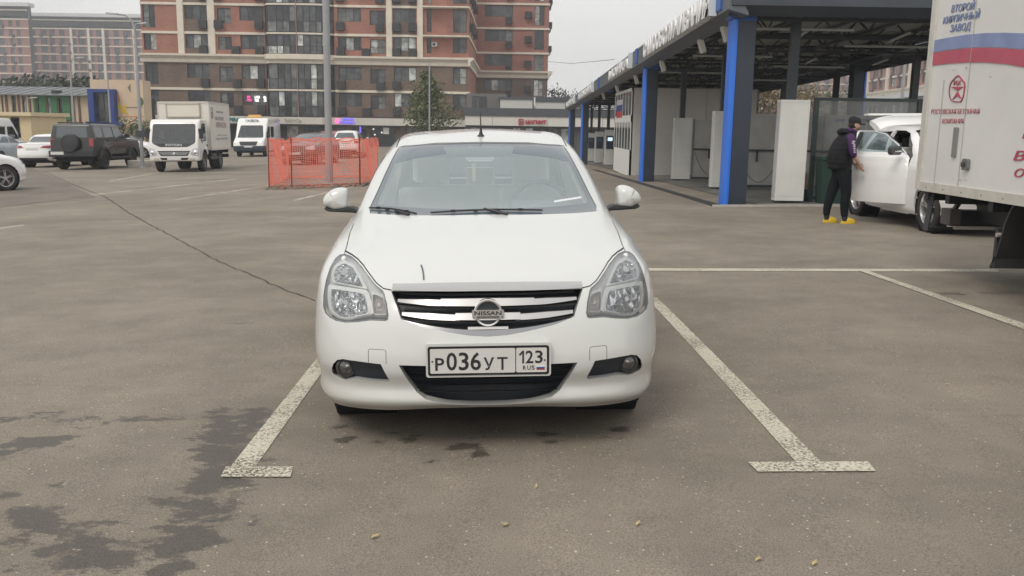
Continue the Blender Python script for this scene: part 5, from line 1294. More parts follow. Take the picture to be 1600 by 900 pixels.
# ------------------------------------------------------------------ the man holding the door
def skin(name, pts, edges, m, parent, sub=2, root=0, smooth=True):
    me = bpy.data.meshes.new(name); me.from_pydata([p[0] for p in pts], edges, []); me.materials.append(m)
    o = put(name, me, parent); sk = o.modifiers.new('skin', 'SKIN'); sk.use_smooth_shade = True
    for i, p in enumerate(pts):
        r = p[1]; me.skin_vertices[0].data[i].radius = r if hasattr(r, '__len__') else (r, r)
        me.skin_vertices[0].data[i].use_root = (i == root)
    s = o.modifiers.new('sub', 'SUBSURF'); s.levels = s.render_levels = sub
    return o
def chain(n, start=0): return [(start+i, start+i+1) for i in range(n-1)]
def person():
    gx, gy = 5.135, 14.15
    T = thing('person', 'person in black cap, purple sleeves and yellow clogs holding the open white door', 'person', (gx, gy, gz(gx, gy)+.0))
    SK = mat('skin', (.50,.30,.22), .55, var=.06, vscale=20); BK = mat('black_vest', (.009,.009,.012), .75, spec=.25, bump=.3, bscale=30); PT = mat('black_trousers', (.011,.013,.015), .95, spec=.15, var=.2, vscale=8, bump=.3, bscale=14, dist=.02)
    PU = mat('purple_sleeve', (.050,.012,.075), .8, var=.25, vscale=9, bump=.3, bscale=14, dist=.02); YE = mat('yellow_rubber', (.62,.42,.03), .5); WH = mat('white_print', (.6,.55,.6), .7)
    # body: torso, neck, head core, both arms with hands, legs -- one surface
    P = [((-.01,0,.93),(.13,.10)), ((-.04,0,1.10),(.15,.11)), ((0,0,1.28),(.14,.11)), ((.06,0,1.40),(.10,.08)), ((.11,0,1.47),(.05,.05)), ((.135,0,1.53),(.052,.055)), ((.145,0,1.60),(.088,.072)), ((.135,0,1.655),(.075,.065))]
    E_ = chain(8)
    def limb(frm, pts):
        k = len(P); P.extend(pts); E_.append((frm, k)); E_.extend(chain(len(pts), k)); return k
    a = limb(3, [((.04,-.15,1.38),.045), ((.055,-.20,1.27),.044), ((.08,-.22,1.13),.040), ((.16,-.19,1.03),.035), ((.235,-.15,.945),.026), ((.262,-.13,.905),(.020,.034))])
    palm = a+5
    for dx, dy, ln in ((0,.026,.9), (0,.010,1.), (0,-.007,.95), (0,-.022,.75)):   # four fingers curled over the handle
        limb(palm, [((.285,-.13+dy,.882),.0088), ((.305,-.12+dy,.865),.0082), ((.312,-.095+dy,.855),.0075)])
    limb(palm-0, [((.262,-.105,.885),.010), ((.285,-.088,.872),.0088)])
    b = limb(3, [((.05,.17,1.39),.055), ((.10,.21,1.26),.046), ((.15,.20,1.13),.040), ((.20,.17,1.04),.032), ((.24,.13,.97),.024), ((.25,.11,.94),(.02,.032))])
    for dy in (.02,.004,-.012,-.026): limb(b+5, [((.268,.10+dy,.915),.0085), ((.278,.09+dy,.893),.008), ((.275,.08+dy,.878),.007)])
    limb(b+5, [((.245,.085,.93),.0095), ((.258,.07,.91),.008)])
    for s, kx, ax in ((-1, .07, .075), (1, -.10, -.155)):
        limb(0, [((.0+.02*(-s),.09*s,.86),.085), (((kx)*.6,.095*s,.68),.075), ((kx,.09*s,.50),.058), (((kx+ax)/2-.02,.09*s,.30),.05), ((ax,.09*s,.10),.038)])
    skin('body', P, E_, SK, T)
    # face
    hd = Vector((.150,0,1.595))
    M = MB(); M.ell((hd.x+.012,0,hd.z-.005), (.082,.070,.098), 16, 12); M.ell((hd.x+.03,0,hd.z-.07), (.048,.046,.038), 12, 8); M.ell((hd.x+.096,0,hd.z-.012), (.018,.012,.020), 8, 6)
    M.ell((hd.x-.01,-.072,hd.z-.01), (.018,.010,.030), 8, 6); M.ell((hd.x-.01,.072,hd.z-.01), (.018,.010,.030), 8, 6); M.ell((hd.x+.083,0,hd.z-.048),(.010,.022,.006),8,5); f = M.build('head', SK, T, True)
    M = MB(); 
    for s in (-1,1): M.ell((hd.x+.080,.030*s,hd.z+.012), (.008,.012,.006), 8, 5)
    M.build('eye', mat('eye_dark', (.03,.02,.02), .3), f, True)
    M = MB(); M.ell((hd.x-.022,0,hd.z+.0), (.075,.076,.085), 14, 10); M.build('hair', mat('hair_dark', (.02,.016,.014), .8), T, True)
    M = MB(); M.ell((hd.x+.03,0,hd.z-.055),(.066,.058,.045),12,8); M.build('beard', mat('beard_brown', (.16,.10,.075), .85), f, True)
    # cap
    M = MB(); prof = []
    vs = []; n = 18
    for i, (r, z) in enumerate(((1.0,.0),(1.02,.03),(.97,.06),(.82,.085),(.5,.10),(.02,.106))):
        for k in range(n): a_ = 2*math.pi*k/n; vs.append((hd.x-.002+.098*r*math.cos(a_), .083*r*math.sin(a_), hd.z+.022+z - .12*(.1*math.cos(a_))))
    M.add(vs, [(i*n+k, i*n+(k+1)%n, (i+1)*n+(k+1)%n, (i+1)*n+k) for i in range(5) for k in range(n)]); c = M.build('cap', mat('cap_black', (.008,.008,.010), .8), T, True)
    M = MB(); vs = []
    for k in range(9):
        a_ = -1.15 + 2.3*k/8; cx, sy = math.cos(a_), math.sin(a_); vs += [(hd.x+.085*cx, .078*sy, hd.z+.028), (hd.x+.06+.115*cx, .085*sy, hd.z+.010-.012*abs(sy))]
    vs += [(x, y, z-.006) for x, y, z in vs]
    M.add(vs, [(2*k, 2*k+1, 2*k+3, 2*k+2) for k in range(8)] + [(18+2*k, 18+2*k+2, 18+2*k+3, 18+2*k+1) for k in range(8)] + [(2*k+1, 18+2*k+1, 18+2*k+3, 2*k+3) for k in range(8)]); M.build('peak', mat('cap_black',()), c, True)
    # quilted vest: stacked oval rings with a bulge per baffle
    M = MB(); n = 28; lv = []
    prof = [(.875,-.045,.165,.175),(.90,-.045,.185,.19),(1.0,-.045,.197,.20),(1.10,-.040,.200,.205),(1.20,-.025,.190,.21),(1.30,0,.170,.205),(1.37,.025,.150,.19),(1.43,.055,.125,.155),(1.475,.075,.10,.105),(1.50,.085,.085,.085)]
    zs = np.linspace(.875, 1.50, 60)
    pz = [p[0] for p in prof]
    vs = []
    for z in zs:
        cx, rx, ry = (np.interp(z, pz, [p[j] for p in prof]) for j in (1, 2, 3)); q = .0045*abs(math.sin((z-.875)/.075*math.pi))
        for k in range(n): a_ = 2*math.pi*k/n; vs.append((cx+(rx+q)*math.cos(a_), (ry+q)*math.sin(a_), z))
    M.add(vs, [(i*n+k, i*n+(k+1)%n, (i+1)*n+(k+1)%n, (i+1)*n+k) for i in range(len(zs)-1) for k in range(n)]); v = M.build('vest', BK, T, True)
    M = MB(); M.ell((-.035,0,1.475), (.085,.13,.062), 14, 8); M.ell((.0,0,1.465),(.11,.12,.05),14,8); M.build('hood', BK, v, True)
    M = MB(); M.tube([(.02,-.07,1.50),(.08,-.095,1.50),(.14,-.06,1.475),(.165,0,1.46),(.14,.06,1.475),(.08,.095,1.50),(.02,.07,1.50)], .034, 10); M.ell((.07,0,1.50),(.08,.085,.045),14,8); M.build('hoodie_collar', PU, T, True)
    for s in (-1, 1):
        S = [((.03,.12*s,1.415),.075), ((.04,.165*s,1.385),.078), ((.05,.205*s,1.31),.074), ((.06,.225*s,1.20),.066), ((.08,.222*s,1.12),.060), ((.115,.21*s,1.075),.046)]
        if s == 1: S = [((.05,.14,1.40),.066), ((.08,.20,1.30),.068), ((.13,.205,1.18),.058), ((.165,.19,1.10),.048)]
        skin('sleeve', S, chain(len(S)), PU, T)
    M = MB(); r_ = random.Random(2)
    for i in range(7):
        z = 1.33-.028*i; x = .045+.006*i; M.box(x-.016+r_.uniform(-.008,.008), x+.016+r_.uniform(-.008,.008), -.300, -.285, z-.009, z+.009)
    M.v = [(x, -.2965-.0 + (.012 if abs(x-.06) > .02 else 0), z) if y < -.295 else (x, -.26, z) for x, y, z in M.v]
    M.build('sleeve_print', WH, T)
    # trousers
    P = [((-.035,0,.96),(.165,.175)), ((-.03,0,.88),(.16,.17))]; E2 = [(0,1)]
    for s, kx, ax in ((-1, .07, .075), (1, -.10, -.155)):
        k = len(P); P += [((.0 if s > 0 else .02,.095*s,.80),(.115,.11)), ((kx*.55,.10*s,.66),(.105,.10)), ((kx,.095*s,.50),(.088,.085)), ((kx*.5+ax*.5-.02,.09*s,.33),(.078,.075)), ((ax-.01,.09*s,.17),(.062,.06)), ((ax,.09*s,.095),(.055,.055))]
        E2 += [(1, k)] + chain(6, k)
    skin('trousers', P, E2, PT, T)
    for s, ax in ((-1, .075), (1, -.155)):
        M = MB(); n = 20; vs = []
        for z, f, fl in ((0,1.0,0),(.028,1.02,0),(.030,.95,0),(.055,.90,0),(.075,.70,.0),(.092,.42,-.02)):
            for k in range(n):
                a_ = 2*math.pi*k/n; L_ = .145 if math.cos(a_) > 0 else .105
                vs.append((ax+.045 + L_*f*math.cos(a_) - (.045 if z > .08 else .02 if z > .06 else 0), .09*s + .052*f*math.sin(a_), z + (.012*max(0,math.cos(a_)) if z > .05 else 0)))
        M.add(vs, [(i*n+k, i*n+(k+1)%n, (i+1)*n+(k+1)%n, (i+1)*n+k) for i in range(5) for k in range(n)] + [tuple(range(n-1,-1,-1)), tuple(5*n+k for k in range(n))]); sh = M.build('clog', YE, T, True)
        M = MB(); M.tube([(ax,.09*s,.05),(ax,.09*s,.12)], [.05,.045], 10); M.build('sock', mat('sock_dark', (.02,.02,.025), .9), T, True)
    T.scale = (.965,)*3; return T
PERSON = person()
# ------------------------------------------------------------------ parked cars on the left
DARKP = paint_mat('dark_green_grey_paint', (.013,.015,.014), dirt=(.07,.065,.06), rough=.4)
SILV = paint_mat('silver_blue_paint', (.33,.37,.40)); REDP = paint_mat('red_paint', (.36,.015,.02)); WINE = paint_mat('dark_wine_paint', (.05,.035,.035))
g_ = 'cars parked on the left of the lot'
gen_car('hatchback_car', 'white car cut off at the left edge, only its nose and front wheel showing', paint_mat('white_paint_left', (.78,.78,.77)), (-13.6, 24.7), math.radians(150), nu=6, nv=5, rimk=('twin', 5), wr=.33)
gen_car('saloon_car', 'white saloon seen from behind beside the dark off-roader', paint_mat('white_paint_saloon', (.76,.76,.75)), (-21.55, 44.9), math.pi, ymap=([0,4.656],[0,4.5]), zmap=([0,.2,1.04,1.43,2],[.03,.22,1.07,1.42,1.95]), sx=1.02, nu=5, nv=5,
        tail=[(.36,.86),(.60,.83),(.80,.84),(.81,.93),(.74,.96),(.50,.95)])
gen_car('saloon_car', 'silver blue car cut off at the left edge beside the white saloon', SILV, (-26.9, 49.5), math.pi, nu=4, nv=4)
gen_car('estate_car', 'dark wine estate car nose-on behind the left half of the orange mesh', WINE, (-10.2, 42.2), math.radians(-6), ytop=([0,2.0,3.44,4.05,4.656],[0,2.0,4.2,4.5,4.6]), zmap=([0,.2,1.04,1.52,2],[.05,.24,1.10,1.52,2.1]), sx=1.05, nu=5, nv=4)
gen_car('hatchback_car', 'red hatchback standing beyond the lamp post in the orange enclosure', REDP, (-11.9, 53.5), math.radians(-12), ytop=([0,2.0,3.44,4.05,4.656],[0,2.0,4.2,4.5,4.6]), zmap=([0,.2,1.04,1.52,2],[.05,.28,1.18,1.66,2.2]), sx=1.08, nu=4, nv=4)
gen_car('crossover_car', 'white crossover seen from behind through the right half of the orange mesh', paint_mat('white_paint_suv', (.78,.77,.76)), (-10.2, 58.0), math.pi+math.radians(3), ytop=([0,2.0,3.44,4.05,4.656],[0,2.0,4.1,4.5,4.6]), zmap=([0,.2,1.04,1.52,2],[.05,.30,1.12,1.66,2.2]), sx=1.08, nu=5, nv=5)
gen_car('crossover_car', 'white crossover nosing out of the far wash bay beside the pay cabinets', paint_mat('white_paint_far_suv', (.76,.76,.75)), (4.35+.9*math.cos(0)+1.2, 58.2), math.radians(-55), ytop=([0,2.0,3.44,4.05,4.656],[0,2.0,4.1,4.5,4.6]), zmap=([0,.2,1.04,1.52,2],[.05,.30,1.15,1.68,2.2]), sx=1.05, nu=5, nv=5, rimk=('spoke', 5))

def wagon_wheel(T, x, y, r, out, m=None): wheel(T, x, y, r, w=.21, rimr=r*.6, kind='spoke', out=out, spokes=6, rimmat=m or mat('steel_rim',()), n=24)
def bevelled_prism(P, x0, x1, r=.06, seg=3):
    """side profile (y, z) extruded across, edges rounded; as bmesh for cutting"""
    bm = bmesh.new(); bm.faces.layers.int.new('rim'); n = len(P)
    a = [bm.verts.new((x0, y, z)) for y, z in P]; b = [bm.verts.new((x1, y, z)) for y, z in P]
    bm.faces.new(a); bm.faces.new(b[::-1])
    for i in range(n): bm.faces.new((a[i], b[i], b[(i+1) % n], a[(i+1) % n]))
    bmesh.ops.recalc_face_normals(bm, faces=bm.faces)
    es = [e for e in bm.edges if e.calc_face_angle(0) > .3]
    bmesh.ops.bevel(bm, geom=es, offset=r, segments=seg, profile=.5, affect='EDGES')
    return bm
def finish(bm, name, m, T, push=None):
    if push is not None: bmesh.ops.translate(bm, verts=bm.verts, vec=Vector(push))
    bmesh.ops.recalc_face_normals(bm, faces=bm.faces)
    me = bpy.data.meshes.new(name)
    for f in bm.faces: f.smooth = True
    for e in bm.edges:
        if len(e.link_faces) == 2 and e.calc_face_angle(0) > .6: e.smooth = False
    bm.to_mesh(me); bm.free(); me.materials.append(m); return put(name, me, T)

def offroader():
    T = thing('offroader_car', 'dark boxy off-roader with a spare wheel on its back door', 'car')
    bm = bevelled_prism([(.05,.58),(0,.66),(.0,1.08),(.12,1.20),(1.32,1.30),(1.86,1.84),(2.1,1.90),(4.40,1.90),(4.50,1.84),(4.56,1.25),(4.58,.66),(4.50,.58)], -.93, .93, .075)
    for v in bm.verts:
        if v.co.z > 1.25: v.co.x *= 1 - .16*(v.co.z-1.25)/.65
    SD = lambda s: (lambda c: c.x*s > .4)
    nb = take(bm, cut_faces(bm, rounded([(-.76,1.36),(.76,1.36),(.68,1.80),(-.68,1.80)], .05), 'Y', lambda c: c.y < 2.2), rim=(0,.02,-.01)); finish(nb, 'windscreen', FARGL, T, (0,.012,-.004))
    nb = take(bm, cut_faces(bm, rounded([(-.66,1.34),(.66,1.34),(.62,1.78),(-.62,1.78)], .05), 'Y', lambda c: c.y > 4.3), rim=(0,-.02,0)); finish(nb, 'rear_window', FARGL, T, (0,-.012,0))
    for s in (1,-1):
        for nm, P in (('front_side_window', [(1.52,1.34),(1.90,1.76),(2.52,1.78),(2.52,1.34)]), ('rear_side_window', [(2.62,1.34),(2.62,1.78),(3.45,1.78),(3.45,1.34)]), ('quarter_window', [(3.58,1.34),(3.58,1.78),(4.30,1.78),(4.30,1.34)])):
            nb = take(bm, cut_faces(bm, rounded(P, .04), 'X', SD(s)), rim=(-.02*s,0,0)); finish(nb, nm, FARGL, T, (-.012*s,0,0))
        for P in (strip([(1.42,.55),(1.42,1.28)], .015), strip([(2.57,.55),(2.57,1.8)], .015), strip([(3.30,.95),(3.50,1.3)], .015)):
            nb = take(bm, cut_faces(bm, P, 'X', SD(s)), rim=(-.015*s,0,0)); finish(nb, 'panel_gap', SEAM, T, (-.01*s,0,0))
        for wy in (.90, 3.72): take(bm, cut_faces(bm, arc(wy,.40,.47,0,360,24)[:-1], 'X', SD(s)), rim=(-.1*s,0,0)).free()
        P = [(.72,.98),(.90,.98),(.90,1.30),(.72,1.30)]
        nb = take(bm, cut_faces(bm, P if s == 1 else mir(P), 'Y', lambda c, s=s: c.y > 4.3 and c.x*s > 0), rim=(0,-.02,0)); finish(nb, 'tail_light', REDL, T, (0,.01,0))
        P = arc(.68,1.0,.12,0,360,14)[:-1]
        nb = take(bm, cut_faces(bm, P if s == 1 else mir(P), 'Y', lambda c, s=s: c.y < .3 and c.x*s > 0), rim=(0,.02,0)); finish(nb, 'headlight', MATS['lamp_far'], T, (0,.01,0))
        for wy in (.90, 3.72):
            P = arc(wy,.40,.56,5,175,12) + arc(wy,.40,.46,175,5,12); M = MB(); M.prism(P, 'x', .90*s, 1.02*s); M.build('arch_flare', BLACKP, T, bevel=.01)
            wheel(T, .84*s, wy, .40, w=.26, rimr=.25, kind='spoke', out=s, spokes=6, n=24, rimmat=mat('rim_dark', (.06,.06,.06), .4, .6))
        M = MB(); M.bar((.62*s,2.1,1.95),(.62*s,4.3,1.95),.05,.05); M.build('roof_rail', BLACKP, T)
        M = MB(); M.rbox(*sorted((.93*s,1.14*s)),1.5,1.6,1.30,1.48,.03,2,axis='y'); M.build('door_mirror', DARKP, T)
        M = MB(); M.bar((.95*s,1.4,.47),(.95*s,3.2,.47),.14,.07); M.build('side_step', BLACKP, T)
        for hy in (2.4, 3.2): M = MB(); M.box(*sorted((.92*s,.955*s)),hy-.1,hy+.08,1.18,1.22); M.build('door_handle', BLACKP, T)
    finish(bm, 'body', DARKP, T)
    y = 4.56
    W_ = MB(); W_.lathe([(.001,y+.24),(.30,y+.24),(.36,y+.22),(.385,y+.16),(.385,y+.05),(.34,y)], (.02,0,1.10), 'y', 28); sp = W_.build('spare_wheel', mat('spare_cover', (.028,.031,.034), .5), T, True)
    M = MB(); M.lathe([(.30,y+.245),(.32,y+.255),(.34,y+.24)], (.02,0,1.10), 'y', 28); M.build('cover_ring', BLACKP, sp, True)
    M = MB(); M.rbox(-.95,.95,4.40,4.72,.55,.80,.05,2); M.build('rear_bumper', BLACKP, T, bevel=.02)
    M = MB(); M.box(.30,.84,4.72,4.735,.64,.76); M.build('number_plate', mat('far_plate',()), T)
    M = MB(); M.rbox(-.95,.95,-.16,.1,.50,.78,.05,2); M.build('front_bumper', BLACKP, T, bevel=.02)
    M = MB(); M.box(-.7,.7,.4,4.3,.34,.6); M.build('underbody', CAVITY, T)
    on_ground(T, -18.35, 42.2, math.pi)

offroader()
def small_lorry():
    T = thing('delivery_truck', 'white delivery lorry with a cab-wide black grille panel parked nose-on', 'truck')
    W = paint_mat('lorry_white', (.74,.73,.70)); BX = mat('lorry_box', (.66,.63,.57), .5, var=.04)
    bm = bevelled_prism([(.02,.42),(0,.75),(.04,1.10),(.34,1.92),(.50,2.02),(1.55,2.04),(1.58,.62),(1.35,.60),(1.30,.46)], -.93, .93, .07)
    fl = lambda c: c.y < .6
    WS = rounded([(-.82,1.12),(-.52,.96),(.52,.96),(.82,1.12),(.80,1.84),(-.80,1.84)], .08)
    nb = take(bm, cut_faces(bm, WS, 'Y', fl), rim=(0,.03,0))
    lo = take(nb, cut_faces(nb, [(-.9,.9),(.9,.9),(.9,1.17),(-.9,1.17)], 'Y', lambda c: True))
    finish(nb, 'windscreen', GLASSC, T, (0,.015,0)); finish(lo, 'front_panel', mat('panel_charcoal', (.035,.045,.05), .4), T, (0,.012,0))
    for nm, P in (('grille', [(-.62,.82),(.62,.82),(.50,.62),(-.50,.62)]), ('lower_intake', [(-.55,.555),(.55,.555),(.48,.47),(-.48,.47)])):
        nb = take(bm, cut_faces(bm, P, 'Y', fl), rim=(0,.05,0)); g = finish(nb, nm, BLACKP, T, (0,.045,0))
        if nm == 'grille':
            for z in (.77,.72,.67): M = MB(); M.box(-.60+(.8-z),.60-(.8-z),-.0,.02,z-.012,z+.012); M.build('slat', SATIN, g)
            M = MB(); M.lathe([(.001,-.01),(.06,-.008),(.06,.02)], (0,0,.70), 'y', 16); M.build('badge', CHROME, g)
    for s in (1,-1):
        P = [(.70,.62),(.92,.62),(.92,.90),(.86,.93),(.70,.88),(.62,.70)]
        nb = take(bm, cut_faces(bm, P if s == 1 else mir(P), 'Y', lambda c, s=s: c.y < .25 and c.x*s > 0), rim=(0,.04,0)); h = finish(nb, 'headlight', mat('lamp_far',()), T, (0,.01,0))
        M = MB(); M.ell((.80*s,.005,.76),(.07,.03,.07),12,8); M.ell((.86*s,.02,.66),(.04,.02,.03),10,6); M.build('bulb_reflector', CHROME, h, True)
        M = MB(); M.rbox(.68*s-.09,.68*s+.09,-.005,.04,.47,.54,.02,2,axis='y'); M.build('fog_lamp', mat('fog_amber', (.45,.42,.36), .3), T)
        Q = rounded([(.42,1.20),(.62,1.75),(.72,1.86),(1.22,1.86),(1.30,1.20),(.78,1.16),(.66,1.06)], .04)
        nb = take(bm, cut_faces(bm, Q, 'X', lambda c, s=s: c.x*s > .5), rim=(-.03*s,0,0)); finish(nb, 'side_window', GLASSC, T, (-.012*s,0,0))
        M = MB(); M.rbox(.98*s-.07,.98*s+.09,.22,.30,1.28,1.66,.03,2,axis='y') ; M.bar((.9*s,.3,1.6),(1.0*s,.25,1.6),.03); M.build('mirror', BLACKP, T)
        M = MB(); M.box(min(.93*s,.945*s),max(.93*s,.945*s),1.28,1.42,.98,1.05); M.build('door_handle', BLACKP, T)
    take(bm, cut_faces(bm, arc(.95,.40,.47,0,360,24)[:-1], 'X', lambda c: abs(c.x) > .5), rim=(-.0,0,0)).free()
    finish(bm, 'cab', W, T)
    M = MB(); M.box(-.80,.80,.55,1.45,.40,.95); M.build('cab_floor', CAVITY, T)
    M = MB(); M.rbox(-.70,-.2,.95,1.1,.95,1.6,.04,2); M.rbox(.2,.7,.95,1.1,.95,1.6,.04,2); M.build('seat', mat('dark_seat',()), T)
    M = MB(); M.box(-.60,-.42,.22,.225,1.25,1.6); M.v = [(x, y+.10, z) for x, y, z in M.v]; M.build('notice_paper', mat('paper', (.6,.58,.5), .8), T)
    M = MB(); M.box(-.26,.26,-.03,-.015,.475,.59); M.build('number_plate', mat('far_plate',()), T)
    lettering('front_lettering', 'FOTON', mat('letter_silver', (.6,.6,.58), .3, .6), T, (-.30, .028, 1.00), (1,0,0), (0,.15,1), .085, .60, .01, bold=.02)
    for a, b in (((-.45,.10,1.17),(-.05,.10,1.24)), ((.0,.10,1.17),(.42,.10,1.22))):
        M = MB(); M.bar((b[0]-.75,a[1]+.09,1.36),(b[0],a[1],1.19),.018); M.build('wiper', BLACKP, T)
    x = 1.0
    M = MB(); M.rbox(-x,x,1.72,5.25,.82,2.72,.02,2,axis='y'); bx = M.build('box_body', BX, T)
    M = MB()
    for a in (-x, x):
        M.box(a-.015,a+.015,1.70,5.27,.80,.88); M.box(a-.015,a+.015,1.70,5.27,2.68,2.74); M.box(a-.015,a+.015,1.70,1.76,.8,2.74); M.box(a-.015,a+.015,5.21,5.27,.8,2.74)
    M.box(-x,x,1.70,1.73,2.66,2.74); M.build('box_frame', mat('box_edge', (.55,.52,.47), .5), T)
    M = MB(); M.box(-.62,.62,1.66,1.70,2.15,2.62); o = M.build('reefer_panel', mat('reefer_panel', (.62,.58,.50), .5), T)
    M = MB(); 
    for q in ((-.66,-.62,2.11,2.66),(.62,.66,2.11,2.66),(-.66,.66,2.62,2.66),(-.66,.66,2.11,2.15)): M.box(q[0],q[1],1.64,1.70,q[2],q[3])
    M.build('frame', mat('reefer_frame', (.40,.36,.30), .6), o)
    M = MB(); M.box(-.5,-.38,1.4,5.1,.52,.68); M.box(.38,.5,1.4,5.1,.52,.68)
    for y in (1.9,2.8,3.9,4.9): M.box(-.95,.95,y-.04,y+.04,.66,.80)
    M.box(-.9,.9,5.1,5.2,.45,.6); M.build('chassis', BLACKP, T)
    for s in (1,-1):
        M = MB(); a, b = sorted((.72*s,.92*s)); M.rbox(a,b,2.1,2.9,.42,.68,.04,2,axis='x'); M.bar((.95*s,1.75,.5),(.95*s,3.3,.5),.03,.10); M.build('side_guard', mat('guard_dark', (.05,.05,.05), .5), T)
        wagon_wheel(T, .80*s, .95, .40, s); wagon_wheel(T, .76*s, 3.85, .40, s); wagon_wheel(T, .55*s, 3.85, .40, s)
    G = mat('faded_print_grey', (.30,.31,.31), .7); R = mat('faded_print_red', (.42,.30,.30), .7)
    for body, y0, y1, z, h, m in (('УЮТНЫЙ ТЕРЕМОК', 2.85, 4.1, 2.32, .10, G), ('ВЫСОКОКАЧ.', 2.65, 4.15, 2.02, .15, G), ('КИРПИЧ БЕТОН', 2.70, 4.55, 1.72, .22, R), ('САЙТ ПРОДАЖИ', 2.85, 4.6, 1.38, .06, G), ('тел. 272 12 00', 2.6, 4.65, 1.22, .09, G)):
        lettering('box_lettering', body, m, T, (x+.016, y0, z), (0,1,0), (0,0,1), h, y1-y0, .004, bold=.01)
    k = 20; P = [(2.15+.16*math.cos(2*math.pi*i/k), 2.30+.24*math.sin(2*math.pi*i/k)) for i in range(k)]; P2 = [(2.15+(a-2.15)*.88, 2.30+(b-2.30)*.88) for a, b in P]
    M = MB(); M.add([(x+.018, a, b) for a, b in P+P2] + [(x, a, b) for a, b in P], [(i,(i+1)%k,(i+1)%k+k,i+k) for i in range(k)] + [(i,i+2*k,(i+1)%k+2*k,(i+1)%k) for i in range(k)]); M.build('box_emblem', G, T)
    M = MB(); M.prism([(2.06,2.32),(2.24,2.32),(2.15,2.24)], 'x', x, x+.018); M.prism([(2.15,2.24),(2.22,2.12),(2.08,2.12)], 'x', x, x+.018); M.build('box_emblem', G, T)
    on_ground(T, -13.05, 34.75, math.radians(5))
small_lorry()

def minibus(name, label, x, y, rz, h=2.5, sign=True, L_=5.6):
    T = thing(name, label, 'van'); W = paint_mat('van_white', (.76,.76,.74))
    k = h/2.5
    bm = bevelled_prism([(.03,.34),(0,.70),(.10,1.00),(.75,1.28),(1.45,2.18*k),(1.75,h-.06),(L_-.25,h),(L_-.05,h-.15),(L_,.45),(L_-.1,.34)], -.98, .98, .09)
    nb = take(bm, cut_faces(bm, rounded([(-.84,1.22),(.84,1.22),(.72,1.98*k),(-.72,1.98*k)], .08), 'Y', lambda c: c.y < 1.7), rim=(0,.03,-.01)); finish(nb, 'windscreen', GLASSC, T, (0,.012,-.004))
    for s in (1,-1):
        for P in (rounded([(.95,1.22),(1.45,1.86),(1.60,1.95),(2.15,1.95),(2.15,1.22)], .04), rounded([(2.35,1.25),(3.4,1.25),(3.4,1.95),(2.35,1.95)], .06)):
            nb = take(bm, cut_faces(bm, P, 'X', lambda c, s=s: c.x*s > .5), rim=(-.03*s,0,0)); finish(nb, 'side_window', GLASSC, T, (-.015*s,0,0))
        P = [(.60,.78),(.90,.80),(.93,1.06),(.80,1.02)]
        nb = take(bm, cut_faces(bm, P if s == 1 else mir(P), 'Y', lambda c, s=s: c.y < .9 and c.x*s > 0), rim=(0,.03,0)); finish(nb, 'headlight', mat('lamp_far',()), T, (0,.01,0))
        M = MB(); M.rbox(1.0*s,1.12*s,1.0,1.08,1.3,1.6,.03,2,axis='y') if s > 0 else M.rbox(-1.12,-1.0,1.0,1.08,1.3,1.6,.03,2,axis='y'); M.build('mirror', BLACKP, T)
        P = [(.86,.80),(.97,.80),(.97,1.35),(.88,1.35)]
        nb = take(bm, cut_faces(bm, P if s == 1 else mir(P), 'Y', lambda c, s=s: c.y > 4 and c.x*s > 0), rim=(0,-.02,0)); finish(nb, 'tail_light', REDL, T, (0,-.01,0))
        take(bm, cut_faces(bm, arc(1.0,.36,.42,0,360,24)[:-1], 'X', lambda c, s=s: c.x*s > .5), rim=(-.1*s,0,0)).free(); take(bm, cut_faces(bm, arc(4.4,.36,.42,0,360,24)[:-1], 'X', lambda c, s=s: c.x*s > .5), rim=(-.1*s,0,0)).free()
    nb = take(bm, cut_faces(bm, [(-.60,.98),(.60,.98),(.50,.72),(-.50,.72)], 'Y', lambda c: c.y < .6), rim=(0,.03,0)); finish(nb, 'grille', BLACKP, T, (0,.02,0))
    nb = take(bm, cut_faces(bm, [(-1.2,.70),(1.2,.70),(1.2,.30),(-1.2,.30)], 'Y', lambda c: c.y < .6)); finish(nb, 'front_bumper', mat('bumper_navy', (.04,.055,.075), .5), T)
    finish(bm, 'van_body', W, T)
    M = MB(); M.box(-.26,.26,-.03,-.012,.60,.71); M.build('number_plate', mat('far_plate',()), T)
    M = MB(); M.box(-.8,.8,.3,L_-.3,.25,.5); M.box(-.85,.85,3.6,3.7,.5,2.0); M.build('underbody', CAVITY, T)
    if sign:
        lettering('roof_lettering', 'ГАЗЕЛЬ', mat('far_ink', (.12,.13,.16), .6), T, (-.42, 1.43, 2.24*k), (1,0,0), (0,.45,1), .12, .84, .06)
        M = MB(); M.rbox(-.40,.40,2.1,2.5,h-.02,h+.16,.05,3); M.build('roof_beacon', mat('beacon_amber', (.75,.42,.12), .4), T, bevel=.02)
    for s in (1,-1): wagon_wheel(T, .84*s, 1.0, .36, s); wagon_wheel(T, .84*s, 4.4, .36, s)
    on_ground(T, x, y, rz); return T
minibus('minibus_van', 'white high-roofed van with an amber roof beacon behind the delivery lorry', -17.15, 58.5, math.radians(3), 2.55)
minibus('panel_van', 'white van with a rounded roof cut off at the left edge', -29.9, 54.0, math.pi, 2.45, False, 5.4)

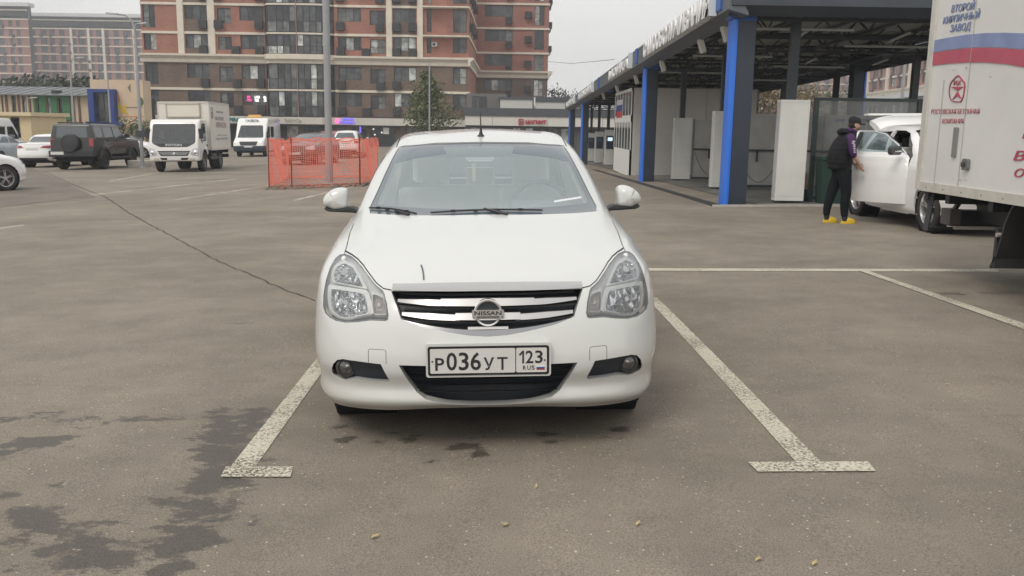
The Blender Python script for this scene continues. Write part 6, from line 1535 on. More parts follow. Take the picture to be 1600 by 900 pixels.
# ------------------------------------------------------------------ orange mesh enclosure, lamp posts
def mesh_panel(T, A, B, zt, zb_fn, name='net'):
    A, B = Vector(A), Vector(B); Ln = (B-A).length; d = (B-A)/Ln; n = int(Ln/.058); m = 22; r = random.Random(1)
    M = MB(); nrm = Vector((-d.y, d.x, 0))
    def P(u, v):
        p = A + d*(u*Ln); z0 = zb_fn(p.x, p.y)+.04; z1 = z0 + zt*(1-.06*math.sin(u*math.pi*3)**2-.02*u)
        w_ = .035*math.sin(u*9+v*3)+.02*math.sin(u*23+1.7*v*5)
        return p + nrm*w_ + Vector((0,0,z0+(z1-z0)*v-p.z))
    for i in range(n+1):
        q = [P(i/n, v) for v in np.linspace(0,1,6)]
        for a, b in zip(q[:-1], q[1:]): M.add([a-d*.0045, a+d*.0045, b+d*.0045, b-d*.0045], [(0,1,2,3)])
    for j in range(m+1):
        q = [P(u, j/m) for u in np.linspace(0,1,18)]; h = Vector((0,0,.0042 if 0 < j < m else .018))
        for a, b in zip(q[:-1], q[1:]): M.add([a-h, b-h, b+h, a+h], [(0,1,2,3)])
    o = M.build(name, ORANGE, T); s = o.modifiers.new('t', 'SOLIDIFY'); s.thickness = .004; s.offset = 0
    return o
ORANGE = mat('orange_net', (.88,.24,.17), .6)
def enclosure():
    T = thing('safety_mesh', 'orange plastic mesh on thin stakes round the foot of the tall lamp post', 'mesh fence')
    a, b, c, d = gp(421,296), gp(563,291), gp(590,277), gp(452,279)
    q = [(a,b),(b,c),(a,d),(d,c)]
    for p0, p1 in q: mesh_panel(T, (p0.x,p0.y,0), (p1.x,p1.y,0), 1.28, lambda x, y: gz(x,y))
    for p in (a, b, c, d, a.lerp(b,.24), a.lerp(b,.995)):
        M = MB(); z = gz(p.x,p.y); M.tube([(p.x,p.y-.02,z-.02),(p.x+.01,p.y-.02,z+1.36)], .014, 6); M.build('stake', mat('stake_rust', (.09,.045,.035), .8), T, True)
    # bare earth and rubble at its foot
    M = MB(); r = random.Random(4); n = 40; vs = []
    for i in range(n+1):
        p = a.lerp(b, -.02+1.06*i/n)
        for k, (dy, h) in enumerate(((-.30,0),(-.10,.04),(.15,.07),(.6,.05),(1.5,.03))):
            x, y = p.x+r.uniform(-.03,.03), p.y+dy+r.uniform(-.06,.06)+(.0 if k else .15*math.sin(i*.9)); vs.append((x, y, gz(x,y)+(h*r.uniform(.4,1.4) if k else .002)))
    M.add(vs, [(5*i+j, 5*i+j+1, 5*i+j+6, 5*i+j+5) for i in range(n) for j in range(4)]); tag(M.build('soil_strip', mat('dug_soil', (.15,.12,.09), .95, var=.4, vscale=8, bump=.6, bscale=25)), kind='structure')
enclosure()
POLE = mat('pole_grey', (.30,.31,.32), .55, var=.08, vscale=3)
def lamp_post(label, x, y, h, r0, r1, arms, base=None, head=.5):
    z = gz(x, y)
    T = thing('lamp_post', label, 'lamp post', (x, y, z))
    M = MB(); M.tube([(0,0,-.05),(0,0,h*.3),(0,0,h*.7),(0,0,h)], [r0, r0*.9, (r0+r1)/2, r1], 10); M.tube([(0,0,0),(0,0,.08)], [r0*1.7,r0*1.5], 10); M.build('pole', POLE, T, True)
    for dx, dy, up, ln in arms:
        pts = [(0,0,h-.3),(dx*.15,dy*.15,h+up*.45),(dx*.5,dy*.5,h+up*.9),(dx,dy,h+up)]
        M = MB(); M.tube(pts, r1*.7, 8); M.build('arm', POLE, T, True)
        M = MB(); u = Vector((dx,dy,.05)).normalized(); M.T = Matrix.Translation((dx,dy,h+up)) @ u.to_track_quat('X','Z').to_matrix().to_4x4(); M.rbox(-.05,ln,-.10,.10,-.035,.035,.04,3); M.build('lamp_head', mat('lamp_head_grey', (.45,.46,.47), .5), T, bevel=.02)
    if base:
        M = MB(); M.rbox(*base, .03, 2); M.build('control_box', mat('control_box', (.05,.055,.06), .6), T)
    return T
p = gp(515, 290); lamp_post('tall grey lamp post rising out of the orange mesh enclosure', p.x, p.y, 9.5, .105, .085, [(-1.6,0,.5,.7)])
p = gp(223, 262); lamp_post('tall lamp post with two curved arms and a dark box beside the white lorry', p.x, p.y, 6.1, .085, .05, [(-.75,0,.45,.45),(.32,0,.06,.2)], (-.18,.22,-.12,.12,1.35,1.62))
for px, pyt, pyb, Y, lab, arms in ((109,100,236,62,'slim lamp post with curved arm in front of the green facade', [(.5,0,.4,.5)]), (168,120,236,66,'thin straight lamp post in front of the blue framed window', []), (39,160,232,70,'small lamp post with curved arm in front of the cream facade', [(.55,0,.35,.4)]), (671,98,236,66,'thin lamp post standing in front of the young tree', [])):
    t = at(px, pyt, Y); lamp_post(lab, t.x, Y, t.z-gz(t.x, Y), .07, .045, arms)
t = at(1418, 60, 50); lamp_post('lamp post seen under the canopy before the right brick building', t.x, 50, 7.5, .09, .06, [])
# ------------------------------------------------------------------ buildings
def brick_mat(name, a, b, mortar, sc=1.):
    m = bpy.data.materials.new(name); m.use_nodes = True; MATS[name] = m; t = m.node_tree; p = t.nodes['Principled BSDF']; N = t.nodes.new; L = t.links.new
    tc = N('ShaderNodeTexCoord'); sx = N('ShaderNodeSeparateXYZ'); L(tc.outputs['Object'], sx.inputs[0]); ad = N('ShaderNodeMath'); ad.operation = 'ADD'; L(sx.outputs[0], ad.inputs[0]); L(sx.outputs[1], ad.inputs[1])
    cb = N('ShaderNodeCombineXYZ'); L(ad.outputs[0], cb.inputs[0]); L(sx.outputs[2], cb.inputs[1])
    br = N('ShaderNodeTexBrick'); br.inputs['Scale'].default_value = 1.; br.inputs['Brick Width'].default_value = .26*sc; br.inputs['Row Height'].default_value = .085*sc; br.inputs['Mortar Size'].default_value = .010*sc
    br.inputs['Color1'].default_value = (*a, 1); br.inputs['Color2'].default_value = (*b, 1); br.inputs['Mortar'].default_value = (*mortar, 1); br.inputs['Bias'].default_value = .1
    L(cb.outputs[0], br.inputs['Vector'])
    n = N('ShaderNodeTexNoise'); n.inputs['Scale'].default_value = .5; n.inputs['Detail'].default_value = 5; L(tc.outputs['Object'], n.inputs['Vector'])
    r = N('ShaderNodeMapRange'); r.inputs[1].default_value = .3; r.inputs[2].default_value = .7; r.inputs[3].default_value = .82; r.inputs[4].default_value = 1.15; L(n.outputs['Fac'], r.inputs[0])
    mx = N('ShaderNodeMixRGB'); mx.blend_type = 'MULTIPLY'; mx.inputs[0].default_value = 1; L(br.outputs[0], mx.inputs[1]); L(r.outputs[0], mx.inputs[2]); L(mx.outputs[0], p.inputs['Base Color']); p.inputs['Roughness'].default_value = .9
    return m
REDB = brick_mat('red_brick', (.37,.145,.10), (.29,.105,.072), (.33,.22,.18)); BRNB = brick_mat('brown_brick', (.185,.130,.098), (.13,.092,.07), (.17,.13,.105))
REDB2 = brick_mat('red_brick_shade', (.36,.14,.10), (.27,.10,.075), (.30,.20,.17))
STONE = mat('pale_stone', (.66,.60,.50), .8, var=.08, vscale=1.5); WFR = mat('window_frame_dark', (.035,.03,.028), .5); AC = mat('basket_black', (.035,.036,.038), .6)
def pane_mat():
    m = bpy.data.materials.new('window_pane'); m.use_nodes = True; MATS['window_pane'] = m; t = m.node_tree; p = t.nodes['Principled BSDF']; N = t.nodes.new; L = t.links.new
    oi = N('ShaderNodeObjectInfo'); r = N('ShaderNodeValToRGB'); r.color_ramp.interpolation = 'CONSTANT'; cr = r.color_ramp
    cr.elements[0].color = (.03,.033,.037,1); cr.elements[1].position = .35; cr.elements[1].color = (.07,.078,.08,1)
    for po, c in ((.62, (.13,.14,.135)), (.80, (.34,.35,.33)), (.92, (.52,.54,.52))): e = cr.elements.new(po); e.color = (*c, 1)
    tc = N('ShaderNodeTexCoord'); n = N('ShaderNodeTexNoise'); n.inputs['Scale'].default_value = 1.6; n.inputs['Detail'].default_value = 3; ad = N('ShaderNodeVectorMath'); ad.operation = 'ADD'; L(tc.outputs['Object'], ad.inputs[0]); L(oi.outputs['Location'], ad.inputs[1]); L(ad.outputs[0], n.inputs['Vector'])
    rr = N('ShaderNodeMapRange'); rr.inputs[1].default_value = .35; rr.inputs[2].default_value = .65; rr.inputs[3].default_value = .6; rr.inputs[4].default_value = 1.5; L(n.outputs['Fac'], rr.inputs[0])
    mx = N('ShaderNodeMixRGB'); mx.blend_type = 'MULTIPLY'; mx.inputs[0].default_value = 1; L(oi.outputs['Random'], r.inputs[0]); L(r.outputs[0], mx.inputs[1]); L(rr.outputs[0], mx.inputs[2]); L(mx.outputs[0], p.inputs['Base Color'])
    p.inputs['Roughness'].default_value = .12; p.inputs['Specular IOR Level'].default_value = .55
    return m
PANE = pane_mat(); WCACHE = {}
def window(T, x0, x1, z0, z1, n=3, rail=False, y=.16, fr=.06):
    """window > pane, pane, ...; meshes shared between windows of one size"""
    w_, h = round(x1-x0, 2), round(z1-z0, 2); key = (w_, h, n, rail)
    if key not in WCACHE:
        M = MB(); M.box(0, w_, 0, .07, 0, fr); M.box(0, w_, 0, .07, h-fr, h)
        for i in range(n+1): xc = w_*i/n; a = max(0, xc-fr/2 if 0 < i < n else (0 if i == 0 else w_-fr)); M.box(a, a+fr, .002, .068, fr, h-fr)
        if rail: M.box(fr, w_-fr, .004, .066, h*.42, h*.42+fr*.8)
        P = MB(); pw = w_/n; P.box(0, pw-fr*.6, 0, .01, 0, h-2*fr+.02); WCACHE[key] = (M.mesh('window', WFR), P.mesh('pane', PANE))
    a, b = WCACHE[key]; f = put('window', a, T, (x0, y, z0))
    for i in range(n): put('pane', b, f, (w_*i/n+fr*.3, .03, fr-.01))
    return f
BASK = {}
def basket(T, x, z, w_=.85, h=.85):
    if (w_, h) not in BASK:
        M = MB(); M.box(0, w_, -.50, -.47, 0, h); M.box(0, .03, -.47, .0, 0, h); M.box(w_-.03, w_, -.47, 0, 0, h); M.box(0, w_, -.5, 0, -.03, 0)
        for i in range(1, 6): M.box(-.01, w_+.01, -.515, -.50, h*i/6, h*i/6+.03)
        BASK[(w_, h)] = M.mesh('air_conditioner_basket', AC)
    return put('air_conditioner_basket', BASK[(w_, h)], T, (x, 0, z))
def wall(T, name, W, z0, z1, op, mat_fn, mats, depth=.25, x0=0, side=None):
    """front skin with real openings and reveals; one mesh"""
    xs = sorted({x0, x0+W} | {v for o in op for v in o[:2]}); zs = sorted({z0, z1} | {v for o in op for v in o[2:4]} | (set(side) if side else set()))
    M = MB()
    for xa, xb in zip(xs[:-1], xs[1:]):
        for za, zb in zip(zs[:-1], zs[1:]):
            xc, zc = (xa+xb)/2, (za+zb)/2
            if any(o[0] < xc < o[1] and o[2] < zc < o[3] for o in op): continue
            M.add([(xa,0,za),(xb,0,za),(xb,0,zb),(xa,0,zb)], [(0,1,2,3)], mat_fn(xc, zc))
    for o in op:
        a, b, c, d = o[:4]; mi = mat_fn((a+b)/2, (c+d)/2)
        M.add([(a,0,c),(b,0,c),(b,depth,c),(a,depth,c)], [(0,1,2,3)], mi); M.add([(a,0,d),(b,0,d),(b,depth,d),(a,depth,d)], [(3,2,1,0)], mi)
        M.add([(a,0,c),(a,depth,c),(a,depth,d),(a,0,d)], [(0,1,2,3)], mi); M.add([(b,0,c),(b,depth,c),(b,depth,d),(b,0,d)], [(3,2,1,0)], mi)
    me = bpy.data.meshes.new(name); me.from_pydata(M.v, [], M.f)
    for m in mats: me.materials.append(m)
    me.polygons.foreach_set('material_index', M.m)
    bm = bmesh.new(); bm.from_mesh(me); bmesh.ops.remove_doubles(bm, verts=bm.verts, dist=1e-4); bm.to_mesh(me); bm.free()
    return put(name, me, T)
CORN = [(0,0),(-.18,0),(-.22,.10),(-.22,.42),(-.34,.50),(-.42,.62),(-.60,.70),(-.62,.92),(0,.95)]
def cornice(T, x0, x1, z, right=None, sc=1.):
    M = MB(); M.prism([(y*sc, z+h*sc) for y, h in CORN], 'x', x0, x1)
    if right: M.prism([(x1-.01-y*sc, z+h*sc+.003) for y, h in CORN], 'y', -.6*sc, right)
    return M.build('cornice', STONE, T)
def main_block():
    Y = 101.; xo = at(222, 60, Y).x; zg = -1.4
    T = thing('apartment_block', 'red and brown brick apartment block with cream pilasters rising behind the orange mesh', 'building', (xo, Y, 0))
    X = lambda px: at(px, 60, Y).x - xo
    W = X(732); B = [2.15, 5.05, 7.86, 11.04, 14.07, 17.10, 20.1]        # storey bands
    tops = [5.05, 7.86, 11.04, 14.07, 17.10, 20.1]
    op = []; wins = []; bas = []
    def o(pa, pb, k, dt, db, n, rail=False):
        a, b = X(pa), X(pb); t = tops[k]; op.append((a, b, t-db, t-dt)); wins.append((a, b, t-db, t-dt, n, rail))
    for k in range(6):
        o(224.5, 244, k, .12, (2.55 if k in (3,4,5) else 2.35 if k < 2 else 1.9), 2, True)
        o(290, 325, k, .15, 1.62, 3); o(340.5, 362, k, .38, (2.0 if k != 2 else 1.75), 2, True); o(375.5, 413, k, .18, 1.68, 3)
        o(528, 564.5, k, .22, 1.62, 3); o(578, 602, k, .42, (1.95), 2, True); o(615, 650, k, .15, 1.62, 3)
        if k < 2: o(668, 674, k, .4, 1.9, 1)
        else: o(667, 674, k, .12, (2.6 if k > 2 else 1.8), 1, True)
        o(708, 729, k, .15, (2.62 if k > 2 else 1.75 if k == 2 else 1.9), 2, True)
    # oriel occupies 415-522: leave an opening behind it
    up = 8.5
    def mf(x, z):
        if z < up: return 1
        if X(288.5) < x < X(326) or X(613) < x < X(652): return 1
        return 0
    wall(T, 'wall', W, 2.1, 21.5, op, mf, [REDB, BRNB], side=[up])
    for i, (a, b, c, d, n, r) in enumerate(wins): window(T, a, b, c, d, n, r)
    M = MB(); M.box(-.0, W-.01, .30, 14, zg, 21.4); M.build('core', mat('core_dark', (.03,.03,.03), .9), T)
    # side walls
    M = MB(); M.add([(W,0,2.1),(W,20,2.1),(W,20,21.5),(W,0,21.5)], [(0,1,2,3)]); M.build('side_wall', REDB, T); M = MB(); M.add([(0,0,2.1),(0,20,2.1),(0,20,21.5),(0,0,21.5)], [(3,2,1,0)]); M.build('side_wall', REDB, T)
    for k in range(3, 6):
        for j in range(3): 
            M = MB(); M.box(W+.01, W+.5, 2+4.5*j, 3.2+4.5*j, tops[k]-2.2, tops[k]-1.4); M.build('air_conditioner_basket', AC, T)
            M = MB(); M.box(W-.02, W+.03, 3.6+4.5*j, 5.2+4.5*j, tops[k]-1.7, tops[k]-.2); M.build('pane', PANE, T)
    # cream storey bands, interrupted at the oriel
    for z in (5.05, 11.04, 14.07, 17.10, 20.1):
        for a, b in ((0, X(415)), (X(523), W)):
            M = MB(); M.box(a-.05 if a == 0 else a, b, -.14, .0, z-.14, z+.12)
            if b == W: M.box(W, W+.14, -.14, 18, z-.137, z+.117)
            M.build('storey_band', STONE, T)
    cornice(T, -.25, W+.0, 7.86, 19)
    for pa, pb in ((279, 288.5), (326, 337), (604, 613), (652, 661)):
        M = MB(); M.box(X(pa), X(pb), -.22, 0, 8.82, 21.5); M.build('pilaster', STONE, T)
    # glazed oriel, slightly angled panes between slab edges
    prof = [(X(415), .0), (X(421), -.75), (X(436), -.95), (X(466), -1.0), (X(467.5), -1.0), (X(497), -.95), (X(514), -.75), (X(522), .0)]
    levels = [(2.2, 4.95, 0), (5.15, 7.86, 0), (8.85, 10.95, 1), (11.15, 13.97, 1), (14.17, 17.0, 1), (17.2, 20.0, 1)]
    OM = mat('oriel_frame', (.03,.028,.028), .4)
    for za, zb, u in levels:
        for (xa, ya), (xb, yb) in zip(prof[:-1], prof[1:]):
            L_ = math.hypot(xb-xa, yb-ya); n = max(1, round(L_/.72)); ang = math.atan2(yb-ya, xb-xa)
            if L_ < .3: continue
            f = MB(); fr = .10
            for i in range(n+1): xc = L_*i/n; f.box(max(0, xc-fr/2), min(L_, xc+fr/2), 0, .10, 0, zb-za)
            f.box(0, L_, .002, .098, 0, .08); f.box(0, L_, .002, .098, zb-za-.08, zb-za); f.box(0, L_, .002, .098, (zb-za)*.40, (zb-za)*.40+.07)
            w_ = f.build('window', OM, T, loc=(xa, ya, za)); w_.rotation_euler = (0, 0, ang)
            for i in range(n):
                for q0, q1 in ((.08, (zb-za)*.40), ((zb-za)*.40+.07, zb-za-.08)):
                    key = ('op', round(L_/n, 2), round(q1-q0, 2))
                    if key not in WCACHE: P = MB(); P.box(.05, L_/n-.05, 0, .01, 0, q1-q0); WCACHE[key] = P.mesh('pane', PANE)
                    put('pane', WCACHE[key], w_, (L_*i/n, .04, q0))
    for z in (5.05, 11.04, 14.07, 17.10, 20.1):
        M = MB(); P = [(x, y-.12) for x, y in prof]; P[0] = (P[0][0]-.05, 0); P[-1] = (P[-1][0]+.05, 0); M.prism(P, 'z', z-.10, z+.08); M.build('oriel_slab', STONE, T)
    M = MB(); P = [(x, y-.28) for x, y in prof]; P[0] = (P[0][0]-.1, 0); P[-1] = (P[-1][0]+.1, 0); M.prism(P, 'z', 7.86, 8.3); P = [(x, y-.62) for x, y in prof]; P[0] = (P[0][0]-.3, 0); P[-1] = (P[-1][0]+.3, 0); M.prism(P, 'z', 8.3, 8.83); M.build('cornice', STONE, T)
    M = MB(); M.tube([(X(467), -1.12, 2.2), (X(467), -1.12, 20)], .05, 6); M.build('downpipe', mat('pipe_pink', (.34,.20,.18), .6), T)
    M = MB(); M.tube([(X(415), -.10, 2.2), (X(415), -.10, 20)], .06, 6); M.build('downpipe', mat('pipe_brown', (.16,.08,.06), .6), T)
    # air conditioner baskets
    r = random.Random(8)
    for k, t in enumerate(tops):
        lo = t - 2.55 + (.35 if k == 2 else 0)
        for px in ((313,) if k != 5 else (313,)): basket(T, X(px), lo)
        basket(T, X(400 if k != 2 else 400), lo); basket(T, X(337 if k in (3,4,5) else 363) if k != 0 else X(363), lo if k in (3,4) else lo-.05)
        basket(T, X(526.5), lo); basket(T, X(588 if k not in (0,2) else 566), lo-.1); basket(T, X(613.5), lo); 
        if k > 1: basket(T, X(638.5), lo)
        basket(T, X(421), lo-.2, .9, .8)
    # balcony slabs with railings on the right bay
    for z in (11.04, 14.07, 17.10):
        b = MB(); b.box(X(661), X(733), -1.0, 0, z-.10, z+.04); o_ = b.build('balcony', STONE, T)
        for xa, xb in ((X(662), X(678)), (X(700), X(733))):
            M = MB(); M.box(xa, xb, -.98, -.95, z+1.0, z+1.04)
            for i in range(int((xb-xa)/.16)+1): M.box(xa+.16*i, xa+.16*i+.02, -.98, -.96, z+.04, z+1.0)
            M.build('railing', WFR, o_)
    M = MB(); M.box(X(675), X(683), -.35, 0, 9.95, 10.4); q = M.build('air_conditioner', mat('ac_white', (.6,.6,.57), .5), T)
    M = MB(); M.lathe([(.001,-.36),(.16,-.36),(.17,-.35)], (X(678.5), 0, 10.17), 'y', 16); M.build('fan_grille', WFR, q)
    # ground floor: pale fascia, piers, shop windows
    M = MB(); M.box(-.1, W, -.75, .3, 1.38, 2.16); M.build('shop_fascia', mat('shop_fascia_pale', (.56,.53,.48), .7, var=.06, vscale=.8), T)
    M = MB(); M.box(-.1, W, -.60, .3, 2.16, 2.30); M.build('fascia_flashing', WFR, T)
    M = MB(); P = [(X(425), -.75), (X(440), -1.6), (X(505), -1.6), (X(525), -.75)]; M.prism(P, 'z', 1.40, 2.14); M.build('shop_fascia', MATS['shop_fascia_pale'], T)
    ops = []; x = .6; rr = random.Random(6)
    while x < W-2.2:
        w_ = rr.choice([1.6, 2.2, 2.6]); ops.append((x, x+w_, zg+.15, 1.2)); x += w_ + rr.choice([.35, .6, 1.1])
    wall(T, 'ground_floor_wall', W, zg, 1.4, ops, lambda x, z: 0, [mat('ground_floor_stone', (.13,.095,.075), .8, var=.2, vscale=1.)])
    for i, q in enumerate(ops): window(T, q[0], q[1], q[2], q[3], 2, True)
    # signs
    TE = mat('sign_teal', (.02,.16,.16), .5); xs = lambda px: X(px)
    def sg(nm, body, pa, pb, za, zb, m, y=-.80, **k): lettering(nm, body, m, T, (X(pa)-.35, y, za), (1,0,0), (0,0,1), zb-za, X(pb)-X(pa), .05, **k)
    sg('sign_letters', 'PRO', 360, 383, 1.55, 1.98, TE, bold=.05); sg('sign_letters', 'ПОЛИКЛИНИКА', 391, 416, 1.82, 1.97, TE, bold=.03); sg('sign_letters', 'СЕМЕЙНАЯ', 391, 408, 1.56, 1.71, TE, bold=.03)
    M = MB(); M.box(X(386)-.35, X(387)-.35, -.8, -.76, 1.5, 2.02); M.build('sign_bar', TE, T)
    sg('sign_letters', 'ЗАРУСЬ', 452, 478, 1.58, 1.95, mat('sign_ghost', (.42,.38,.32), .7), y=-1.64)
    PK = mat('neon_pink', (.8,.2,.5), .5, emit=(1,.18,.40), estr=.55); BV = mat('neon_blue', (.2,.15,.9), .5, emit=(.16,.10,1), estr=.6)
    M = MB(); M.lathe([(.001,-.86),(.30,-.86),(.30,-.76)], (X(531)-.3,0,1.78), 'y', 20); M.build('sign_disc', PK, T)
    sg('sign_letters', 'ЦИФРОВАЯ', 540, 557, 1.88, 2.14, BV, bold=.01, y=-.84); sg('sign_letters', 'ТЕХНИКА', 536, 559.5, 1.50, 1.82, BV, bold=.01, y=-.84)
    M = MB(); M.box(X(566)-.3, X(568.5)-.3, -.9, -.8, .55, 1.2); M.build('light_strip', BV, T)
    for body, pa, pb, m in (('ЛАЗЕР\nСТУДИЯ', 382, 389, mat('window_pink', (.8,.1,.4), .5, emit=(1,.08,.38), estr=.7)), ('LASER\nTIME', 394, 403, mat('window_white', (.8,.8,.8), .5, emit=(1,.95,.95), estr=.8)), ('%', 408, 415, MATS['window_white'])):
        lettering('window_sign', body, m, T, (X(pa), .08, 3.75), (1,0,0), (0,0,1), .65, X(pb)-X(pa), .02, bold=.05)
    M = MB(); M.box(X(226), X(240), -1.0, -.75, 1.35, 2.2); q = M.build('sign_box', mat('sign_cream', (.66,.62,.54), .6), T); M = MB(); M.box(X(231.5), X(236.5), -1.03, -1.0, 1.75, 2.12); M.build('sign_mark', WFR, q); M = MB(); M.box(X(233), X(235), -1.05, -1.03, 1.85, 2.0); M.build('sign_mark', MATS['sign_cream'], q)
    M = MB(); M.box(X(598), X(607), -.3, .0, .45, 1.15); q = M.build('air_conditioner', MATS['ac_white'], T)
    M = MB(); M.box(X(578), X(612), -.05, .02, zg, 1.3); M.build('dark_shopfront', mat('dark_shopfront', (.03,.035,.04), .3), T)
    for px, z in ((581, .9), (594, .55), (583, .3)): M = MB(); M.box(X(px), X(px)+.14, -.09, -.05, z, z+.14); M.build('window_light', MATS['window_white'], T)
main_block()
def right_wing():
    Y = 121.; xo = at(736, 100, Y).x
    T = thing('apartment_wing', 'set back wing of the brick block, its right corner glazed against the sky', 'building', (xo, Y, 0))
    X = lambda px: at(px, 60, Y).x - xo; W = X(857); tops = [5.0, 7.76, 10.96, 14.07, 17.15, 20.2]; op = []; wins = []
    for k, t in enumerate(tops):
        for pa, pb, n, dt, db, rl in ((757.5, 801, 4, .2, 1.62, False), (835, 850, 2, .15, 2.65 if k > 2 else 2.3, True)):
            q = (X(pa), X(pb), t-db, t-dt); op.append(q); wins.append(q + (n, rl))
    wall(T, 'wall', W, -2.3, 20.3, op, lambda x, z: 0 if z > 8.4 else 1, [REDB2, BRNB], side=[8.4])
    for q in wins: window(T, *q)
    M = MB(); M.box(0, W-.02, .3, 14, -2.3, 20.2); M.build('core', MATS['core_dark'], T)
    M = MB(); M.add([(W,0,-2.3),(W,14,-2.3),(W,14,20.3),(W,0,20.3)], [(0,1,2,3)]); M.build('side_wall', REDB2, T)
    for z in (10.96, 14.07, 17.15, 20.2): M = MB(); M.box(0, W+.14, -.14, 0, z-.13, z+.12); M.box(W, W+.14, 0, 14, z-.13, z+.12); M.build('storey_band', STONE, T)
    cornice(T, 0, W, 7.76, 12)
    for k, t in enumerate(tops):
        basket(T, X(790), t-2.5); basket(T, X(820), t-1.75, .9, .8)
        if k > 2:
            for j in (2.5, 7): M = MB(); M.box(W+.02, W+.55, j, j+3, t-2.6, t-1.9); M.build('balcony_front', WFR, T); 
            M = MB(); M.box(W-.02, W+.05, .3, 4.5, t-2.5, t-.2); M.build('pane', PANE, T)
right_wing()
def store():
    Y = 95.; xo = at(727, 190, Y).x
    T = thing('store_building', 'low store with a pale fascia, dark roof edge and red sign lettering', 'building', (xo, Y, 0)); X = lambda px: at(px, 190, Y).x - xo
    W = X(1240); zg = -2.6
    M = MB(); M.box(0, W, 0, 12, zg, 3.2); M.build('store_wall', mat('store_wall', (.10,.10,.105), .7), T)
    M = MB(); M.box(-.2, W, -.9, 0, 2.52, 3.35); M.build('roof_edge', mat('store_roof_edge', (.060,.066,.075), .6, var=.1, vscale=1.), T)
    n = 12
    for i in range(n): M = MB(); M.box(W*i/n+.015, W*(i+1)/n-.015, -.80, 0, 1.56, 2.52); M.build('fascia_panel', mat('store_fascia', (.60,.58,.54), .6, var=.03, vscale=.7), T)
    for i in range(14):
        a = .5 + i*2.9
        if a+2.4 < W: window(T, a, a+2.4, zg+.3, 1.4, 3, True, y=-.05)
    RD = mat('store_sign_red', (.42,.03,.05), .5)
    lettering('sign_letters', 'МАГНИТ', RD, T, (X(821), -.9, 1.78), (1,0,0), (0,0,1), .42, X(853)-X(821), .1, bold=.05)
    a, b = X(810), X(818.5)
    k = 24; def_ = rounded([(a,1.66),(b,1.66),(b,2.28),(a,2.28)], .12); c = Vector(((a+b)/2, 1.97)); inn = [tuple(c+(Vector(p)-c)*.72) for p in def_]; k = len(def_)
    M = MB(); M.add([(p[0],-.9,p[1]) for p in def_] + [(p[0],-.9,p[1]) for p in inn] + [(p[0],-.8,p[1]) for p in def_], [(i,(i+1)%k,(i+1)%k+k,i+k) for i in range(k)] + [(i,i+2*k,(i+1)%k+2*k,(i+1)%k) for i in range(k)]); M.build('sign_emblem', RD, T)
    lettering('sign_letters', 'М', RD, T, (a+.17, -.9, 1.84), (1,0,0), (0,0,1), .24, .26, .1, bold=.04)
    # set-back plant storey and ribbed white screens on the roof
    M = MB(); M.box(0, X(790), 2.5, 9, 3.2, 4.9); M.build('plant_room', mat('plant_room', (.14,.135,.13), .8), T)
    window(T, X(736), X(759), 3.3, 4.6, 2, y=2.45)
    for pa, pb, z in ((781, 832, 4.3), (838, 905, 4.1)):
        M = MB(); a, b = X(pa), X(pb); nn = int((b-a)/.22)
        for i in range(nn): M.box(a+(b-a)*i/nn, a+(b-a)*(i+.8)/nn, 1.5, 1.6, 3.3, z)
        M.box(a, b, 1.6, 1.65, 3.3, z); M.build('ribbed_screen', mat('ribbed_white', (.60,.60,.56), .6), T)
        M = MB(); M.box(a-.2, b+.2, 1.4, 2.4, z, z+(.25 if pa < 800 else .5)); M.build('screen_cap', MATS['store_roof_edge'], T)
    M = MB(); M.box(X(834), X(836.2), 1.2, 1.4, 3.75, 4.55); M.build('vent_pipe', mat('vent_white', (.75,.75,.72), .5), T)
store()
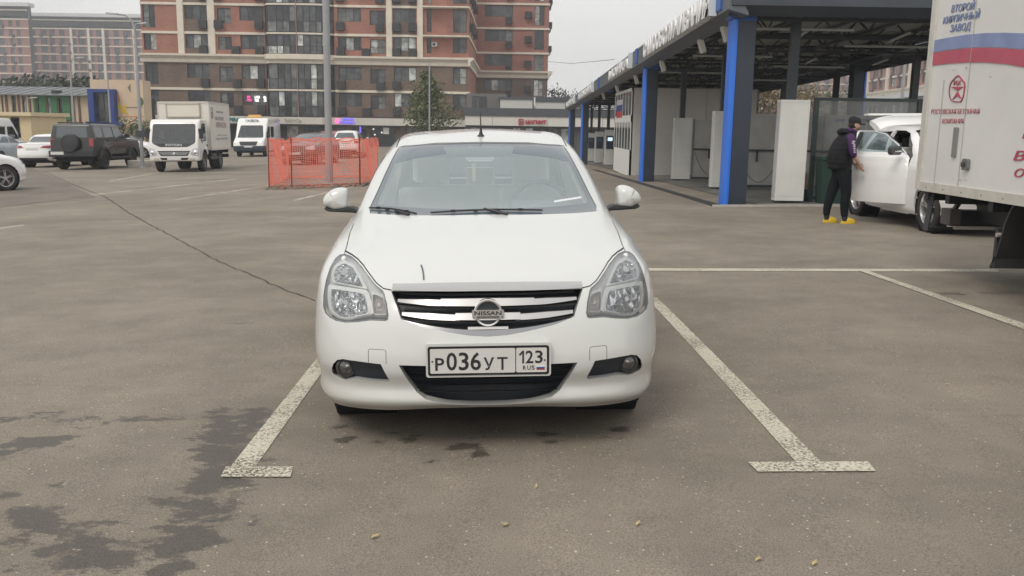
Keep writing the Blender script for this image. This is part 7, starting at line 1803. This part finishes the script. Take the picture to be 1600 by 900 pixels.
def low_school():
    Y = 76.; xo = at(-40, 160, Y).x
    T = thing('school_building', 'low cream building with green panels, grey roof and a blue framed window', 'building', (xo, Y, 0)); X = lambda px: at(px, 160, Y).x - xo; Z = lambda py: at(80, py, Y).z
    CR_ = mat('render_cream', (.56,.46,.32), .85, var=.1, vscale=.8); zg = -1.6
    op = [(X(a), X(b), Z(187), Z(150)) for a, b in ((-8,-1),(2,5),(18,25),(34,41),(57,62),(72,80),(90,98))] + [(X(139), X(149), Z(188), Z(167))]
    wall(T, 'wall', X(152), zg, Z(147), op, lambda x, z: 0, [CR_])
    for q in op: window(T, *q[:4], 1, False)
    for a, b in ((53,57),(62,72),(80,90),(98,110)): M = MB(); M.box(X(a), X(b), -.12, 0, Z(189), Z(149)); M.build('green_panel', mat('panel_green', (.03,.14,.045), .6, var=.12, vscale=1.2), T)
    M = MB(); M.box(X(53), X(110), -.10, 0, Z(153), Z(148.5)); M.build('green_panel', MATS['panel_green'], T)
    for px in (9, 28, 45, 113, 122, 150): M = MB(); M.box(X(px), X(px)+.16, -.10, 0, zg, Z(147)); M.build('downpipe', mat('pipe_brown',()), T)
    M = MB(); M.box(.0, X(152), .2, 12, zg, Z(147)); M.build('core', MATS['core_dark'], T)
    M = MB(); M.add([(-.5,-.6,Z(148)),(X(152),-.6,Z(148)),(X(148),5,Z(132.5)),(-.5,5,Z(132.5))], [(0,1,2,3)]); M.add([(-.5,-.6,Z(148)),(X(152),-.6,Z(148)),(X(152),-.6,Z(149.5)),(-.5,-.6,Z(149.5))], [(3,2,1,0)]); M.build('roof', mat('roof_grey', (.17,.18,.19), .7, var=.12, vscale=1.), T)
    for i in range(int(X(147)/.95)): x = .3+i*.95; M = MB(); M.bar((x,-.6,Z(148)+.03),(x,4.9,Z(132.7)+.03),.05,.05); M.build('roof_seam', mat('roof_seam', (.24,.25,.26), .6), T)
    M = MB(); M.box(X(83), X(91), -.2, .8, Z(146), Z(141)); M.build('roof_vent', BLACKP, T)
    M = MB(); M.box(X(57), X(96), -3., 0, Z(194), Z(190)); M.build('porch_roof', mat('porch_pale', (.42,.44,.46), .5), T)
    # mural wall and blue portal
    M = MB(); M.box(X(151), X(232), -1.0, .6, zg, Z(124)); M.build('mural_wall', mat('mural_ground', (.58,.45,.32), .85, var=.06, vscale=1.), T)
    BLU = mat('portal_blue', (.012,.04,.20), .5)
    for a, b, c, d in ((152,161,189,139),(185,192,189,139),(161,185,144,139),(146,199,197,189)): M = MB(); M.box(X(a), X(b)-.01, -1.7, -1.0, Z(c), Z(d)); M.build('blue_portal', BLU, T)
    window(T, X(161), X(185), Z(189), Z(144), 2, True, y=-1.25)
    def flat(nm, pts, m): 
        P = [(X(a), Z(b)) for a, b in pts]; M = MB(); M.prism(P, 'y', -1.03, -.98); M.build(nm, m, T)
    YL = mat('mural_yellow', (.62,.42,.04), .8); ORA = mat('mural_orange', (.55,.20,.05), .8); GRN = mat('mural_green', (.09,.13,.05), .8); GRY = mat('mural_grey', (.15,.14,.13), .8)
    flat('mural_shape', [(193,160),(200,165),(206,161),(204,170),(208,178),(200,174),(196,180),(196,171),(191,167)], YL); flat('mural_shape', [(192,142),(194,142),(196,160),(193,158)], ORA)
    flat('mural_shape', [(209,136),(213,130),(213,143)], GRY); flat('mural_shape', [(227+5*math.cos(t), 157+7*math.sin(t)) for t in np.linspace(0, 6.0, 12)], GRN)
    flat('mural_line', [(193,180.5),(231,179),(231,180),(193,181.5)], ORA); flat('mural_line', [(205,166),(230,165),(230,165.7),(205,167)], GRY)
    for i in range(5): flat('mural_shape', [(195+7*i,200),(199+7*i,192),(203+7*i,196),(200+7*i,203)], ORA if i % 2 else GRN)
low_school()
def kiosk_left():
    Y = 63.; p0, p1 = at(-30, 190, Y), at(48, 190, Y)
    T = thing('cream_shed', 'small cream shed with a flat roof edge at the far left', 'building', (p0.x, Y, 0)); W = p1.x-p0.x; zt = at(30, 181, Y).z
    M = MB(); M.box(0, W, 0, 5, -1.5, zt); M.build('shed_wall', mat('shed_cream', (.60,.49,.30), .8, var=.05), T)
    M = MB(); M.box(-.2, W+.2, -.3, 5.2, zt, zt+.25); M.build('roof_edge', mat('shed_edge', (.62,.52,.34), .8), T)
    a = at(17, 190, Y).x-p0.x; window(T, a, a+.6, -.2, zt-.1, 1, y=-.03)
kiosk_left()
def far_block(name, label, Y, pa, pb, ytop, zg, pil, seed, rot=0, pw=5.5, band=3.0, hb=True, z0=None, colour=(REDB2), top_glass=True, x0y=60):
    xo = at(pa, 60, Y).x; T = thing(name, label, 'building', (xo, Y, 0), rot); W = at(pb, 60, Y).x - xo if not rot else pb
    zt = at(pa, ytop, Y).z; r = random.Random(seed); op = []; z = zt - (5.5 if top_glass else .6); lv = []
    while z > zg+2: lv.append(z); z -= band
    x = .8
    while x < W-2:
        w_ = r.choice([1.3, 1.9, 2.4])
        for z in lv: op.append((x, x+w_, z-band*.78, z-.25))
        x += w_ + r.choice([.9, 1.3, 1.7])
    wall(T, 'wall', W, zg, zt-(5.3 if top_glass else 0), op, lambda x, z: 0, [colour], depth=.35)
    M = MB()
    for q in op: M.box(q[0], q[1], .28, .32, q[2], q[3])
    tag(M.build('window_pane', [mat('far_pane', (.07,.08,.09), .2, var=.5, vscale=.5)], T), kind='stuff')
    M = MB()
    for q in op: xm = (q[0]+q[1])/2; M.box(xm-.05, xm+.05, .2, .28, q[2], q[3])
    tag(M.build('window_bar', WFR, T), kind='stuff')
    for z in lv + [lv[0]+band if top_glass else zt]: M = MB(); M.box(0, W, -.25, 0, z-.05, z+.35); M.build('storey_band', STONE, T)
    for px in pil: x = px; M = MB(); M.box(x, x+.9, -.45, 0, zg, zt-5); M.build('pilaster', STONE, T)
    if top_glass:
        M = MB(); M.box(0, W, .8, 1, zt-5.3, zt-1.2); M.build('attic_glazing', mat('attic_glass', (.24,.29,.34), .2), T)
        M = MB()
        for i in range(int(W/1.5)): M.box(i*1.5, i*1.5+.15, .6, .8, zt-5.3, zt-1.2)
        M.box(0, W, .4, .6, zt-5.3, zt-4.2); M.build('mullion', mat('mullion_grey', (.32,.34,.37), .5), T)
        M = MB(); M.box(-1, W+1, -1.2, 3, zt-1.2, zt); M.build('roof_slab', mat('roof_slab_pale', (.60,.60,.60), .7), T)
    M = MB(); M.box(0.05, W-.05, .4, 2.5, zg, zt-1.2); M.build('core', MATS['core_dark'], T)
    M = MB(); 
    for i in range(int(W/3.4)):
        for z in lv:
            if r.random() < .5: M.box(i*3.4+.3, i*3.4+1.3, -.5, 0, z-band*.95, z-band*.62)
    tag(M.build('air_conditioner_basket', AC, T), kind='stuff')
    return T
W1_ = at(215, 60, 335).x - at(47, 60, 335).x
far_block('apartment_block', 'distant pale grid fronted apartment block at the left with a glazed top storey', 335., 47, 230, 20, -2, [W1_*(p-47)/168 for p in (110, 137, 160, 208)], 3)
far_block('apartment_block', 'distant red brick apartment block cut off by the left edge of the view', 315., -60, 46, 3, -2, [], 5)
far_block('apartment_block', 'far brick block seen through the wash between the dark posts', 330., 1130, 1345, 100, -3, [], 9, top_glass=False)
def right_block():
    A, B = at(1343, 130, 250.), at(1500, 130, 178.); d = B-A; d.z = 0; W = d.length
    T = thing('apartment_block', 'brick block with cream pilasters seen under the canopy above the white liftback', 'building', (A.x, A.y, 0), math.atan2(d.y, d.x))
    lv = [14.5, 17.4, 20.3, 23.2]; op = []; r = random.Random(4); x = 2
    while x < W-4:
        w_ = r.choice([2.6, 4.2])
        for z in lv: op.append((x, x+w_, z-2.3, z-.3))
        x += w_ + r.choice([1.8, 2.6])
    wall(T, 'wall', W, 10.9, 24, op, lambda x, z: 0, [REDB2], depth=.4)
    for q in op: window(T, *q, 3 if q[1]-q[0] > 3 else 2, y=.25, fr=.16)
    M = MB(); M.box(0, W, .5, 14, -3, 23.9); M.build('core', MATS['core_dark'], T)
    for z in lv: M = MB(); M.box(0, W, -.3, 0, z-.15, z+.25); M.build('storey_band', STONE, T)
    for i in range(5): x = 8+i*17; M = MB(); M.box(x, x+1.6, -.5, 0, 11.6, 24); M.build('pilaster', STONE, T)
    cornice(T, -.5, W+.5, 10.3, sc=1.4)
    M = MB(); M.box(0, W, -1.4, 0, 9.3, 10.25); M.build('shop_fascia', mat('fascia_cool', (.55,.56,.56), .6), T)
    M = MB(); M.box(0, W, -.2, .4, -3, 9.3); M.build('lower_wall', mat('lower_grey', (.22,.23,.24), .7, var=.3, vscale=.4), T)
    for i in range(int(W/5)):
        for z in (5.8, 2.6): window(T, 1+5*i, 4.4+5*i, z, z+2.3, 3, y=-.25, fr=.14)
    r = random.Random(3)
    for q in op:
        if r.random() < .5: basket(T, q[0]+.3, q[2]-.9, 1.3, .9)
right_block()

# ------------------------------------------------------------------ trees
def leaf_mat(name, a, b, c):
    m = bpy.data.materials.new(name); m.use_nodes = True; MATS[name] = m; t = m.node_tree; p = t.nodes['Principled BSDF']; N = t.nodes.new; L = t.links.new
    g = N('ShaderNodeNewGeometry'); r = N('ShaderNodeValToRGB'); cr = r.color_ramp; cr.elements[0].color = (*a,1); cr.elements[1].color = (*c,1); e = cr.elements.new(.5); e.color = (*b,1)
    L(g.outputs['Random Per Island'], r.inputs[0]); L(r.outputs[0], p.inputs['Base Color']); p.inputs['Roughness'].default_value = .7; return m
LF1 = leaf_mat('leaf_green', (.065,.09,.04), (.10,.13,.055), (.16,.17,.075)); LF2 = leaf_mat('leaf_autumn', (.10,.075,.04), (.16,.125,.06), (.20,.14,.07)); LF3 = leaf_mat('leaf_dark', (.025,.035,.022), (.045,.058,.034), (.075,.085,.05))
BARK = mat('bark', (.09,.07,.055), .9, bump=.5, bscale=15)
def tree(label, x, y, h, w_, lm, n=2600, ls=.16, shape='cone', z=None, trunk_h=.18, gap=.0, seed=1, name='leafy_tree', group=None):
    r = random.Random(seed); z = gz(x, min(y, 120)) if z is None else z
    T = thing(name, label, 'tree', (x, y, z), group=group); M = MB()
    M.tube([(0,0,-.1),(.03*h*.2,0,h*.3),(0,.02*h,h*.6),(.01*h,0,h*.9)], [.02*h+.03,.016*h+.02,.01*h+.012,.012], 8)
    limbs = []
    for i in range(26):
        t = trunk_h + (0.92-trunk_h)*i/26; a = i*2.4+r.uniform(-.4,.4)
        rad = (w_/2)*((1-((t-trunk_h)/(1-trunk_h))**1.1)*1.0 if shape == 'cone' else math.sin(math.pi*min(1, max(.12, (t-trunk_h)/(1-trunk_h)*.85+.15))))*r.uniform(.7,1.1)
        p0 = Vector((0,0,h*t)); p1 = Vector((math.cos(a)*rad*.6, math.sin(a)*rad*.6, h*t+rad*.25)); p2 = Vector((math.cos(a)*rad, math.sin(a)*rad, h*t+rad*.5+(.05*h)))
        M.tube([p0,p1,p2], [.006*h,.004*h,.002*h+.003], 5); limbs.append((p0,p1,p2,rad))
    M.build('trunk', BARK, T, True)
    Lf = MB(); vs = []; fs = []
    for k in range(n):
        p0,p1,p2,rad = r.choice(limbs); u = r.random()**.7
        c = (p0.lerp(p1, u*2) if u < .5 else p1.lerp(p2, (u-.5)*2.1)) + Vector((r.gauss(0,1),r.gauss(0,1),r.gauss(0,.8)))*(.10+.22*rad)
        s = ls*r.uniform(.6,1.3); n1 = Vector((r.gauss(0,1),r.gauss(0,1),r.gauss(0,1))).normalized(); t1 = n1.orthogonal().normalized(); t2 = n1.cross(t1)
        o = len(vs); vs += [c-t1*s, c-t2*s*.5, c+t1*s, c+t2*s*.5]; fs.append((o,o+1,o+2,o+3))
    me = bpy.data.meshes.new('crown'); me.from_pydata([tuple(v) for v in vs], [], fs); me.materials.append(lm); put('crown', me, T)
    return T
t = at(668, 110, 68); tree('young green conical tree before the brick block, behind the white saloon roof', t.x, 68, t.z-gz(t.x,68), 3.9, LF1, 3900, .125, 'cone', trunk_h=.22, seed=3, name='young_tree')
for i, (px, pyt, Y, w_, lab) in enumerate(((872,136,135,5,'thin hazy tree beside the right corner of the set back wing'),(895,148,140,6,'second hazy tree just above the end of the canopy'))):
    t = at(px, pyt, Y); tree(lab, t.x, Y, t.z+1.5, w_, LF3, 700, .22, 'round', z=-1.5, seed=11+i, trunk_h=.3)
for i, (px, pyt, Y, w_, lm, lab) in enumerate(((1196,128,62,3.4,LF2,'small autumn tree seen just right of the nearest blue column'),(1232,118,75,5,LF2,'autumn tree seen above the nearest white cabinet'),(1262,135,70,4.5,LF2,'low autumn tree left of the broad dark column'),(1300,140,80,5,LF1,'dull green tree behind the broad dark column'))):
    t = at(px, pyt, Y); tree(lab, t.x, Y, t.z+1.2, w_, lm, 1200, .14, 'round', z=-1.2, seed=21+i, trunk_h=.15)
r_ = random.Random(9)
for i in range(9):
    px = 4+i*17; Y = 92+r_.uniform(-3,6); t = at(px, r_.uniform(118,128), Y); tree('dark shrubby tree top showing over the grey school roof', t.x, Y, t.z+1.6, 4.4, LF3, 420, .28, 'round', z=-1.6, seed=40+i, group='dark tree tops over the grey school roof', trunk_h=.25)
for i, (px, w_) in enumerate(((66,3),(85,3.2),(104,3),(205,2.6),(222,2.4))):
    Y = 70; t = at(px, 199, Y); tree('clipped bush standing along the wall of the low cream school', t.x, Y, t.z+1.45, w_, LF3 if i < 3 else LF1, 380, .14, 'round', z=gz(t.x, Y), seed=60+i, trunk_h=.05, name='bush', group='bushes along the school wall')
def distant_wood():
    r = np.random.default_rng(5); n = 26000; side = r.random(n) < .5
    x = np.where(side, r.uniform(-400, -118, n), r.uniform(30, 400, n)); y = np.where(side, 200 + .25*np.abs(x) + r.uniform(0, 30, n), 250 + .1*x + r.uniform(0, 40, n))
    h = 7 + 3*np.sin(x*.13) + 2*np.sin(x*.41+1) + 1.2*np.sin(x*1.1); z = -2 + h*r.random(n)**.7; s = r.uniform(.35, .9, n)
    a = r.normal(size=(n, 3)); a /= np.linalg.norm(a, axis=1)[:, None]; b = np.cross(a, r.normal(size=(n, 3))); b /= np.linalg.norm(b, axis=1)[:, None]; c = np.stack([x, y, z], 1)
    V = np.stack([c-a*s[:, None], c-b*s[:, None]*.6, c+a*s[:, None], c+b*s[:, None]*.6], 1).reshape(-1, 3)
    me = bpy.data.meshes.new('distant_wood'); me.from_pydata(V.tolist(), [], np.arange(4*n).reshape(-1, 4).tolist()); me.materials.append(LF3); tag(put('distant_wood', me), kind='stuff')
distant_wood()
# guard rail and pale awning between the off-roader and the lorry
T = thing('guard_rail', 'low white and grey guard rail behind the foot of the two-armed lamp post', 'guard rail')
p0, p1 = gp(198, 246), gp(236, 246)
for z in (.35, .62, .86): M = MB(); M.bar((p0.x,p0.y,gz(p0.x,p0.y)+z), (p1.x+2,p1.y,gz(p0.x,p0.y)+z), .05, .09 if z < .8 else .05); M.build('rail', mat('rail_white', (.55,.56,.56), .5), T)
for i in range(5): x = p0.x+(p1.x+2-p0.x)*i/4; M = MB(); M.box(x-.04,x+.04,p0.y+.03,p0.y+.1,gz(x,p0.y)-.05,gz(x,p0.y)+.9); M.build('rail_post', POLE, T)
T = thing('concrete_kerb_block', 'grey concrete block at the foot of the two-armed lamp post', 'block'); q = gp(212, 262)
M = MB(); M.rbox(q.x-.5,q.x+.7,q.y+.3,q.y+.8,gz(q.x,q.y)-.05,gz(q.x,q.y)+.30,.04,2); M.build('block', mat('pale_concrete',()), T, bevel=.03)
gen_car('saloon_car', 'white car roof showing between the dark off-roader and the white lorry', paint_mat('white_paint_far', (.74,.74,.73)), (-22.6, 58), math.radians(90), nu=4, nv=4)
gen_car('saloon_car', 'second white saloon parked beyond the delivery lorry beside the van', MATS['white_paint_far'], (-14.2, 62.5), math.radians(180), nu=4, nv=4) if False else None

# ------------------------------------------------------------------ overhead wire and haze
T = thing('overhead_wire', 'thin wire crossing the pale sky above the far end of the canopy', 'wire')
M = MB(); a, b = at(856, 96, 110), at(960, 93, 60); M.tube([a, a.lerp(b,.5)+Vector((0,0,-.25)), b], .018, 5); M.build('wire', BLACKP, T)
def haze():
    m = bpy.data.materials.new('haze'); m.use_nodes = True; t = m.node_tree; t.nodes.clear()
    v = t.nodes.new('ShaderNodeVolumePrincipled'); v.inputs['Density'].default_value = .0011; v.inputs['Color'].default_value = (.92,.94,.97,1); v.inputs['Anisotropy'].default_value = .2
    o = t.nodes.new('ShaderNodeOutputMaterial'); t.links.new(v.outputs[0], o.inputs[1])
    M = MB(); M.box(-440, 440, -45, 570, -14, 75); tag(M.build('haze', m), kind='stuff')
haze()
